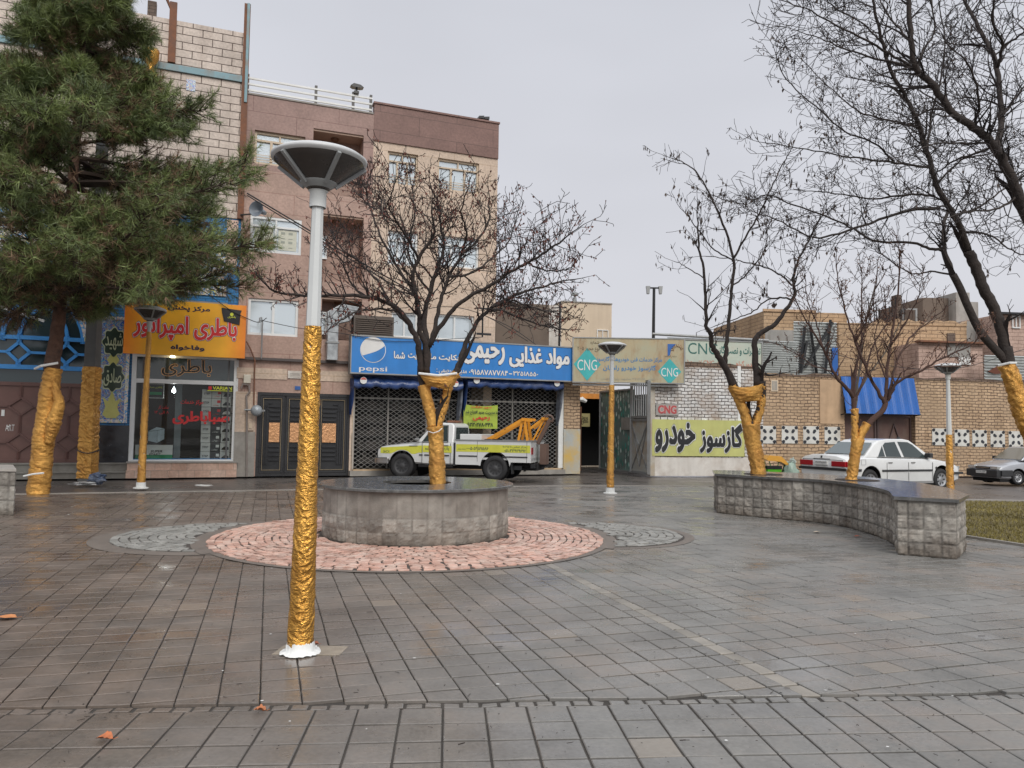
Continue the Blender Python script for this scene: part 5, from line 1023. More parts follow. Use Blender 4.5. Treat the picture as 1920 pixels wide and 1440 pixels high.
# tan wall
DO=FW.r(1583,712,1718,905); 
t=Th('brick_wall','long tan brick wall with inlaid white and black tile squares','wall',FW,((xw1+xe)/2,0,0))
p=t.mb(); wallh(p,xw1+.002,xe,0,zR,.0,.3,[(DO[0],DO[1],-.1,zR-.35)]); bw=t.put(p,'brickwork',M_TAN)
p=t.mb(); n=60; q=random.Random(4); pts=[(xw1+.01+(xe-xw1-.02)*i/n,zR+.02+.10*q.random()) for i in range(n+1)]; p.prism(pts+[(xe-.01,zR-.02),(xw1+.01,zR-.02)],1,-.03,.31); t.put(p,'coping_course',_m['dark_top_brick'])
r=FW.r(1536,720,1581,795); p=t.mb(); p.box(r[0],FW.p(1581,750)[0],-.035,.0,r[2]+.0,zR-.1); t.put(p,'mud_plaster_patch',M_MUDP)
M_TW=mat('white_tile_piece',(.62,.62,.58),.35,isl=.15,dirt=(.35,.28,.2),dl=.5); M_TB=mat('black_tile_piece',(.03,.033,.04),.3,isl=.3)
q=random.Random(6)
for cxp,cyp in ((1440,815),(1481,815),(1521,815.5),(1561,816.5),(1762,819),(1804,821),(1837,822),(1871,823),(1905,824),(1940,826),(1978,828)):
    u,z=FW.p(cxp,cyp,-.02); hs=.31; p=t.mb()
    p.box(u-hs,u+hs,-.018,0,z-hs,z+hs); o=t.put(p,'tile_square',M_TW); p=t.mb(); n=5; k=2*hs/n
    for i in range(n):
        for j in range(n):
            e_=(i in(0,n-1) and j in(0,n-1)); d_=((i,j) in ((1,1),(1,3),(3,1),(3,3)))
            if not(e_ or d_): continue
            x,z2=u-hs+(i+.5)*k,z-hs+(j+.5)*k; a_=q.gauss(0,.15)+(R_(45) if d_ else 0); w_,h_=(k*.52,k*.52) if e_ else (k*.46,k*.72)
            if d_ and (i-2)*(j-2)<0: a_=-a_
            c_,s2=math.cos(a_),math.sin(a_); f_=.86; 
            p.quad(*[(x+(X*c_+Y*s2),-.024,z2+(-X*s2+Y*c_)) for X,Y in ((-w_*f_,-h_*.6),(0,-h_),(w_*f_,-h_*.6),(w_,h_*.6),(0,h_),(-w_,h_*.5))])
    t.put(p,'black_tile_pieces',M_TB,o)
r=FW.r(1446,712,1459,734,-.02); p=t.mb(); p.box(r[0],r[1],-.02,0,r[2],r[3]); gv=t.put(p,'vent_grille',M_CREAM); p=t.mb()
for k in range(4): x=r[0]+.04+k*.05; p.box(x,x+.025,-.03,-.018,r[2]+.04,r[3]-.04)
t.put(p,'grille_bars',M_STEEL,gv)
# house door in the recess, blue sheet canopy
a,b,c,d=DO; s=Th('house_door','old brown double steel door in the brick wall under the blue canopy','door',FW,((a+b)/2,.25,0)); M_BRD=mat('old_brown_door',(.115,.062,.05),.55,var=.25,vs=3,dirt=(.2,.16,.12),dl=.4)
p=s.mb(); p.box(a,b,.25,.3,0,2.25); s.put(p,'door_panel',M_BRD); p=s.mb(); p.box(a,b,.28,.3,2.25,zR-.3); 
for k in range(9): x=a+(b-a)*k/8; p.bar((x,.22,2.3),(x,.22,2.9),.04)
s.put(p,'transom',M_BLACK); p=s.mb(); mid=a+(b-a)*.5
for x0,x1 in ((a,mid-.02),(mid+.02,b)):
    frame_(p,(x0,x1,.03,2.22),.07,.2,.25); xm_=(x0+x1)/2; frame_(p,(x0+.14,x1-.14,.25,.95),.04,.21,.25)
    for a_,b_ in (((xm_-.25,1.2),(xm_,1.9)),((xm_,1.9),(xm_+.25,1.2))): p.bar((a_[0],.22,a_[1]),(b_[0],.22,b_[1]),.04)
p.bar((a,.2,2.3),(b,.2,2.3),.1); s.put(p,'door_frame',mat('door_frame_brown',(.08,.05,.045),.5))
z0_,z1_=FW.p(1650,776,-.35)[1],FW.p(1650,708,0)[1]; ca,cb=FW.p(1582,750,-.2)[0],FW.p(1720,750,-.2)[0]
s=Th('blue_canopy','bright blue corrugated sheet canopy above the brown house door','canopy',FW,((ca+cb)/2,0,z0_)); p=s.mb(); n=90; vs=[]
for i in range(n+1):
    u=ca+(cb-ca)*i/n; w=.014*math.sin(i*1.9); vs+=[(u,-.05+w,z1_),(u-.02,-.38+w,z0_)]
p.add(vs,[(2*i,2*i+2,2*i+3,2*i+1) for i in range(n)]); s.put(p,'sheet',mat('blue_sheet',(.018,.115,.40),.45,var=.12,vs=1.5)); p=s.mb(); p.bar((ca,-.0,z0_-.05),(ca,-.36,z0_),.04); p.bar((cb,-.0,z0_-.05),(cb,-.36,z0_),.04); s.put(p,'bracket',M_BLACK)
# second sign and corrugated hoarding above the wall
v=.6; r=FW.r(1284,638,1430,691,v); zz0=r[2]; s=Th('repair_sign','pale green sign lettered CNG in dark green above the whitewashed wall','sign',FW,((r[0]+r[1])/2,v,zz0))
r=(r[0],FW.p(1428,660,v)[0],FW.p(1284,691,v)[1],FW.p(1284,637,v)[1]); w,h=r[1]-r[0],r[3]-r[2]
p=s.mb(); p.box(r[0],r[1],v,v+.08,r[2],r[3]); s.put(p,'sign_panel',mat('pale_green_sign',(.46,.52,.44),.5,var=.1,vs=1.5,dirt=(.50,.42,.34),dl=.6)); p=s.mb(); frame_(p,(r[0]-.03,r[1]+.03,r[2]-.03,r[3]+.03),.04,v-.03,v+.1); s.put(p,'sign_rim',M_STEEL)
p=s.mb(); text(p,'CNG',r[0]+w*.04,r[0]+w*.42,r[2]+h*.52,r[2]+h*.90,v-.006,.0); text(p,'تعمیرات و نصب گاز',r[0]+w*.44,r[0]+w*.985,r[2]+h*.50,r[2]+h*.86,v-.006,.025); s.put(p,'lettering',mat('dark_green_letter',(.03,.13,.11),.5))
p=s.mb(); text(p,'صدور گواهی سلامت CNG (تست)',r[0]+w*.03,r[0]+w*.93,r[2]+h*.08,r[2]+h*.34,v-.006,.02); s.put(p,'red_lettering',mat('faded_red_letter',(.50,.20,.14),.5))
v=.62; h0=FW.p(1284,694,v)[1]; h1=FW.p(1284,632,v)[1]; u0=FW.p(1225,640,v)[0]; u1=FW.p(1500,640,v)[0]
s=Th('corrugated_hoarding','corrugated metal hoarding standing on the wall behind the pale green sign','hoarding',FW,((u0+u1)/2,v+.1,h0-.3))
def corr(p,u0,u1,z0,z1,v,n,amp=.03):
    vs=[]
    for i in range(n*4+1):
        z=z0+(z1-z0)*i/(n*4); y=v+amp*math.sin(i*math.pi/2); vs+=[(u0,y,z),(u1,y,z)]
    p.add(vs,[(2*i,2*i+1,2*i+3,2*i+2) for i in range(n*4)])
p=s.mb(); corr(p,FW.p(1428,660,v)[0],u1,h0,h1,v+.12,14); corr(p,u0+.6,FW.p(1428,660,v)[0],h0,h1,v+.2,14); s.put(p,'corrugated_sheet',mat('galv_sheet',(.46,.48,.47),.45,metal=.3,var=.12,vs=1.5)); p=s.mb(); p.tube([(u0,v+.1,h1+.08),(u1-1.2,v+.1,h1+.0)],.05,8); p.bar((u0+.6,v+.1,h0-.08),(u1,v+.1,h0-.08),.08)
for k in range(5): x=u0+.8+k*(u1-u0-1)/4; p.bar((x,v+.25,h0-1),(x,v+.25,h1),.06)
s.put(p,'support_frame',M_STEEL)
# houses behind the right wall
def exA(s,f,u1,z):
    p=s.mb(); p.box(-.05,u1*.62,-.06,0,z-.02,z+.09); s.put(p,'parapet_cap',M_MUDP)
    r=f.r(1434,618,1475,640); p=s.mb(); p.box(r[0],r[1]+.3,-.04,0,r[2]-.6,r[3]); s.put(p,'grey_patch',M_GREYP)
far_box('old_brick_house','old ochre brick house with flat parapet left of the scaffold hoarding','house',1432,1588,583,33,6,M_TAN2,extra=exA,slope=.1)
A=at(1490,700,30.5); f=Frame(A.x,A.y,.12); r=f.r(1490,610,1572,700); s=Th('scaffold_hoarding','tall torn corrugated sheet on a leaning steel scaffold above the wall','hoarding',f,((r[0]+r[1])/2,0,3.3)); p=s.mb()
corr(p,r[0],r[1],3.4,f.p(1530,603)[1],.1,22,.035); s.put(p,'corrugated_sheet',_m['galv_sheet']); p=s.mb()
for a_,b_ in (((1500,698),(1508,612)),((1530,700),(1518,610)),((1546,700),(1556,600)),((1508,690),(1560,605)),((1512,640),(1500,700))): p.bar((f.p(*a_)[0],-.05,f.p(*a_)[1]),(f.p(*b_)[0],-.05,f.p(*b_)[1]),.09)
s.put(p,'scaffold',M_BLACK); p=s.mb(); u=f.p(1566,640)[0]; p.box(u-.12,u+.12,.02,.06,3.7,f.p(1566,652)[1]); s.put(p,'blue_patch',_m['blue_sheet'])
def exB(s,f,u1,z):
    p=s.mb(); q=random.Random(3)
    n=22; pts=[(u1*i/n,z+.02+.25*q.random()*(i>6)) for i in range(n+1)]; p.prism(pts+[(u1,z-.02),(0,z-.02)],1,-.03,.3); s.put(p,'broken_parapet',M_TAN2)
    r=f.r(1775,625,1790,648); p=s.mb(); p.box(r[0],r[1],-.06,0,r[2],r[3]); s.put(p,'stove_pipe_patch',M_DKB); p=s.mb(); q=random.Random(8)
    for x in range(1632,1700,5): A_=f.p(x+q.uniform(-2,2),600); p.bar((A_[0],.15,z-.1),(A_[0]+q.uniform(-.1,.1),.15,z+.5+q.random()*.8),.035)
    s.put(p,'rebar',M_BLACK); p=s.mb(); a_=f.p(1686,600)[0]; b_=f.p(1696,600)[0]; p.box(a_,b_,.2,.6,z-.1,z+1.3); s.put(p,'brick_stack',M_DKB); p=s.mb(); a_=f.p(1700,600)[0]; b_=f.p(1728,600)[0]; frame_(p,(a_,b_,z-.05,z+.75),.07,.3,.36); s.put(p,'parapet_frame',M_STEEL)
far_box('ochre_terrace','long ochre brick house with ragged parapet behind the middle tree','house',1572,1812,606,32,6,M_TAN2,extra=exB,slope=.05)
def exC(s,f,u1,z):
    r=f.r(1775,642,1818,670); p=s.mb(); p.box(r[0],r[1],-.05,0,r[2],r[3]); w_=s.put(p,'shuttered_window',M_GREYP); r=f.r(1796,670,1818,684); p=s.mb(); p.box(r[0],r[1],-.07,0,r[2],r[3]); s.put(p,'white_notice',M_WHITEP)
    p=s.mb(); p.box(-.1,u1+.1,-.25,.1,z,z+.07); s.put(p,'roof_edge',M_RUST)
far_box('pinkish_house','low pinkish brick house with a grey shutter and white notice','house',1722,1842,642,30.6,3,M_PKB,extra=exC,slope=.15)
far_box('roof_hut','brown mud brick hut on the ochre roof below the bare branches','roof hut',1730,1795,558,36,4,M_BROWNR,slope=.05,z0=5)
far_box('grey_stair_house','grey rendered stair tower rising behind the ochre house','stair tower',1792,1818,548,35.5,3,M_GREYP,slope=.05,z0=4)
far_box('roof_tank','grey water tank block on the roof right of the stair tower','water tank',1818,1834,566,36,2,M_GREYP,slope=.05,z0=4)
far_box('grey_side_house','pale grey rendered house wall behind the right lamp','house',1812,1880,602,33.5,5,M_GREYP,slope=.1)
def exD(s,f,u1,z):
    for (x0,y0,x1,y1) in ((1896,592,1912,616),): r=f.r(x0,y0,x1,y1); window(s,r[0],r[1],r[2],r[3],-.06,M_ALU,'p_2',.05,.05,M_DGL)
    p=s.mb(); p.box(-.3,u1,-.3,.1,z,z+.08); s.put(p,'roof_edge',M_BLACK)
far_box('pale_brick_house','pale pink brick two storey house at the right edge of the photo','house',1868,2200,590,32.5,6,M_PKB,extra=exD,slope=.12)
A=at(1845,715,30.0); f=Frame(A.x,A.y,.15); r=f.r(1845,668,2100,715); s=Th('low_corrugated_fence','low corrugated fence with a rusty red patch above the wall at far right','fence',f,((r[0]+r[1])/2,0,r[2])); p=s.mb(); corr(p,r[0],r[1],3.3,f.p(1860,666)[1],0,12,.035); s.put(p,'corrugated_sheet',_m['galv_sheet']); p=s.mb(); rr=f.r(1852,684,1892,702,-.06); p.prism([(rr[0],rr[2]+.1),(rr[0]+.3,rr[2]),(rr[1],rr[2]+.05),(rr[1],rr[3]-.1),(rr[0]+.5,rr[3])],1,-.07,-.045); s.put(p,'rust_patch',mat('deep_rust',(.14,.05,.03),.9))
# ================================================================== street lamps wrapped in gold foil
def crinkle(seed,amp):
    def f(P_,i,j):
        a=1-abs(noise.noise(Vector((P_.x*7+seed,P_.y*7,P_.z*17+P_.x*12))))*2.4; b=1-abs(noise.noise(Vector((P_.x*15,P_.y*15+seed,P_.z*38-P_.x*14))))*2.4
        return 1+amp*.75*a+amp*.4*b-amp*.4+amp*.5*noise.noise(Vector((P_.x*2,P_.y*2,P_.z*4+seed)))
    return f
def foil_hi(s,b,zb,zf,rr):
    p=s.mb(); N,K=90,620; vs=[]
    rid=lambda x,y,z:1-abs(noise.noise(Vector((x,y,z))))*2.2
    for i in range(K+1):
        z=zb+(zf-zb)*i/K; r0=rr(z)+.005
        for j in range(N):
            a=2*math.pi*j/N; ca,sa=math.cos(a),math.sin(a); mixd=.5+.5*math.sin(z*2.3+1); zd=z-math.sin(a)*.11*mixd+math.cos(a)*.06*(1-mixd)
            h=rid(ca*1.3,sa*1.3,zd*20)*.0062+rid(ca*2.6+7,sa*2.6,zd*42+3)*.0034+noise.noise(Vector((ca*1.2,sa*1.2,z*5)))*.005
            r=r0+h; vs.append((b.x+r*ca,b.y+r*sa,z))
    p.add(vs,[(i*N+j,i*N+(j+1)%N,(i+1)*N+(j+1)%N,(i+1)*N+j) for i in range(K) for j in range(N)]); s.put(p,'foil_wrap',M_FOIL,smooth=True)
def wrink(seed,rads,amp=.011,fz=17):
    def f(P_,i,j):
        n1=noise.noise(Vector((P_.x*8+seed,P_.y*8,P_.z*fz+P_.x*fz*.9))); n2=noise.noise(Vector((P_.x*13,P_.y*13+seed,P_.z*fz*2.1-P_.x*fz*1.2))); n3=noise.noise(Vector((P_.x*3,P_.y*3,P_.z*4+seed)))
        return 1+amp*((1-abs(n1)*2.6)*1.0+(1-abs(n2)*2.6)*.5-.9+n3*.9)/max(.03,rads[min(i,len(rads)-1)])
    return f
def lamp(px,py,topy,foily,D,lab,detail=1,H=None,lean=0,foilbot=.0,film=M_FOIL,hs=1.0):
    b=G(px,py) if not D else Vector((at(px,py,D).x,D,0)); h=at(px,topy,b.y).z if not H else H; zf=at(px,foily,b.y).z
    s=Th('street_lamp',lab,'street lamp',None,(b.x,b.y,0),'white lamp posts wrapped in gold foil'); s.o.rotation_euler=(0,lean,0)
    k=h/3.55; rr=lambda z:(.078-.038*min(1,z/(h*.83)))*(1 if detail else 1.08)
    zc=h*.908; p=s.mb(); p.tube([(b.x,b.y,0),(b.x,b.y,zc)],[rr(0),rr(zc)],8); s.put(p,'pole',M_POST)
    n=int(60+80*detail); zb=foilbot
    if detail: foil_hi(s,b,zb,zf,rr)
    else:
      n=170; p=s.mb(); p.tube([(b.x,b.y,zb+(zf-zb)*i/n) for i in range(n+1)],[(rr(zb+(zf-zb)*i/n)+.013) for i in range(n+1)],30,cap=False,disp=wrink(px,[.075],.0085,20)); s.put(p,'foil_wrap',film,smooth=True)
    p=s.mb(); q=random.Random(int(px)); R=.15
    if detail:
        vs=[];K=64
        for ri_,(r_,z_) in enumerate(((.088,.075),(.094,.05),(.100,.022),(.118,.012),(.140,.006))):
            for j_ in range(K): a=2*math.pi*j_/K; w_=noise.noise(Vector((math.cos(a)*3,math.sin(a)*3,ri_*1.7)))+.6*noise.noise(Vector((math.cos(a)*9,math.sin(a)*9,ri_*3))); rr_=r_+w_*(.008+.016*(ri_>2)); vs.append((b.x+rr_*math.cos(a),b.y+rr_*math.sin(a),max(.004,z_+.02*w_*(ri_<2)+.012*abs(w_)*(ri_>2))))
        p.add(vs,[(i*K+j_,i*K+(j_+1)%K,(i+1)*K+(j_+1)%K,(i+1)*K+j_) for i in range(4) for j_ in range(K)]); s.put(p,'torn_tape',M_TAPE,smooth=True)
    else: p.lathe([(.17,.004),(.17,.03),(.11,.04),(.105,.15)],16,(b.x,b.y,0)); s.put(p,'base_collar',M_WHITEP)
    # head
    c=(b.x,b.y,h); R=.335*k*hs
    p=s.mb(); p.lathe([(rr(zc)+.018,zc-.10*k),(rr(zc)+.018,zc+.012*k),(rr(zc)+.03,zc+.02*k)],24,(b.x,b.y,0)); s.put(p,'collar',M_POST,smooth=True)
    zr=h-.09*k; zcn=zc+.01*k
    p=s.mb(); p.lathe([(.05,zcn),*[((.115*k*hs+(R*.97-.115*k*hs)*t_)*.985,zcn+.055*k+(zr-.01*k-zcn-.055*k)*t_) for t_ in (0,.25,.5,.75,.97)],(R*.95,zr)],40,(b.x,b.y,0)); s.put(p,'diffuser',M_DIFF if detail else M_DIFF,smooth=True)
    p=s.mb(); p.lathe([(R*.94,zr-.012*k),(R,zr+.002),(R*1.005,zr+.018*k),(R*.90,zr+.042*k),(R*.6,zr+.074*k),(R*.3,zr+.088*k),(.001,zr+.092*k)],48,(b.x,b.y,0)); s.put(p,'dome',M_DOME,smooth=True)
    p=s.mb(); p.lathe([(.04,zcn-.002),(.125*k*hs,zcn+.058*k),(.14*k*hs,zcn+.085*k),(.125*k*hs,zcn+.09*k)],32,(b.x,b.y,0)); s.put(p,'cradle',M_RIB,smooth=True)
    nr=5
    for i in range(nr):
        a=R_(-52+72*i); ca,sa=math.cos(a),math.sin(a); pts=[]
        for f in range(9):
            t_=f/8; r_=.115*k*hs+(R*.97-.115*k*hs)*t_; z=zcn+.055*k+(zr-.01*k-zcn-.055*k)*t_; rd=r_+.004*k; tw=.0; pts.append((b.x+rd*ca,b.y+rd*sa,z-.006))
        p=s.mb()
        for A_,B_ in zip(pts,pts[1:]): p.bar(A_,B_,.026*k,.026*k)
        s.put(p,'rib',M_RIB)
    return s
M_DIFF=mat('smoked_diffuser',(.045,.038,.034),.25,var=.15,spec=.6,vs=5); M_RIB=mat('lamp_rib_grey',(.30,.31,.31),.4); M_DOME=mat('lamp_dome',(.55,.56,.56),.35)
lamp(563,1224,258,612,None,'nearest and biggest foil wrapped lamp post in front of the round planter',1,lean=.010,H=3.505)
lamp(264,916,573,622,None,'lamp post in front of the battery shop, foil almost to its head',0,film=M_FOIL2,hs=.88,lean=.012)
lamp(1144,926,641,722,None,'lamp post in front of the CNG gateway',0,film=M_FOIL2,foilbot=.16,lean=.008)
lamp(1782,931,681,815,19.4,'lamp post between the white car and the silver car, foil only on its lower half',0,film=M_FOIL2,hs=1.0,lean=-.002)
# mortar pad below the nearest lamp
b=G(558,1224); p=MB(); p.T=None; slab(p,[(b.x-.17,b.y-.05),(b.x+.30,b.y-.05),(b.x+.32,b.y+.16),(b.x-.15,b.y+.18)],.006); struct(p,'mortar_pad',mat('sandy_mortar',(.27,.23,.18),.6,var=.2,vs=9,bmp=.4))
# ================================================================== utility pole and bag
b=G(163,905); s=Th('utility_pole','tall square concrete utility pole wrapped in gold film behind the pine','utility pole',None,(b.x,b.y,0)); w=.22
p=s.mb(); p.prism([(b.x-w,b.y-w),(b.x+w,b.y-w),(b.x+w,b.y+w),(b.x-w,b.y+w)],2,0,3.9); 
p=s.mb(); zt5=9.5; vs=[(b.x+sx*w_,b.y+sy*w_,z) for z,w_ in ((0,.165),(zt5,.11)) for sx,sy in ((-1,-1),(1,-1),(1,1),(-1,1))]; p.add(vs,[(0,3,2,1),(4,5,6,7),(0,1,5,4),(1,2,6,5),(2,3,7,6),(3,0,4,7)]); s.put(p,'pole',mat('pole_concrete',(.13,.13,.125),.8,var=.2),bevel=.02)
zf=at(165,688,b.y).z; p=s.mb(); n=180; vs=[];N=48
for i in range(n+1):
    z=.12+(zf-.12)*i/n; w_=.165-.055*z/zt5+.018
    for j in range(N):
        a=2*math.pi*j/N+math.pi/4; r_=w_*min(1/max(abs(math.cos(a)),1e-3),1/max(abs(math.sin(a)),1e-3)); r_=min(r_,w_*1.405); r_+=.018*(.6-abs(noise.noise(Vector((math.cos(a)*2,math.sin(a)*2,z*12+math.cos(a)*2))))*2.4); vs.append((b.x+r_*math.cos(a),b.y+r_*math.sin(a),z))
p.add(vs,[(i*N+j,i*N+(j+1)%N,(i+1)*N+(j+1)%N,(i+1)*N+j) for i in range(n) for j in range(N)]); s.put(p,'foil_wrap',M_FOIL2,smooth=False)
p=s.mb(); z=at(165,846,b.y).z; p.tube([(b.x+.25*math.cos(i/3),b.y+.27*math.sin(i/3)-.02,z+.04*math.sin(i*.7)) for i in range(20)],.015,5); s.put(p,'tie_cord',mat('black_cord',(.03,.03,.03),.5))
def crumple(c,sx,sy,sz,seed,amp=.35,n=14,m_=18):
    p=MB(); vs=[]
    for i in range(n+1):
        th_=math.pi*i/n
        for j in range(m_):
            ph=2*math.pi*j/m_; d=Vector((math.sin(th_)*math.cos(ph),math.sin(th_)*math.sin(ph),math.cos(th_))); r=1+amp*noise.noise(d*2.1+Vector((seed,0,0)))*1.6+amp*.5*noise.noise(d*5+Vector((0,seed,0))); vs.append((c[0]+sx*d.x*r,c[1]+sy*d.y*r,max(.003,c[2]+sz*d.z*r)))
    p.add(vs,[(i*m_+j,i*m_+(j+1)%m_,(i+1)*m_+(j+1)%m_,(i+1)*m_+j) for i in range(n) for j in range(m_)]); return p
c=G(176,908); s=Th('rubbish_sheet','crumpled navy and white plastic sheet lying at the foot of the utility pole','rubbish',None,(c.x,c.y,0))
p=crumple((c.x+.10,c.y-.05,.14),.20,.16,.12,2,.5); p.T=None; p.v=[tuple(s.T@Vector(q)) for q in p.v]; s.put(p,'navy_sheet',mat('navy_plastic',(.05,.08,.15),.35,var=.4,vs=8,dirt=(.4,.42,.45),dl=.5))
p=crumple((c.x-.10,c.y-.25,.03),.28,.15,.04,6,.6); p.v=[tuple(s.T@Vector(q)) for q in p.v]; s.put(p,'white_sheet',mat('white_plastic',(.45,.45,.44),.4,var=.4,vs=9))
# ================================================================== bare trees
def smooth_path(pts,k=5):
    P=[Vector(p) for p in pts]; P=[P[0]*2-P[1]]+P+[P[-1]*2-P[-2]]; o=[]
    for a,b,c_,d in zip(P,P[1:],P[2:],P[3:]):
        for i in range(k):
            u=i/k; o.append(.5*((2*b)+(c_-a)*u+(2*a-5*b+4*c_-d)*u*u+(3*b-a-3*c_+d)*u**3))
    o.append(P[-2]); return o
class Tree:
    def __init__(s,seed,up=.25,dens=1.0,leaf=None,rmin=.0045): s.q=random.Random(seed); s.big=MB(); s.small=MB(); s.tips=[]; s.up=up; s.dens=dens; s.rmin=rmin
    def rv(s): 
        while 1:
            v=Vector((s.q.uniform(-1,1),s.q.uniform(-1,1),s.q.uniform(-1,1)))
            if .05<v.length<1: return v.normalized()
    def limb(s,pts,r0,r1,wob=.012,sub=5,spawn=1.0,L=1.0,start=.15,n=8):
        P=smooth_path(pts,sub); wob=wob if spawn else 0; r0*=.86 if spawn else .85; r1*=1 if spawn else .85; P=[p+s.rv()*wob*min(1,i) for i,p in enumerate(P)]; k=len(P); R=[r0+(r1-r0)*(i/(k-1))**.8 for i in range(k)]
        s.big.tube(P,R,n); tot=sum((b-a).length for a,b in zip(P,P[1:])); cnt=int(tot*10.0*s.dens*spawn)
        for _ in range(cnt):
            f=start+(1-start)*s.q.random()**.85; i=min(k-2,int(f*(k-1))); d=(P[i+1]-P[i]).normalized(); a=s.rv(); a=(a-d*a.dot(d)); 
            if a.length<.2: continue
            a.normalize(); dd=(d*s.q.uniform(.3,1.0)+a*s.q.uniform(.6,1.1)+Vector((0,0,s.up))).normalized()
            s.twig(P[i].lerp(P[i+1],s.q.random()),dd,L*s.q.uniform(.35,1.0)*(1.15-.5*f),min(R[i]*.55,.012+.012*s.q.random()),2)
        s.twig(P[-1],(P[-1]-P[-3]).normalized(),L*.6,max(r1,.006),2)
    def twig(s,p,d,L,r,lv):
        k=max(3,int(L/.10)); st=L/k; P=[p.copy()]; R=[r]
        for i in range(k):
            d=(d+s.rv()*.21+Vector((0,0,s.up*.18))).normalized(); p=p+d*st; P.append(p.copy()); R.append(max(s.rmin,r*(1-.8*(i+1)/k)))
            if lv>0 and s.q.random()<(.62 if lv==2 else .5)*min(1.3,s.dens+.2):
                a=s.rv(); a=(a-d*a.dot(d)).normalized(); s.twig(p.copy(),(d*.6+a*.8+Vector((0,0,s.up*.6))).normalized(),L*s.q.uniform(.25,.6),max(s.rmin,R[-1]*.7),lv-1)
        (s.small).tube(P,R,3,cap=False); s.tips.append((p,d))
    def finish(s,th,bark,twig_,leafm=None,nleaf=0,size=.03,hang=0,lname='dry_leaves'):
        T=th.T
        for mb in (s.big,s.small): mb.v=[(a+T[0][3],b+T[1][3],c+T[2][3]) for a,b,c in mb.v]
        tr=th.put(s.big,'trunk',bark,smooth=True); cr_=th.put(s.small,'crown',twig_,recalc=False)
        if leafm:
            p=MB(); tp=s.tips
            for _ in range(nleaf):
                q_,d=tp[s.q.randrange(len(tp))]; q_=q_-d*s.q.random()*.15+s.rv()*.02; a=s.rv()*size*s.q.uniform(.5,1.2); e=Vector((0,0,-1))*size*hang+s.rv()*size*(1 if not hang else .25); c_=[q_,q_+a*.5+e*.5,q_+e,q_-a*.3+e*.5]; p.add([tuple(x+Vector((T[0][3],T[1][3],T[2][3]))) for x in c_],[(0,1,2,3)])
            tag(th.put(p,lname,leafm,cr_,recalc=False),None,None,None,'stuff')
def PX(sc,ox,oy,pts,Y,dy=0,z=None):
    """traced limb: points (x,y) in a zoomed crop -> places at depth Y, drifting by dy metres along the limb"""
    o=[];n=len(pts)
    for i,(x,y) in enumerate(pts): o.append(at(ox+x/sc,oy+y/sc,Y+dy*(i/(n-1))))
    return o
def foiltube(th,pts,rad,name='foil_wrap',m_=None,seed=1,n=42):
    P=smooth_path(pts,8); k=len(P); R=[]
    for i in range(k):
        f=i/(k-1)*(len(rad)-1); a=int(min(f,len(rad)-2)); R.append(rad[a]+(rad[a+1]-rad[a])*(f-a))
    # resample finely
    Q=[];RR=[]
    R=[r_*.98+.004 for r_ in R]
    for i in range(k-1):
        w_=max(1,int((P[i+1]-P[i]).length/.014))
        for j in range(w_): Q.append(P[i].lerp(P[i+1],j/w_)); RR.append(R[i]+(R[i+1]-R[i])*j/w_)
    Q.append(P[-1]);RR.append(R[-1]); p=th.mb(); p.tube(Q,RR,n,disp=wrink(seed,RR,.0125 if RR[0]<.19 else .02,15 if RR[0]<.19 else 11)); return th.put(p,name,m_ or M_FOIL2,smooth=True)
M_LEAFR=mat('dry_red_leaf',(.13,.045,.032),.8,isl=.5); M_LEAFB=mat('dry_brown_leaf',(.20,.10,.06),.8,isl=.5); M_POD=mat('dark_pod',(.06,.04,.03),.7,isl=.4)
# --- tree in the round planter
Y=11.55; b=at(821,906,Y); th=Th('bare_tree','spreading bare tree with dark red seed pods growing from the round planter','tree',None,(b.x,Y,.62)); T=Tree(21,up=.22,dens=1.0)
z2=lambda pts,dy=0:PX(3.097,500,280,pts,Y,dy)
k8=Y/F_PX
base=[at(821,912,Y),at(819,860,Y),at(817,812,Y)]
T.limb([base[2]]+[at(x,y,Y) for x,y in ((806,780),(797,735),(789,702))],.085,.07,spawn=0); T.limb([base[2]]+[at(x,y,Y) for x,y in ((829,772),(839,735),(850,706),(860,690))],.07,.06,spawn=0)
T.limb(base,.12,.10,spawn=0)
T.limb(z2([(895,1300),(880,1130),(830,1020),(770,940),(690,885),(560,855),(400,850),(220,850),(60,825),(10,800)],-1.4),.062,.012,start=.4,L=.65)
T.limb(z2([(930,1300),(922,1150),(890,1060),(885,950),(868,850),(850,740),(880,640),(960,520),(975,440)],-.8),.060,.018,start=.3,L=.9)
T.limb(z2([(930,1260),(935,1130),(915,980),(950,830),(990,700),(1030,570),(1010,440),(1000,330),(960,230)],1.0),.060,.012,start=.3)
T.limb(z2([(935,1150),(975,1050),(1010,880),(1060,740),(1130,620),(1230,520),(1290,420),(1290,330)],.4),.045,.012,start=.3)
T.limb(z2([(938,1150),(1040,980),(1150,870),(1290,800),(1400,720),(1520,660),(1640,580),(1730,520)],-1.0),.045,.012,start=.3)
T.limb(z2([(1105,1285),(1150,1150),(1200,1040),(1270,950),(1350,890),(1450,840),(1600,800),(1720,760)],.9),.052,.014,start=.3)
T.limb(z2([(1300,925),(1400,950),(1550,1010),(1680,1040),(1740,1050)],1.6),.025,.010,start=.1,L=.8)
T.limb(z2([(1300,920),(1420,880),(1500,900),(1620,940)],-1.2),.022,.010,start=.1,L=.8)
T.limb(z2([(830,1020),(740,930),(640,760),(520,640),(420,560),(370,470)],1.5),.030,.010,start=.2)
T.limb(z2([(868,850),(780,720),(690,560),(620,400),(580,260),(600,150)],.9),.030,.010,start=.2)
T.limb(z2([(780,940),(700,930),(600,930),(480,960),(400,1020)],-1.5),.022,.010,start=.2,L=.7)
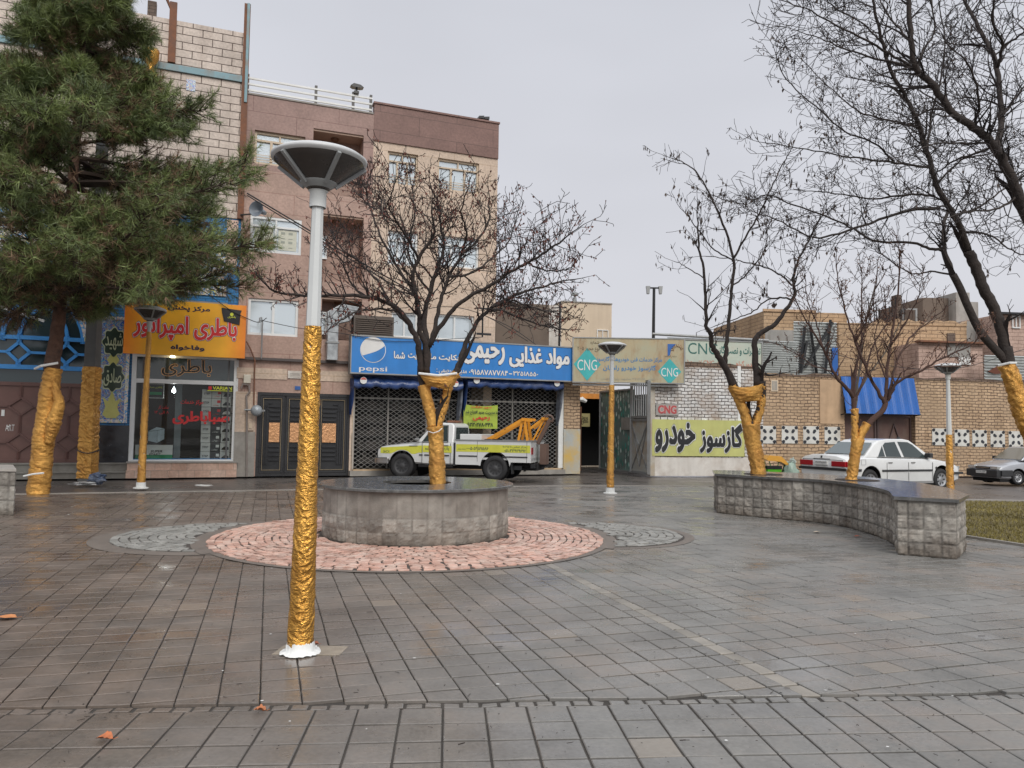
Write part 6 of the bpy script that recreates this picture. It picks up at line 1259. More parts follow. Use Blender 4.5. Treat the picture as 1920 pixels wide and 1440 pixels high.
T.limb(z2([(880,640),(820,520),(740,400),(700,310)],-1.6),.025,.010,start=.1)
T.limb(z2([(1060,740),(1180,720),(1300,640),(1400,540),(1450,400)],1.4),.025,.010,start=.1)
T.limb(z2([(1520,660),(1600,700),(1740,700),(1800,650)],-.6),.018,.008,start=.1,L=.7)
T.limb(z2([(950,830),(860,700),(820,560),(860,400),(850,250),(830,160)],.6),.022,.008,start=.2,L=.7)
T.limb(z2([(1130,620),(1160,480),(1130,360),(1170,220)],-1),.022,.008,start=.2,L=.7)
T.limb(z2([(560,855),(480,760),(430,640),(330,560)],-.4),.022,.008,start=.2,L=.7)
T.finish(th,M_BARK,M_TWIG,M_LEAFR,4200,.045,hang=.9,lname='seed_pods')
foiltube(th,[at(821,908,Y),at(819,860,Y),at(817,820,Y),at(815,800,Y)],[.122,.115,.112,.13]); foiltube(th,[at(812,800,Y),at(808,776,Y),at(801,748,Y),at(795,722,Y)],[.088,.082,.082,.09],seed=3); foiltube(th,[at(820,800,Y),at(829,772,Y),at(836,744,Y),at(845,716,Y),at(857,700,Y)],[.075,.062,.062,.07,.075],seed=5)
def sheet(th,quadpx,Y,seed=1,dy=-.13):
    """draped film between two limbs; quadpx = TL,TR,BR,BL"""
    p=th.mb(); n=16; vs=[]; c=[at(x,y,Y+dy) for x,y in quadpx]
    for side in (0,1):
        for i in range(n+1):
            for j in range(n+1):
                f,g=i/n,j/n; q_=c[0].lerp(c[1],f).lerp(c[3].lerp(c[2],f),g); bul=.10*math.sin(math.pi*f)*math.sin(math.pi*min(1,g*.9+.1)); q_=q_+Vector((0,(-bul if side==0 else bul+.16)+.035*noise.noise(Vector((f*3+seed,g*12,side))),-.05*math.sin(math.pi*f)*(1-g)+.015*noise.noise(Vector((f*9,g*9,seed))))); vs.append(q_)
    N=n+1; B=N*N; fs=[(s_*B+i*N+j,s_*B+(i+1)*N+j,s_*B+(i+1)*N+j+1,s_*B+i*N+j+1) for s_ in (0,1) for i in range(n) for j in range(n)]
    fs+=[(i*N+0,(i+1)*N+0,B+(i+1)*N,B+i*N) for i in range(n)]+[(i*N+n,(i+1)*N+n,B+(i+1)*N+n,B+i*N+n) for i in range(n)]+[(j,j+1,B+j+1,B+j) for j in range(n)]+[(n*N+j,n*N+j+1,B+n*N+j+1,B+n*N+j) for j in range(n)]
    p.add(vs,fs); return th.put(p,'foil_sheet',M_FOIL2,smooth=True)
sheet(th,((784,699),(860,700),(842,733),(800,722)),Y,1); p=th.mb(); p.tube([at(785,700,Y-.17),at(822,704,Y-.23),at(857,700,Y-.17)],.018,6); p.tube([at(804,809,Y-.10),at(812,812,Y-.15),at(822,809,Y-.15),at(829,803,Y-.10)],.007,5); th.put(p,'white_tape',M_TAPE)
# --- tree behind the left end of the curved planter
Y=14.6; th=Th('bare_tree','tall thin bare tree, foil across its fork, at the far end of the curved planter','tree',None,(at(1424,897,Y).x,Y,.74)); T=Tree(33,up=.25,dens=.5)
z1=lambda pts,dy=0:PX(3.13,1260,280,pts,Y,dy)
T.limb([at(1424,899,Y),at(1418,860,Y),at(1410,820,Y),at(1407,790,Y)],.125,.11,spawn=0)
T.limb([at(1407,800,Y),at(1393,762,Y),at(1377,725,Y),at(1366,700,Y)],.10,.085,spawn=0); T.limb([at(1410,800,Y),at(1424,770,Y),at(1429,740,Y),at(1428,715,Y)],.09,.085,spawn=0)
T.limb(z1([(355,1390),(320,1290),(270,1210),(235,1150),(225,1080),(200,1035),(200,900),(185,700),(155,560),(150,400)],-.9),.085,.012,start=.35,L=.95,spawn=.75)
T.limb(z1([(310,1260),(320,1150),(335,1000),(350,830),(360,640),(300,440),(240,300),(170,170),(90,90),(0,50)],.6),.055,.008,start=.35,L=.9,spawn=.6)
T.limb(z1([(360,640),(430,520),(510,380),(580,230),(650,90),(690,20)],-.5),.026,.008,start=.1,L=1.0,spawn=.9)
T.limb(z1([(500,1390),(490,1250),(485,1130),(520,1080),(600,1030),(670,940),(720,850),(710,760),(740,650),(800,540),(860,420)],.7),.085,.012,start=.55,L=1.0)
T.limb(z1([(690,880),(650,870),(560,885),(480,950),(380,990),(260,1030)],-.8),.022,.008,start=.2,L=.8,spawn=.9)
T.limb(z1([(705,800),(640,740),(540,690),(420,660),(330,640),(200,630)],.5),.022,.008,start=.1,L=.9)
T.limb(z1([(350,800),(420,750),(540,600),(560,480),(600,360)],.9),.020,.008,start=.1,L=.9,spawn=.9)
T.limb(z1([(360,650),(250,590),(150,470),(80,370)],-.9),.018,.007,start=.1,L=.8,spawn=.9)
T.limb(z1([(190,760),(100,700),(30,660)],.5),.014,.007,start=.1,L=.8,spawn=.9)
T.limb([at(1434,700,Y),at(1442,704,Y),at(1450,703,Y)],.03,.015,spawn=0)
T.finish(th,M_BARK,M_TWIG,M_POD,420,.06,hang=1.6,lname='seed_pods')
foiltube(th,[at(1424,899,Y),at(1418,860,Y),at(1411,825,Y),at(1408,795,Y)],[.145,.14,.15,.17],seed=7); foiltube(th,[at(1404,800,Y),at(1392,765,Y),at(1380,738,Y),at(1372,724,Y)],[.11,.09,.09,.09],seed=8); foiltube(th,[at(1414,797,Y),at(1425,770,Y),at(1429,742,Y),at(1430,724,Y)],[.095,.08,.075,.075],seed=9); sheet(th,((1369,723),(1432,719),(1424,752),(1388,753)),Y,4)
# --- multi stemmed tree in the middle of the curved planter
Y=13.3; th=Th('bare_tree','bushy forked tree with reddish dry twigs in front of the white car','tree',None,(at(1597,906,Y).x,Y,.74)); T=Tree(44,up=.45,dens=.85)
z3=lambda pts,dy=0:PX(2.666,1420,380,pts,Y,dy)
T.limb(z3([(465,1425),(478,1320),(490,1240),(500,1190)]),.085,.075,spawn=0)
T.limb(z3([(488,1240),(486,1150),(484,1050),(480,970)]),.055,.05,spawn=0); T.limb(z3([(500,1200),(530,1140),(575,1085),(625,1040),(642,1000)]),.062,.055,spawn=0)
RT=lambda pts,dy,r0,r1,**k:T.limb(z3(pts,dy),r0,r1,**{**dict(L=.55,start=.25,spawn=.9),**k})
RT([(480,975),(440,920),(390,860),(330,730),(250,600),(190,480)],-.8,.045,.008); RT([(482,975),(490,850),(520,700),(520,500),(525,360)],.6,.040,.008); RT([(484,1000),(540,860),(560,760),(620,640),(680,560)],1.0,.03,.007)
RT([(642,1010),(600,940),(540,820),(490,700),(430,500),(390,320)],-.4,.045,.008); RT([(642,1000),(645,880),(665,720),(690,540),(715,330),(700,200)],.5,.045,.008); RT([(650,990),(700,900),(800,850),(920,780),(1050,720),(1130,660)],-.7,.035,.007); RT([(655,970),(690,820),(760,680),(850,600),(950,520)],.9,.03,.007)
RT([(330,730),(300,620),(250,480),(240,370)],.5,.02,.006); RT([(490,700),(540,600),(580,480),(600,380)],-.8,.02,.006); RT([(665,720),(740,600),(800,480),(820,400)],-.6,.02,.006); RT([(400,850),(330,830),(260,800),(130,720)],.4,.018,.006); RT([(800,850),(880,820),(1000,820),(1060,800)],.6,.018,.006); RT([(645,880),(600,760),(590,640),(640,500)],.6,.02,.006)
T.finish(th,M_BARKR,M_BARKR,M_LEAFB,2600,.032,lname='dry_leaves')
foiltube(th,z3([(462,1425),(478,1320),(492,1240),(505,1180)]),[.10,.092,.09,.095],seed=11); foiltube(th,z3([(484,1250),(486,1150),(488,1028)]),[.06,.058,.056],seed=12); foiltube(th,z3([(500,1200),(520,1150),(548,1105)]),[.078,.072,.072],seed=13)
# --- small rough tree by the house door
Y=16.5; th=Th('small_tree','thin pale branched tree standing between the forked tree and the blue canopy','tree',None,(at(1600,880,Y).x,Y,0)); T=Tree(51,up=.4,dens=.7)
T.limb([Vector((at(1600,880,Y).x,Y,0)),at(1602,800,Y),at(1606,740,Y),at(1612,690,Y),at(1620,620,Y),at(1640,540,Y)],.05,.015,start=.5,L=.9); T.limb([at(1606,740,Y),at(1630,700,Y),at(1660,660,Y),at(1690,600,Y)],.03,.01,L=.8)
T.finish(th,mat('pale_bark',(.13,.11,.09),.9,var=.3),M_BARKR)
# --- big tree leaning in from the right
Y=13.6; th=Th('bare_tree','large dark tree leaning over the lawn, foil wrap ending below its fork','tree',None,(at(2010,960,Y).x,Y,0)); T=Tree(66,up=.12,dens=.85,rmin=.0045)
z7=lambda pts,dy=0:PX(2.769,1240,0,pts,Y,dy)
T.limb([Vector((at(2010,960,Y).x,Y,0)),at(1965,870,Y),at(1925,790,Y),at(1905,740,Y),at(1893,690,Y),at(1886,650,Y)],.17,.12,spawn=0)
TR=lambda pts,dy,r0,r1,**k:T.limb(z7(pts,dy),r0,r1,**{**dict(L=1.05,start=.15),**k})
T.limb([at(1893,690,Y),at(1880,670,Y),at(1840,625,Y),at(1815,575,Y),at(1800,540,Y),at(1787,515,Y)],.09,.075,spawn=0)
T.limb([at(1890,690,Y),at(1884,650,Y),at(1872,600,Y),at(1858,565,Y),at(1843,540,Y),at(1829,500,Y),at(1815,470,Y)],.11,.09,spawn=.1)
TR([(1592,1302),(1560,1200),(1520,1120),(1430,960),(1380,790),(1340,660),(1290,540),(1200,380),(1150,230),(1110,60),(1095,-80)],-1.5,.075,.02,start=.05)
TR([(1515,1426),(1470,1300),(1465,1180),(1490,1100)],.6,.055,.03)
TR([(1470,1300),(1390,1290),(1300,1262),(1100,1250),(1000,1190),(850,1120),(650,1050),(540,1010),(440,1060),(290,1025)],.8,.035,.007)
TR([(1440,1080),(1250,1100),(1050,1170),(850,1230),(750,1220),(600,1140),(480,1100)],-1.2,.035,.007)
TR([(1420,1020),(1300,1010),(1100,1030),(900,1005),(700,985)],1.3,.03,.007); TR([(1400,870),(1250,850),(1100,830),(950,810),(750,775),(540,740)],-.8,.03,.007)
TR([(1330,660),(1200,630),(1050,590),(950,520),(850,430),(700,280)],1.0,.026,.007); TR([(1210,840),(1100,740),(950,680),(800,550),(650,410),(590,270)],-.8,.022,.007)
TR([(1290,540),(1180,440),(1000,410),(930,390)],.8,.018,.006); TR([(1150,230),(1040,120),(900,40),(840,-30)],-.8,.02,.006); TR([(1380,790),(1400,620),(1450,400),(1470,200),(1440,0)],1.2,.03,.01); TR([(1430,960),(1560,830),(1700,800),(1880,740)],-.6,.025,.008); TR([(1520,1120),(1640,1080),(1780,980),(1880,900)],.8,.03,.01)
TR([(1560,1200),(1700,1220),(1820,1300),(1900,1330)],-1.2,.025,.008); TR([(1515,1426),(1400,1410),(1300,1420),(1170,1340),(1110,1300)],.6,.022,.008)
T.finish(th,M_BARK,M_TWIG,M_POD,900,.06,hang=1.3,lname='seed_pods')
foiltube(th,[at(2010,960,Y),at(1965,870,Y),at(1925,795,Y),at(1908,745,Y),at(1895,705,Y),at(1884,683,Y)],[.20,.17,.155,.15,.14,.13],seed=14); p=th.mb(); c=at(1886,684,Y); p.tube([c+Vector((-.17,-.05,-.02)),c+Vector((-.03,-.15,.02)),c+Vector((.14,-.06,.03))],.022,6); th.put(p,'white_tape',M_TAPE)
# --- second big tree, trunk outside the frame
Y=10.8; th=Th('bare_tree','big dark bare tree overhanging the lawn, its trunk hidden from view','tree',None,(at(2120,1100,Y).x,Y,0)); T=Tree(77,up=.15,dens=.95,rmin=.0042)
T.limb([Vector((at(2120,1100,Y).x,Y,0)),at(2075,800,Y),at(2010,580,Y),at(1945,440,Y),at(1919,390,Y)],.17,.10,spawn=0)
TR([(1880,1080),(1840,980),(1790,870),(1730,760),(1620,660),(1500,570),(1400,430),(1320,350),(1295,200),(1280,-40)],-.8,.095,.03,start=.1)
TR([(1320,350),(1180,320),(1000,270),(850,210),(700,155)],.8,.026,.006); TR([(1740,770),(1765,600),(1740,350),(1680,200),(1600,60),(1565,-40)],1.0,.055,.02); TR([(1745,350),(1770,230),(1720,100),(1735,-40)],-.8,.03,.012)
TR([(1330,350),(1360,260),(1420,160),(1400,-20)],.4,.024,.01); TR([(1290,340),(1150,260),(950,150),(780,60),(620,0)],-1.0,.024,.006); TR([(1500,570),(1380,575),(1250,640),(1100,600)],1.2,.022,.006); TR([(1730,760),(1560,820),(1450,880),(1380,960)],.9,.024,.007); TR([(1770,600),(1830,520),(1900,430)],.5,.03,.012); TR([(1780,240),(1850,190),(1920,130)],-.6,.022,.01); TR([(1740,740),(1560,745),(1420,745),(1300,800)],-1.0,.022,.006)
TR([(1620,660),(1650,520),(1590,330),(1480,230)],-1.2,.026,.008); TR([(1860,1000),(1760,1080),(1600,1100),(1480,1130)],-.8,.024,.007); TR([(1280,200),(1180,80),(1120,-30)],.4,.02,.008)
T.finish(th,M_BARK,M_TWIG)
# ================================================================== pine
Y=16.6; b=at(72,926,Y); b.z=0; th=Th('pine_tree','big dark green pine with a leaning foil wrapped trunk','tree',None,(b.x,Y,0)); p=th.mb(); q=random.Random(9)
tp=[b,at(84,800,Y),at(97,690,Y),at(108,620,Y),at(116,520,Y),at(135,350,Y),at(150,150,Y),at(158,-60,Y),at(160,-230,Y)]
P=smooth_path(tp,10); k=len(P); R=[.215-.16*(i/(k-1))**.9 for i in range(k)]
R=[r_*(.78 if P[i].z<2.7 else .92) for i,r_ in enumerate(R)]
p.tube(P,R,16,disp=lambda P_,i,j:1+.16*noise.noise(P_*6)); th.put(p,'trunk',mat('pine_bark',(.12,.065,.045),.95,var=.45,vs=5,bmp=1,bs=9,dist=.06,dirt=(.05,.04,.035),dl=.7),smooth=True)
fp=[at(72,928,Y),at(80,840,Y),at(92,745,Y),at(98,705,Y),at(101,690,Y)]; foiltube(th,fp,[.225,.215,.20,.185,.175],seed=20,n=30)
foiltube(th,[at(90,830,Y-.1),at(101,790,Y-.12),at(110,757,Y-.12),at(104,728,Y-.1),at(98,705,Y-.1)],[.10,.16,.11,.07,.04],'foil_bulge',seed=22)
p=th.mb(); p.tube([at(x,y,Y-.36) for x,y in ((44,893),(62,889),(82,887))],.02,6); c=at(92,688,Y); p.tube([c+Vector((-.24,-.1,-.05)),c+Vector((0,-.28,0)),c+Vector((.25,-.1,.08))],.028,6); th.put(p,'white_tape',M_TAPE)
def trunk_at(z):
    for a_,b_ in zip(P,P[1:]):
        if a_.z<=z<=b_.z: return a_.lerp(b_,(z-a_.z)/(b_.z-a_.z+1e-9))
    return P[-1]
wood=th.mb(); tufts=[]
def rvec(q): 
    v=Vector((q.gauss(0,1),q.gauss(0,1),q.gauss(0,1))); return v.normalized()
def tuft(p0,d,L,n,mb):
    for _ in range(n):
        f=q.random(); o=p0+d*(f*.20-.05); e=(d*q.uniform(.35,1.15)+rvec(q)*.8).normalized(); l=L*q.uniform(.7,1.15); w=e.cross(rvec(q)).normalized()*.0052; t_=o+e*l+Vector((0,0,-.012)); i=len(mb.v); T_=th.T
        for v in (o-w,o+w,t_): mb.v.append((v.x+T_[0][3],v.y+T_[1][3],v.z+T_[2][3]))
        mb.f.append((i,i+1,i+2)); mb.m.append(0)
def hrx(x,z): # right reach (pixels) of the crown at image row y, traced from the photo
    pass
SIL=[(-260,160),(-120,200),(0,262),(60,275),(100,262),(150,280),(210,385),(260,425),(320,455),(400,430),(450,420),(500,462),(540,440),(570,340),(600,240),(615,160)]
def reach(y):
    for (a_,b_),(c_,d_) in zip(SIL,SIL[1:]):
        if a_<=y<=c_: return b_+(d_-b_)*(y-a_)/(c_-a_)
    return 60
nb=0
def bough(z,az,Lm,r0,lvl=0):
    a=trunk_at(z); d=Vector((math.cos(az),math.sin(az),q.uniform(-.02,.28))).normalized(); pts=[a]; pos=a.copy(); n=7
    for i in range(n): d=(d+rvec(q)*.13+Vector((0,0,.035 if i>3 else -.015))).normalized(); pos=pos+d*Lm/n; pts.append(pos.copy())
    S_=smooth_path(pts,3); wood.tube([v for v in S_],[r0*(1-.85*i/(len(S_)-1)) for i in range(len(S_))],5)
    for i in range(4,len(S_)):
        f=i/(len(S_)-1)
        for _ in range(3 if f>.35 else 2):
            side=rvec(q); dd=(S_[i]-S_[i-1]).normalized(); side=(side-dd*side.dot(dd)).normalized(); side.z=side.z*.6+.1
            l=q.uniform(.25,.85)*(1.15-f*.5)*min(1,Lm/2.4); e=(dd*.7+side*.8).normalized(); m1=S_[i]+e*l*.5+rvec(q)*.04; m2=S_[i]+e*l+Vector((0,0,.06)); wood.tube([S_[i],m1,m2],[.016,.012,.007],3,cap=False)
            for w_,dw in ((m2,(m2-m1).normalized()),(m1.lerp(m2,.45)+rvec(q)*.09,(e+rvec(q)*.6).normalized()),(m1+rvec(q)*.12,(e+rvec(q)*.7).normalized())):
                dead=q.random()<(.10+.35*(f<.6)+.15*(z<5.5)); tufts.append((w_,dw,dead))
z=3.95
for z_,az_,L_ in ((4.3,.1,3.8),(4.4,-.15,3.9),(4.5,.3,3.8),(4.8,-.35,4.0),(5.1,0,4.2),(5.6,.2,4.1),(6.3,-.1,4.1),(6.8,.15,3.9),(4.3,-.6,3.6),(4.5,-1.3,3.0),(4.2,-1.9,3.0),(4.8,-1.0,3.4)): bough(z_,az_,L_,.06)
while z<12.2:
    for _ in range(4):
        az=q.random()*2*math.pi
        # pixel row of this height at the pine's distance
        y=790-(z-1.55)/16.6*1440; rr_=(reach(y)-120)/87.0; L=max(.6,rr_*q.uniform(.55,1.0)*.93)
        if math.cos(az)<0: L*=1.1
        bough(z,az,L,.022+.014*L)
    z+=.31
th.put(wood,'boughs',mat('pine_twig',(.06,.042,.032),.95,var=.3),recalc=False)
def needles(name,mt,sel,n,L,wd):
    R2=np.random.RandomState(5); P0=np.array([t_[0] for t_ in tufts if t_[2]==sel]); D0=np.array([t_[1] for t_ in tufts if t_[2]==sel]); P0=np.repeat(P0,n,0); D0=np.repeat(D0,n,0); N=len(P0)
    rv=R2.normal(size=(N,3)); rv/=np.linalg.norm(rv,axis=1,keepdims=True); o=P0+D0*(R2.rand(N,1)*.22-.05); e=D0*R2.uniform(.35,1.15,(N,1))+rv*.8; e/=np.linalg.norm(e,axis=1,keepdims=True)
    r3=R2.normal(size=(N,3)); w=np.cross(e,r3); w/=np.linalg.norm(w,axis=1,keepdims=True); w*=wd; tip=o+e*(L*R2.uniform(.7,1.15,(N,1))); tip[:,2]-=.012
    V=np.stack([o-w,o+w,tip],1).reshape(-1,3)+np.array([th.T[i][3] for i in range(3)]); me=bpy.data.meshes.new(name); me.vertices.add(3*N); me.vertices.foreach_set('co',V.ravel()); me.loops.add(3*N); me.loops.foreach_set('vertex_index',np.arange(3*N,dtype=np.int32)); me.polygons.add(N); me.polygons.foreach_set('loop_start',np.arange(0,3*N,3,dtype=np.int32)); me.materials.append(mt); me.update(); me.validate()
    o_=bpy.data.objects.new(name,me); COL.objects.link(o_); o_.parent=th.o
needles('needle_crown',mat('pine_needle',(.16,.20,.065),.5,isl=.6,var=.45,vs=1.3,dirt=(.065,.105,.05),dl=.8),False,30,.215,.0058); needles('dead_needles',mat('dead_needle',(.19,.12,.07),.7,isl=.5,var=.3),True,20,.2,.006)
# ================================================================== vehicles
def sharp(o,a=35):
    try: o.data.set_sharp_from_angle(angle=R_(a))
    except Exception: pass
def carpaint(name,col,r=.25,met=0): return mat(name,col,r,metal=met,var=.04,vs=2,coat=.7,rv=.03,dirt=tuple(c*.72 for c in col),dl=.25)
M_CARW=carpaint('white_car_paint',(.70,.71,.70)); M_CARS=carpaint('silver_car_paint',(.42,.43,.45),.3,.5); M_TRUW=carpaint('white_truck_paint',(.66,.67,.66),.35)
M_TYRE=mat('tyre',(.022,.022,.023),.75,var=.3,vs=8); M_RIM=mat('hubcap',(.38,.39,.40),.35,metal=.5); M_RIMD=mat('dark_rim',(.07,.07,.072),.5,metal=.3); M_PLAS=mat('black_plastic',(.03,.031,.033),.5); M_CGL2=glassmat('car_glass',(.04,.055,.055),.04,.0); M_CGL3=glassmat('rear_glass',(.12,.15,.155),.12,.25); M_TAIL=mat('tail_lamp',(.38,.012,.02),.2,coat=.6); M_HEAD=mat('head_lamp',(.48,.50,.51),.12,metal=.3,coat=.8); M_CHR=mat('chrome',(.5,.5,.5),.15,metal=.9)
def loft(m,st):
    """st: (x, halfwidth, zbottom, zshoulder, ztop)"""
    rings=[]
    for x,w,zb,zs,zt in st:
        h=[(0,zb),(w*.88,zb),(w*.975,zb+.06),(w,zb+(zs-zb)*.45),(w*.995,zs-.10),(w*.97,zs-.03),(w*.92,zs+.0),(w*.55,zt),(0,zt+.012)]
        rings.append([(x,y,z) for y,z in h]+[(x,-y,z) for y,z in h[-2:0:-1]])
    n=len(rings[0]); vs=[v for r in rings for v in r]; fs=[(i*n+j,i*n+(j+1)%n,(i+1)*n+(j+1)%n,(i+1)*n+j) for i in range(len(st)-1) for j in range(n)]
    fs+=[tuple(range(n))[::-1],tuple(range((len(st)-1)*n,len(st)*n))]; m.add(vs,fs)
def interp(st,k=4):
    o=[];S=[tuple(2*a-b for a,b in zip(st[0],st[1]))]+list(st)+[tuple(2*a-b for a,b in zip(st[-1],st[-2]))]
    for a,b,c,d in zip(S,S[1:],S[2:],S[3:]):
        for i in range(k): u=i/k; o.append(tuple(b_+(c_-b_)*u for a_,b_,c_,d_ in zip(a,b,c,d)))
    return o+[st[-1]]
def arches(o,T,ws,w,r):
    for x in ws:
        for s_ in (-1,1):
            c=MB(T); c.lathe([(.001,-.21),(r,-.21),(r,.21),(.001,.21)],32,(x,s_*(w-.05),r*.98),1); co_=c.build('cutter',M_PLAS); co_.matrix_world=o.parent.matrix_world
            C.view_layer.update(); md=o.modifiers.new('b','BOOLEAN'); md.object=co_; md.operation='DIFFERENCE'; md.solver='EXACT'
            C.view_layer.update(); me=bpy.data.meshes.new_from_object(o.evaluated_get(C.evaluated_depsgraph_get())); o.modifiers.clear(); o.data=me; bpy.data.objects.remove(co_)
def wheel(s,x,side,w,r,rim,spokes,zc=None,width=.19):
    zc=zc or r; y0=side*w; d=-side; m=s.mb(); W=width
    m.lathe([(r*.62,y0),(r*.66,y0+d*-.012),(r*.90,y0+d*-.006),(r*.985,y0+d*.025),(r,y0+d*.05),(r,y0+d*(W-.05)),(r*.97,y0+d*(W-.01)),(r*.6,y0+d*W)],32,(x,0,zc),1); t_=s.put(m,'wheel',M_TYRE,smooth=True)
    m=s.mb(); m.lathe([(.001,y0+d*.035),(r*.16,y0+d*.03),(r*.2,y0+d*.045),(r*.5,y0+d*.03),(r*.60,y0+d*.012),(r*.64,y0+d*.008)],32,(x,0,zc),1); s.put(m,'rim',rim,t_,smooth=True)
    m=s.mb()
    for i in range(spokes):
        a=2*math.pi*i/spokes; q_=[(r*f*math.cos(a+e),r*f*math.sin(a+e)) for f,e in ((.30,-.16),(.30,.16),(.5,.17),(.5,-.17))]; m.quad(*[(x+X,y0+d*(.026 if rim is not M_RIMD else .022),zc+Z_) for X,Z_ in q_])
    s.put(m,'rim_holes',M_PLAS,t_)
def liner(s,x,side,w,r):
    m=s.mb(); m.lathe([(r*.99,side*(w-.02)),(r*.99,side*(w-.25)),(.01,side*(w-.25))],24,(x,0,r*.98),1); s.put(m,'wheel_well',M_DARK)
def sedan(lab,pos,ang,P,paint):
    M=Matrix.Translation((pos[0],pos[1],0))@rot(ang); s=Th('parked_car',lab,'car',M,(P['L']/2,0,0)); m=s.mb(); loft(m,interp(P['st'],3)); o=s.put(m,'body',paint,smooth=True); C.view_layer.update(); arches(o,s.T,P['wx'],P['w'],P['r']*1.17)
    for p_ in o.data.polygons: p_.use_smooth=True
    sharp(o,28); w=P['w']
    zb,zr,wb,wr=P['g']; yg=lambda z,e=0:wb+(wr-wb)*(z-zb)/(zr-zb)+e; m=s.mb(); pr=P['gp']
    vs=[(x,yg(z),z) for x,z in pr]+[(x,-yg(z),z) for x,z in pr]; n=len(pr); m.add(vs,[tuple(range(n)),tuple(range(n,2*n))[::-1]]+[(i,n+i,n+(i+1)%n,(i+1)%n) for i in range(n)]); g_=s.put(m,'cabin',paint,bevel=.035); 
    for wn in P['win']:
        for sd_ in (-1,1):
            m=s.mb(); m.quad(*[(x,sd_*yg(z,.006),z) for x,z in wn]); s.put(m,'window',M_CGL2)
    for nm,(a_,b_),gl in (('rear_window',P['rg'],P.get('rgm',M_CGL2)),('windscreen',P['fg'],P.get('fgm',M_CGL2))):
        m=s.mb(); dx=(b_[0]-a_[0]); dz=b_[1]-a_[1]; l=math.hypot(dx,dz); nx,nz_=(-dz/l,dx/l) if nm=='rear_window' else (dz/l*-1*-1,-dx/l); 
        if nm=='rear_window': nx,nz_=-dz/l,dx/l
        else: nx,nz_=-dz/l,dx/l
        if nz_<0: nx,nz_=-nx,-nz_
        q_=[]
        for (X,Z_),sg in ((a_,1),(a_,-1),(b_,-1),(b_,1)): q_.append((X+nx*.014,sg*(yg(Z_)-.055),Z_+nz_*.014))
        m.quad(*q_); s.put(m,nm,gl)
    for x in P['wx']:
        for sd_ in (-1,1): wheel(s,x,sd_,w-.03,P['r'],M_RIM,P['sp']); liner(s,x,sd_,w-.0,P['r']*1.17)
    for x in P['seam']:
        for sd_ in (-1,1): m=s.mb(); m.box(x-.004,x+.004,sd_*(w+.002)-.004,sd_*(w+.002)+.004,.26,zb-.10); s.put(m,'door_seam',M_PLAS)
    for x in P['hand']:
        for sd_ in (-1,1): m=s.mb(); m.box(x-.08,x+.06,sd_*(w+.008)-.012,sd_*(w+.008)+.012,.76,.79); s.put(m,'door_handle',M_STEEL,bevel=.004)
    for sd_ in (-1,1): 
        m=s.mb(); x=P['mir']; m.box(x-.06,x+.06,min(sd_*(wb-.01),sd_*(wb+.17)),max(sd_*(wb-.01),sd_*(wb+.17)),zb+.02,zb+.15); s.put(m,'mirror',M_PLAS,bevel=.02)
    return s
# white saloon
w=.85
PW=dict(L=4.4,w=w,r=.30,wx=(.86,3.53),sp=7,st=[(0.0,.76,.36,.80,.84),(.04,.80,.30,.86,.93),(.14,.83,.26,.90,.965),(.8,.85,.21,.90,.96),(1.6,.85,.20,.89,.93),(2.9,.85,.20,.87,.92),(3.4,.84,.20,.84,.885),(4.0,.81,.20,.76,.79),(4.28,.76,.24,.66,.69),(4.38,.70,.28,.60,.62),(4.41,.66,.36,.52,.55)],
 g=(.88,1.405,.77,.585),gp=[(.70,.90),(1.22,1.285),(1.42,1.365),(1.75,1.40),(2.35,1.405),(2.55,1.375),(3.28,.88)],
 win=[[(1.20,.93),(1.46,.93),(1.46,1.22)],[(1.50,.93),(2.06,.92),(1.98,1.325),(1.60,1.30),(1.50,1.23)],[(2.16,.92),(3.02,.90),(2.62,1.25),(2.46,1.32),(2.08,1.33)]],
 rg=((.77,.975),(1.20,1.288)),fg=((3.20,.94),(2.62,1.33)),rgm=M_CGL3,seam=(1.42,2.22,3.14),hand=(1.55,2.40),mir=3.0)
ph=R_(23); cr=Vector((8.72,20.0)); lf=Vector((-math.sin(ph),math.cos(ph))); o_=cr+lf*w
s=sedan('white saloon car seen from behind, parked beyond the curved planter',o_,ph,PW,M_CARW)
def on(s,nm,mt,fn,**k): m=s.mb(); fn(m); return s.put(m,nm,mt,**k)
on(s,'bumper_strip',M_PLAS,lambda m:(m.box(-.02,.03,-.80,.80,.555,.625),m.box(.0,.78-.28,-.862,-.835,.545,.61),m.box(.0,.5,.835,.862,.545,.61),m.box(4.36,4.43,-.7,.7,.44,.5),m.box(4.0,4.38,-.83,-.78,.44,.5),m.box(4.0,4.38,.78,.83,.44,.5)))
on(s,'side_moulding',M_PLAS,lambda m:[m.box(a_,b_,sd_*.858-.012,sd_*.858+.012,.535,.585) for a_,b_ in ((1.24,2.2),(2.24,3.12)) for sd_ in (-1,1)])
for sd_ in (-1,1): on(s,'tail_lamp',M_TAIL,lambda m:(m.box(-.018,.05,min(sd_*.33,sd_*.80),max(sd_*.33,sd_*.80),.66,.80),m.box(.02,.11,min(sd_*.79,sd_*.838),max(sd_*.79,sd_*.838),.66,.80)),bevel=.01)
pl_=on(s,'number_plate',M_WHITEP,lambda m:m.box(-.03,.0,-.2,.24,.69,.79)); m=s.mb(); m.T=s.T@rot(-math.pi/2); text(m,'۷۲ع۱۹۸۳۶',-.21,.17,.705,.775,-.034,.0,rows=24); s.put(m,'plate_lettering',M_BLACK,pl_)
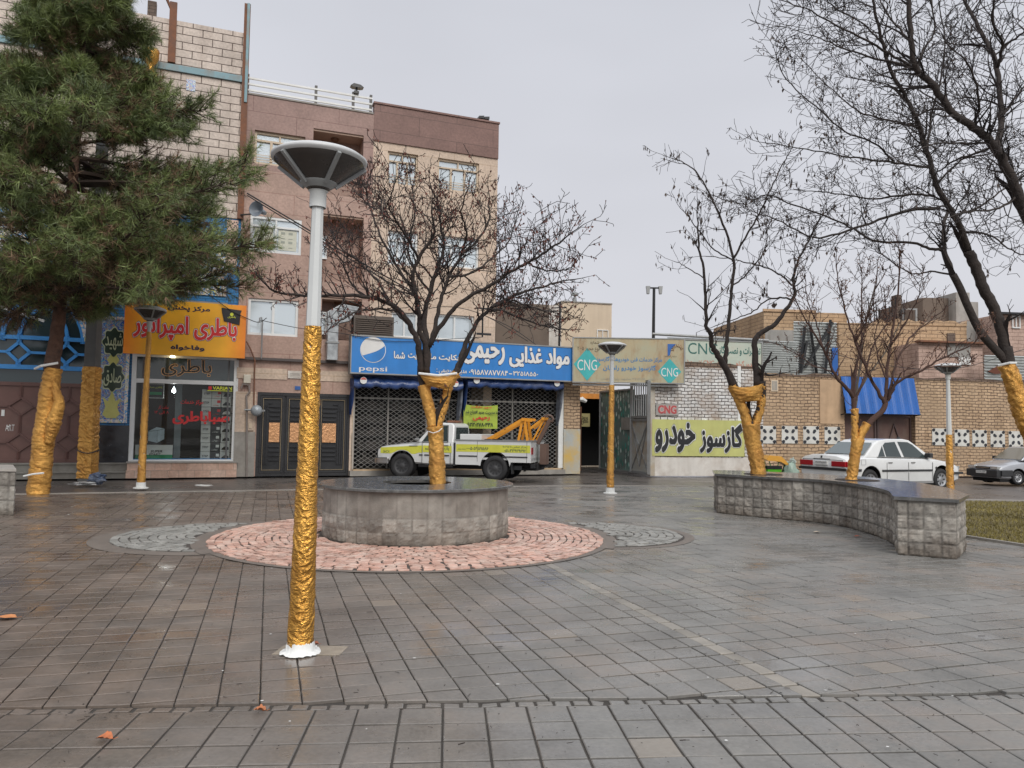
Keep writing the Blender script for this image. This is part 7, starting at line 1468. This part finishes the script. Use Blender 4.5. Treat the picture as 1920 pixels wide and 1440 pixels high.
on(s,'badge_strip',M_CHR,lambda m:m.box(-.008,.0,-.28,.30,.845,.86)); on(s,'emblem',M_BLACK,lambda m:m.prism([(-.03,.87),(.03,.87),(.04,.93),(0,.96),(-.04,.93)],0,-.01,.012) if False else m.box(.0,.02,.01,.05,.875,.935))
on(s,'boot_seam',M_PLAS,lambda m:(m.box(-.004,.012,-.70,.70,.825,.832),m.box(-.004,.012,-.70,-.694,.64,.83),m.box(-.004,.012,.694,.70,.64,.83))); on(s,'window_rubber',M_PLAS,lambda m:[m.bar((x0,sd_*.775,z0),(x1,sd_*.765,z1),.018,.014) for sd_ in (-1,1) for x0,z0,x1,z1 in ((1.16,.915,3.06,.885),)]); on(s,'sill',mat('sill_grey',(.25,.25,.245),.5),lambda m:[m.box(1.25,3.15,sd_*.852-.01,sd_*.852+.01,.21,.27) for sd_ in (-1,1)]); on(s,'fuel_flap',M_STEEL,lambda m:[m.box(.50,.66,-.856,-.850,.72,.725),m.box(.50,.66,-.856,-.850,.86,.865),m.box(.50,.505,-.856,-.850,.72,.865),m.box(.655,.66,-.856,-.850,.72,.865)]); on(s,'under_body',M_DARK,lambda m:m.box(.1,4.2,-.7,.7,.12,.22)); on(s,'indicator',M_PLAS,lambda m:m.lathe([(.001,-.865),(.03,-.862),(.03,-.85)],12,(3.28,0,.63),1))
for sd_ in (-1,1): on(s,'head_lamp',M_HEAD,lambda m:m.box(4.26,4.37,min(sd_*.38,sd_*.72),max(sd_*.38,sd_*.72),.56,.66))
# silver saloon
w=.80
PS=dict(L=3.95,w=w,r=.27,wx=(.75,3.08),sp=8,st=[(0.0,.72,.36,.80,.84),(.05,.76,.28,.86,.94),(.6,.80,.22,.90,.96),(1.5,.80,.20,.90,.94),(2.5,.80,.20,.89,.93),(2.95,.795,.20,.84,.92),(3.5,.78,.20,.76,.80),(3.78,.75,.22,.68,.72),(3.88,.73,.24,.62,.66),(3.94,.70,.30,.50,.54)],
 g=(.90,1.44,.73,.56),gp=[(.55,.92),(1.0,1.33),(1.2,1.40),(1.55,1.44),(2.05,1.44),(2.22,1.41),(2.88,.92)],
 win=[[(.98,.95),(1.50,.95),(1.46,1.36),(1.25,1.34)],[(1.60,.95),(2.62,.94),(2.25,1.32),(2.12,1.37),(1.54,1.37)]],rg=((.60,.97),(1.0,1.33)),fg=((2.84,.95),(2.26,1.39)),fgm=glassmat('sandy_screen',(.16,.135,.09),.08,.1),seam=(.95,1.55,2.68),hand=(1.15,1.75),mir=2.62)
ph=R_(180+11); Lc=Vector((15.2,24.0)); fw_=Vector((math.cos(ph),math.sin(ph))); lf=Vector((-math.sin(ph),math.cos(ph))); o_=Lc-fw_*(1.975*1.82)-lf*w*.82
s=sedan('silver saloon car facing the camera beside the brick wall, beyond the lawn',o_,ph,PS,M_CARS)
on(s,'front_bumper',M_PLAS,lambda m:(m.box(3.80,4.02,-.76,.76,.28,.56),m.box(3.35,3.85,.77,.825,.32,.56),m.box(3.35,3.85,-.825,-.77,.32,.56)),bevel=.03)
for sd_ in (-1,1): on(s,'head_lamp',M_HEAD,lambda m:m.box(3.80,3.965,min(sd_*.38,sd_*.72),max(sd_*.38,sd_*.72),.575,.69),bevel=.01)
on(s,'grille',M_PLAS,lambda m:m.box(3.84,3.955,-.34,.34,.585,.67)); on(s,'grille_bar',M_CHR,lambda m:m.box(3.955,3.96,-.34,.34,.62,.635))
pl_=on(s,'number_plate',M_WHITEP,lambda m:m.box(4.02,4.03,-.25,.25,.41,.51)); m=s.mb(); m.T=s.T@rot(math.pi/2); text(m,'۵۳ل۱۹۴۳۷',-.22,.22,.43,.49,-4.036,.0,rows=24); s.put(m,'plate_lettering',M_BLACK,pl_); on(s,'under_body',M_DARK,lambda m:m.box(.1,3.8,-.66,.66,.1,.22))
s.o.scale=(.82,)*3
# pickup tow truck
ang=R_(164.6); fw_=Vector((math.cos(ang),math.sin(ang))); lf=Vector((-math.sin(ang),math.cos(ang))); rw=Vector((-.47,22.5)); w=.84; o_=rw-fw_*1.08-lf*w
M=Matrix.Translation((o_.x,o_.y,0))@rot(ang); s=Th('tow_truck','white pickup tow truck with yellow stripe and orange crane before the shutters','pickup truck',M,(2.45,0,0)); r=.375; wx=(1.08,4.02)
m=s.mb(); loft(m,interp([(2.36,.83,.42,1.10,1.14),(3.3,.84,.42,1.10,1.13),(3.55,.83,.44,1.06,1.10),(4.2,.81,.46,1.00,1.04),(4.72,.78,.50,.94,.97),(4.84,.75,.54,.86,.90),(4.86,.72,.60,.80,.84)],3)); o=s.put(m,'body',M_TRUW,smooth=True); C.view_layer.update(); arches(o,s.T,(wx[1],),.84,r*1.13); 
for p_ in o.data.polygons: p_.use_smooth=True
sharp(o,28)
zb,zr,wb,wr=1.08,1.69,.80,.66; yg=lambda z,e=0:wb+(wr-wb)*(z-zb)/(zr-zb)+e; pr=[(2.38,1.06),(2.40,1.60),(2.48,1.68),(2.95,1.69),(3.08,1.66),(3.58,1.08)]; m=s.mb(); n=len(pr); m.add([(x,yg(z),z) for x,z in pr]+[(x,-yg(z),z) for x,z in pr],[tuple(range(n)),tuple(range(n,2*n))[::-1]]+[(i,n+i,n+(i+1)%n,(i+1)%n) for i in range(n)]); s.put(m,'cabin',M_TRUW,bevel=.04)
for sd_ in (-1,1): on(s,'window',M_CGL2,lambda m:m.quad(*[(x,sd_*yg(z,.006),z) for x,z in ((2.58,1.13),(3.36,1.12),(3.04,1.58),(2.62,1.59))]))
on(s,'windscreen',M_CGL2,lambda m:m.quad((3.56,.70,1.14),(3.56,-.70,1.14),(3.12,-.6,1.63),(3.12,.6,1.63))); on(s,'rear_window',M_CGL2,lambda m:m.quad((2.372,.6,1.2),(2.372,-.6,1.2),(2.382,-.55,1.55),(2.382,.55,1.55)))
m=s.mb(); prof=[(0.0,.56),(0.0,1.17),(2.30,1.17),(2.30,.46),(1.62,.46)]+[(1.08+.45*math.cos(R_(a_)),.40+.47*math.sin(R_(a_))) for a_ in range(5,176,10)]+[(.60,.56)]
m.prism(prof,1,.80,.84); m.prism(prof,1,-.84,-.80); m.box(0,2.30,-.80,.80,.62,.68); m.box(2.26,2.30,-.80,.80,.68,1.17); m.box(0,.04,-.80,.80,.56,1.17); s.put(m,'cargo_bed',M_TRUW)
on(s,'bed_rail',M_STEEL,lambda m:(m.box(-.02,2.32,.79,.86,1.165,1.20),m.box(-.02,2.32,-.86,-.79,1.165,1.20),m.box(-.02,.05,-.8,.8,1.165,1.20)))
on(s,'tool_box',M_TRUW,lambda m:(m.box(1.55,2.22,-.7,.7,.68,1.36)),bevel=.02)
MY=mat('yellow_stripe',(.60,.60,.07),.4,var=.1,vs=3); T180=rot(math.pi)
def side(m,x0,x1,z0,z1,v): m.quad((-x0,v,z0),(-x1,v,z0),(-x1,v,z1),(-x0,v,z1))
m=s.mb(); m.T=s.T@T180
for sg in (1,):
    side(m,0.02,2.28,.84,1.06,-.845); side(m,2.42,3.34,.80,1.0,-.848); 
    m.quad((-3.36,-.848,.80),(-4.1,-.842,.90),(-4.68,-.80,.72),(-4.72,-.80,.88),(-4.0,-.826,.96),(-3.36,-.848,1.0)) if False else None
    for i in range(12):
        xa,xb=3.36+i*.115,3.36+(i+1)*.115; 
        def yw(x): return np.interp(x,[3.3,3.55,4.2,4.72,4.84],[.84,.83,.81,.78,.75])*.999+.007
        def lo(x): return max(.78 if x<3.5 else .74,.40+math.sqrt(max(0,.46**2-(x-4.02)**2)) if abs(x-4.02)<.46 else .72)+.0
        hi=lambda x:1.0-.09*max(0,(x-3.36))/1.4
        m.quad((-xa,-yw(xa),lo(xa)),(-xb,-yw(xb),lo(xb)),(-xb,-yw(xb),hi(xb)),(-xa,-yw(xa),hi(xa)))
s.put(m,'yellow_stripe',MY)
m=s.mb(); m.T=s.T@T180; text(m,'پارسیان خودرو',-3.26,-2.5,.86,.97,-.853,.02,rows=24); text(m,'۰۰۰۵-۵۹۵۹۵۸۶',-1.95,-1.28,.90,.99,-.85,.02,rows=24); text(m,'سامانه پیامکی',-2.24,-1.98,.88,.95,-.85,0,rows=24); text(m,'۰۵۱-۳۳۹۲۹۶۹۲',-.80,-.14,.86,.94,-.85,.02,rows=24); text(m,'مرکز تماس ۱۱۰۳۵۰۱۱',-.84,-.14,.97,1.04,-.85,.01,rows=24); text(m,'SOS',-4.64,-4.38,.76,.83,-.803,.01,rows=24); s.put(m,'side_lettering',mat('green_grey_letter',(.06,.10,.08),.5))
on(s,'side_moulding',M_PLAS,lambda m:[m.box(a_,b_,sd_*.845-.012,sd_*.845+.012,.70,.735) for a_,b_ in ((.1,.85),(1.62,2.2),(2.5,3.28),(3.34,3.45)) for sd_ in (-1,1)])
on(s,'door_seam',M_PLAS,lambda m:[m.box(x-.006,x+.006,.838,.846,.45,1.08) for x in (2.34,2.46,3.36)]+[m.box(2.3,2.37,-.83,.83,.44,1.1)]); on(s,'door_handle',M_STEEL,lambda m:m.box(2.52,2.66,.845,.87,1.0,1.03)); on(s,'air_vent',M_PLAS,lambda m:m.box(3.5,3.78,.825,.838,.965,.985))
on(s,'front_bumper',M_CHR,lambda m:(m.box(4.80,4.95,-.80,.80,.42,.62),m.box(4.45,4.85,.78,.84,.42,.62)),bevel=.03); on(s,'grille',M_PLAS,lambda m:m.box(4.78,4.89,-.70,.70,.62,.84)); on(s,'mirror',M_STEEL,lambda m:m.box(3.45,3.55,.82,1.0,1.14,1.22),bevel=.02)
for sd_ in (-1,1): on(s,'head_lamp',M_HEAD,lambda m:m.lathe([(.001,4.91),(.08,4.90),(.09,4.87)],16,(0,sd_*.55,.73),0))
on(s,'window_rubber',M_PLAS,lambda m:[m.bar((a_[0],sd_*yg(a_[1],.008),a_[1]),(b_[0],sd_*yg(b_[1],.008),b_[1]),.03,.012) for sd_ in (-1,1) for a_,b_ in (((2.56,1.11),(3.38,1.10)),((3.38,1.10),(3.05,1.60)),((3.05,1.60),(2.60,1.61)),((2.60,1.61),(2.56,1.11)))]); on(s,'mud_flap',M_PLAS,lambda m:(m.box(.56,.58,.58,.83,.22,.60),m.box(.56,.58,-.83,-.58,.22,.60))); on(s,'tail_lamp',M_TAIL,lambda m:m.box(-.02,0,.62,.80,.80,1.0)); on(s,'bed_seam',M_PLAS,lambda m:[m.box(x-.004,x+.004,.839,.846,.56,1.16) for x in (1.62,.12)]); on(s,'crane_cable',M_BLACK,lambda m:m.tube([(.43,.0,1.80),(.1,.0,1.75),(-.25,.0,1.78),(-.3,0,1.3)],.014,5)); on(s,'bed_load',M_BLACK,lambda m:(m.box(.7,1.2,-.5,.3,.68,1.0),m.box(1.25,1.5,-.6,.6,.68,1.22)),bevel=.03); on(s,'chassis',M_DARK,lambda m:(m.box(-.1,4.6,-.5,.5,.32,.5),m.box(2.4,3.5,-.78,.78,.36,.44))); on(s,'tow_bar',M_BLACK,lambda m:(m.box(-.45,0,-.06,.06,.42,.5),m.box(-.08,.04,-.7,.7,.40,.52),m.box(.3,.7,.5,.7,.34,.46))); on(s,'roof_beacon',M_RUST,lambda m:m.box(2.55,2.75,-.4,.4,1.69,1.76),bevel=.02)
for x in wx:
    for sd_ in (-1,1): wheel(s,x,sd_,.83 if x>2 else .84,r,M_RIMD,10,width=.24); liner(s,x,sd_,.83,r*1.12)
MO=mat('orange_crane_paint',(.74,.31,.025),.4,var=.12,dirt=(.35,.13,.03),dl=.3); lx=lambda px,y: ((1007-px)/61.5,1.55-(y-803)/64.3)
m=s.mb()
for sd_ in (-.22,.22):
    for (a_,b_,t_) in (((912,828),(982,786),.10),((974,826),(981,786),.07),((991,826),(985,786),.08),((996,803),(1020,784),.07),((1001,826),(1021,786),.05),((980,786),(999,787),.10)): A,B=lx(*a_),lx(*b_); m.bar((A[0],sd_,A[1]),(B[0],sd_,B[1]),t_*.6,t_)
A=lx(983,786); m.bar((A[0],-.3,A[1]),(A[0],.3,A[1]),.09); A=lx(1020,784); m.bar((A[0],-.3,A[1]),(A[0],.3,A[1]),.08); m.box(1.30,1.62,-.3,.3,1.05,1.17); m.box(.1,.6,-.35,.35,.68,.8); s.put(m,'crane',MO)
m=s.mb(); A,B=lx(1008,832),lx(1031,786); m.bar((A[0],.1,A[1]),(B[0],.1,B[1]),.11); m.tube([(lx(x,y)[0],.1,lx(x,y)[1]) for x,y in ((1020,781),(1026,777),(1034,779),(1037,785),(1034,790))],.035,8); A=lx(1022,852); m.box(A[0]-.08,A[0]+.12,-.1,.25,.5,1.1); s.put(m,'crane_hook',mat('dull_brown_steel',(.13,.08,.06),.6))
m=s.mb(); m.T=s.T@T180; A,B=lx(947,806),lx(976,789); text(m,'YADAK',-A[0],-B[0],A[1]-.05,A[1]+.04,-.30,.0,rows=20,skew=0); 
for i,v_ in enumerate(m.v[:]):
    f=(v_[0]-(-(A[0])+0)) 
s.put(MB(s.T@T180).add([(-A[0]+.1*i_,-.265,A[1]-.02+.062*i_) for i_ in (0,)]+[(-A[0]+.02,-.265,A[1]+.04),(-A[0]+.05,-.265,A[1]+.02)],[(0,1,2)]),'crane_mark',M_BLACK)
# ================================================================== person behind the white car
def skin(name,pts,edges,rad,mt,s,sub=2,root=0):
    me=bpy.data.meshes.new(name); me.from_pydata([tuple(s.T@Vector(p)) for p in pts],edges,[]); o=bpy.data.objects.new(name,me); COL.objects.link(o); o.parent=s.o; me.materials.append(mt)
    o.modifiers.new('s','SKIN'); sv=me.skin_vertices[0].data
    for i,r_ in enumerate(rad): sv[i].radius=(r_,r_) if not isinstance(r_,tuple) else r_; sv[i].use_root=(i==root)
    sb=o.modifiers.new('u','SUBSURF'); sb.levels=sub; sb.render_levels=sub; C.view_layer.update(); m2=bpy.data.meshes.new_from_object(o.evaluated_get(C.evaluated_depsgraph_get())); o.modifiers.clear(); o.data=m2
    for p_ in m2.polygons: p_.use_smooth=True
    return o
Yp=23.6; q0=at(1712,845,Yp); X=q0.x; s=Th('person','dark haired person in a charcoal jacket bending behind the roof of the white car','person',None,(X,Yp,0))
hd=at(1684,827,Yp); sh_=at(1697,831,Yp)
J=[(X,Yp,.92),(X-.12,Yp,1.12),(sh_.x,Yp,sh_.z-.02),(hd.x+.09,Yp,hd.z-.03),(hd.x,Yp,hd.z),(hd.x-.04,Yp,hd.z+.03),
   (sh_.x,Yp-.2,sh_.z-.06),(sh_.x-.12,Yp-.24,sh_.z-.32),(sh_.x-.32,Yp-.2,sh_.z-.42),(sh_.x,Yp+.2,sh_.z-.06),(sh_.x-.12,Yp+.24,sh_.z-.32),(sh_.x-.32,Yp+.2,sh_.z-.42),
   (X+.02,Yp-.1,.86),(X-.04,Yp-.12,.48),(X+.02,Yp-.12,.08),(X-.14,Yp-.12,.04),(X+.02,Yp+.1,.86),(X-.02,Yp+.12,.48),(X+.05,Yp+.12,.08),(X-.11,Yp+.12,.04)]
body=skin('body',J,[(0,1),(1,2),(2,3),(3,4),(4,5),(2,6),(6,7),(7,8),(2,9),(9,10),(10,11),(0,12),(12,13),(13,14),(14,15),(0,16),(16,17),(17,18),(18,19)],[.15,.16,.16,.06,.095,.08,.08,.055,.035,.08,.055,.035,.10,.07,.045,.04,.10,.07,.045,.04],mat('skin',(.45,.27,.19),.6),s)
for nm,js,es,rd,mt in (('jacket',J[0:3]+[J[6],J[7],J[8]]+[J[9],J[10],J[11]],[(0,1),(1,2),(2,3),(3,4),(4,5),(2,6),(6,7),(7,8)],[.17,.175,.18,.095,.07,.05,.095,.07,.05],mat('charcoal_jacket',(.055,.058,.068),.8,var=.2,vs=8)),('trousers',[J[0]]+J[12:15]+J[16:19],[(0,1),(1,2),(2,3),(0,4),(4,5),(5,6)],[.16,.115,.085,.06,.115,.085,.06],mat('dark_trousers',(.03,.03,.035),.9))): skin(nm,js,es,rd,mt,s)
hr=[(hd.x+.03,Yp,hd.z+.02),(hd.x-.01,Yp,hd.z+.055),(hd.x-.05,Yp,hd.z+.06)]; skin('hair',hr,[(0,1),(1,2)],[.10,.10,.07],mat('black_hair',(.012,.01,.009),.6),s)
for sd_ in (-1,1):
    base=Vector((sh_.x-.36,Yp+sd_*.2,sh_.z-.44))
    for f in range(4): skin('finger',[tuple(base),tuple(base+Vector((-.05,sd_*(f-1.5)*.02,-.01))),tuple(base+Vector((-.085,sd_*(f-1.5)*.024,-.035)))],[(0,1),(1,2)],[.011,.009,.008],_m['skin'],s,1)
    skin('thumb',[tuple(base+Vector((.02,0,0))),tuple(base+Vector((0,-sd_*.045,-.01))),tuple(base+Vector((-.03,-sd_*.055,-.02)))],[(0,1),(1,2)],[.013,.011,.009],_m['skin'],s,1)
# ================================================================== litter bin, sack
Y=19.2; c=at(1449,897,Y); s=Th('litter_bin','small lime green litter bin hanging under an orange roof behind the foil wrapped fork tree','litter bin',None,(c.x,Y,0)); gm=mat('lime_bin',(.12,.55,.03),.4,var=.08); k=Y/F_PX
x0,x1=at(1436,880,Y).x,at(1462,880,Y).x; z0,z1=at(1449,897,Y).z,at(1449,877,Y).z; m=s.mb(); m.add([(x0+.02,Y-.12,z0),(x1-.02,Y-.12,z0),(x1-.02,Y+.12,z0),(x0+.02,Y+.12,z0),(x0,Y-.15,z1),(x1,Y-.15,z1),(x1,Y+.15,z1),(x0,Y+.15,z1)],[(0,3,2,1),(0,1,5,4),(1,2,6,5),(2,3,7,6),(3,0,4,7)]); s.put(m,'bucket',gm)
on(s,'liner',M_BLACK,lambda m:m.box(x0-.005,x1+.005,Y-.155,Y+.155,z1-.03,z1+.05)); zr_,zr2=at(1449,865,Y).z,at(1449,855,Y).z
on(s,'roof',mat('orange_roof',(.80,.40,.06),.4,var=.06),lambda m:(m.prism([(x0-.05,zr_+.05),(x0+.02,zr2+.02),(x1-.02,zr2),(x1+.18,zr_-.08),(x1+.14,zr_-.10),(x1-.04,zr_),(x0,zr_+.02)],1,Y-.2,Y+.2)))
on(s,'frame',mat('green_frame',(.08,.22,.05),.5),lambda m:(m.tube([(x1+.13,Y,zr_-.06),(x1+.10,Y,z1),(x1+.04,Y,z0),(x1+.03,Y,0)],.022,6),m.tube([(x0-.03,Y,zr_),(x0-.03,Y,0)],.022,6),m.bar((x0-.03,Y,z1-.08),(x1+.06,Y,z1-.08),.03),m.bar((x0+.1,Y-.1,z1),(x0+.05,Y-.1,zr_),.02),m.bar((x1-.1,Y-.1,z1),(x1-.05,Y-.1,zr_),.02)))
c=at(1482,890,19.0); s=Th('plastic_sack','pale green translucent plastic sack leaning between the litter bin and the white car','sack',None,(c.x,19.0,0)); p=crumple((c.x,19.0,.38),.20,.18,.44,3,.25); p.v=[tuple(s.T@Vector(q)) for q in p.v]; s.put(p,'sack',mat('pale_green_plastic',(.30,.40,.33),.35,var=.25,vs=6),smooth=True); p=crumple((c.x+.05,18.97,.84),.06,.06,.07,8,.6); p.v=[tuple(s.T@Vector(q)) for q in p.v]; s.put(p,'knot',mat('pale_knot',(.45,.52,.48),.4))
# ================================================================== wires
def wire(lab,pts,v,r=.012,sag=.0,fr_=FA,group='overhead cables on the facades'):
    P=[]
    for i,(x,y) in enumerate(pts): u,z=fr_.p(x,y,v[i] if hasattr(v,'__len__') else v); P.append((u,v[i] if hasattr(v,'__len__') else v,z))
    m=MB(); m.tube(smooth_path(P,5) if len(P)>2 else P,r,5); c=P[0]; single(m,'cable',mat('cable_black',(.02,.02,.02),.6),lab,'cable',fr_,c,group)
wire('thick twin cable, upper strand, slanting from the horn speaker past the big lamp',[(463,362),(520,396),(580,432),(640,470),(700,505),(770,545)],-1.0,.022); wire('thick twin cable, lower strand, slanting from the horn speaker past the big lamp',[(463,366),(520,401),(580,437),(640,476),(700,512),(770,560)],-1.05,.018)
wire('thin wire looping from the orange sign to the bent cable mast',[(330,520),(380,545),(430,580),(470,600),(487,604),(500,596)],-.5,.012); wire('thin wire crossing the lower left window towards the blue sign',[(487,600),(560,615),(640,625),(740,640),(905,632)],-.9,.010)
wire('sagging wire across the beige wall above the blue sign',[(640,560),(740,590),(830,575),(905,590),(990,640)],-.6,.012); wire('slanting wire between the beige wall and the dark gable',[(905,590),(960,615),(1010,650)],-.7,.012)
wire('long sagging wire in front of the corrugated hoarding',[(1434,640),(1470,648),(1510,668),(1545,690),(1570,712)],-.6,.014,fr_=FW); wire('thin grey wire from the hoarding down to the right lamp',[(1500,640),(1580,668),(1700,690),(1800,690),(1920,655)],-.6,.012,fr_=FW)
x=FA.p(905,600,-.5)[0]; z=FA.p(905,632,-.5)[1]; s=Th('cable_bracket','dark T shaped cable bracket on the beige wall above the blue sign','bracket',FA,(x,-.03,z)); on(s,'arm',M_BLACK,lambda m:(m.bar((x,-.5,z),(x,-.5,z+.95),.04),m.bar((x-.25,-.5,z+.95),(x+.25,-.5,z+.95),.05),m.bar((x-.2,-.5,z+.1),(x+.3,-.5,z+.1),.07),m.bar((x,0.03,z+.6),(x,-.5,z+.6),.04)))
A,B=FA.p(0,573,-.5),FA.p(84,603,-.5); m=MB(); m.bar((A[0]-1.5,-.3,A[1]+.45),(B[0],-.6,B[1]),.07); single(m,'white_rod',M_WHITEP,'white metal rod slanting across the blue arched window','rod',FA,(B[0],-.6,B[1])); m=MB(); m.tube([(A[0]-1.5,-.3,A[1]+.2),(B[0],-.6,B[1]+.22)],.015,5); single(m,'cable',_m['cable_black'],'thin dark wire just above the white rod at the arched window','cable',FA,(B[0],-.6,B[1]+.22),'overhead cables on the facades')
# ================================================================== leaves and litter
def leafobj(px,py,w_,h_,col,lab,rz=0):
    c=G(px,py,.012); m=MB(); q=random.Random(int(px)); n=9; vs=[]
    for i in range(n+1):
        f=i/n; hw=w_*.42*math.sin(math.pi*min(1,f*1.02))**.7; x=-w_/2+w_*f
        for s_ in (-1,0,1): vs.append((c.x+x,c.y+s_*hw*.9+.004*q.gauss(0,1),.012+abs(s_)*h_*(.6+.6*q.random())*math.sin(math.pi*f)+.004))
    m.add(vs,[(i*3+j,(i+1)*3+j,(i+1)*3+j+1,i*3+j+1) for i in range(n) for j in (0,1)]); m.tube([(c.x+w_/2,c.y,.014),(c.x+w_*.72,c.y+.01,.02)],.0015,4)
    single(m,'fallen_leaf',mat('leaf_%d'%int(px),col,.6,var=.25,vs=30),lab,'leaf',None,(c.x,c.y,.012),'fallen leaves on the paving',smooth=True)
leafobj(487,1333,.072,.022,(.42,.15,.06),'curled rust brown leaf below the course of small bricks'); leafobj(196,1386,.085,.022,(.45,.14,.05),'orange brown leaf nearest the bottom left corner'); leafobj(12,1158,.16,.012,(.55,.22,.08),'flat orange leaf scrap at the left edge of the paving'); leafobj(592,1209,.05,.02,(.30,.10,.05),'small brown leaf caught at the foot of the nearest lamp'); leafobj(823,841 if False else 1042,.05,.01,(.35,.12,.06),'tiny red leaf in front of the round planter') if False else None
leafobj(1608,1006,.10,.012,(.40,.10,.05),'dark red leaf at the foot of the curved planter'); leafobj(1532,998,.12,.01,(.50,.42,.32),'pale leaf scrap left of the curved planter foot')
m=MB(); q=random.Random(12)
for _ in range(620):
    Y=3.3+8*q.random()**1.6; X=q.uniform(-.62,.62)*Y; z=.006
    if (Vector((X,Y))-PC).length<3: continue
    if q.random()<.6:
        a=q.random()*6.28; l=.008+.03*q.random()**2; m.bar((X,Y,z),(X+l*math.cos(a),Y+l*math.sin(a),z+.002),.0022)
    else:
        r_=.0025+.005*q.random(); m.quad(*[(X+r_*math.cos(i*1.05)*(.7+.5*q.random()),Y+r_*math.sin(i*1.05),z+.001) for i in range(6)])
for a_,b_,c_,d_ in ((693,1150,.05,.2),(880,1147,.03,.5),(1085,1203,.05,-.3),(1280,1392,.03,.1),(865,1400,.03,2),(1840,1195,.05,-.4)): g_=G(a_,b_); m.bar((g_.x-c_/2,g_.y,.01),(g_.x+c_/2,g_.y+c_*d_*.3,.012),.004)
g_=G(935,1216); m.add([(g_.x-.03,g_.y,.01),(g_.x+.02,g_.y-.012,.014),(g_.x+.035,g_.y+.004,.016),(g_.x,g_.y+.014,.012)],[(0,1,2,3)])
o=m.build('leaf_litter',mat('dark_debris',(.03,.022,.018),.9)); tag(o,'scattered twigs, seeds and dark crumbs on the wet paving','litter',None,'stuff')
m=MB(); q=random.Random(14)
for _ in range(26): Y=3.4+5*q.random(); X=q.uniform(-.6,.65)*Y; r_=.004+.007*q.random(); m.quad(*[(X+r_*math.cos(i*1.25)*(.7+.6*q.random()),Y+r_*math.sin(i*1.25),.009) for i in range(5)])
g_=G(1655,1395) ; o=m.build('paper_crumbs',mat('white_crumb',(.6,.6,.58),.7)); tag(o,'tiny white paper crumbs dotted over the paving','litter',None,'stuff')
g_=G(381,912); p=crumple((g_.x,g_.y,.02),.22,.08,.02,5,.5,8,12); s=Th('paper_scrap','torn white paper scrap on the dark asphalt left of the black gate','paper',None,(g_.x,g_.y,0)); p.v=[tuple(s.T@Vector(q)) for q in p.v]; s.put(p,'scrap',mat('paper_white',(.5,.5,.48),.7))
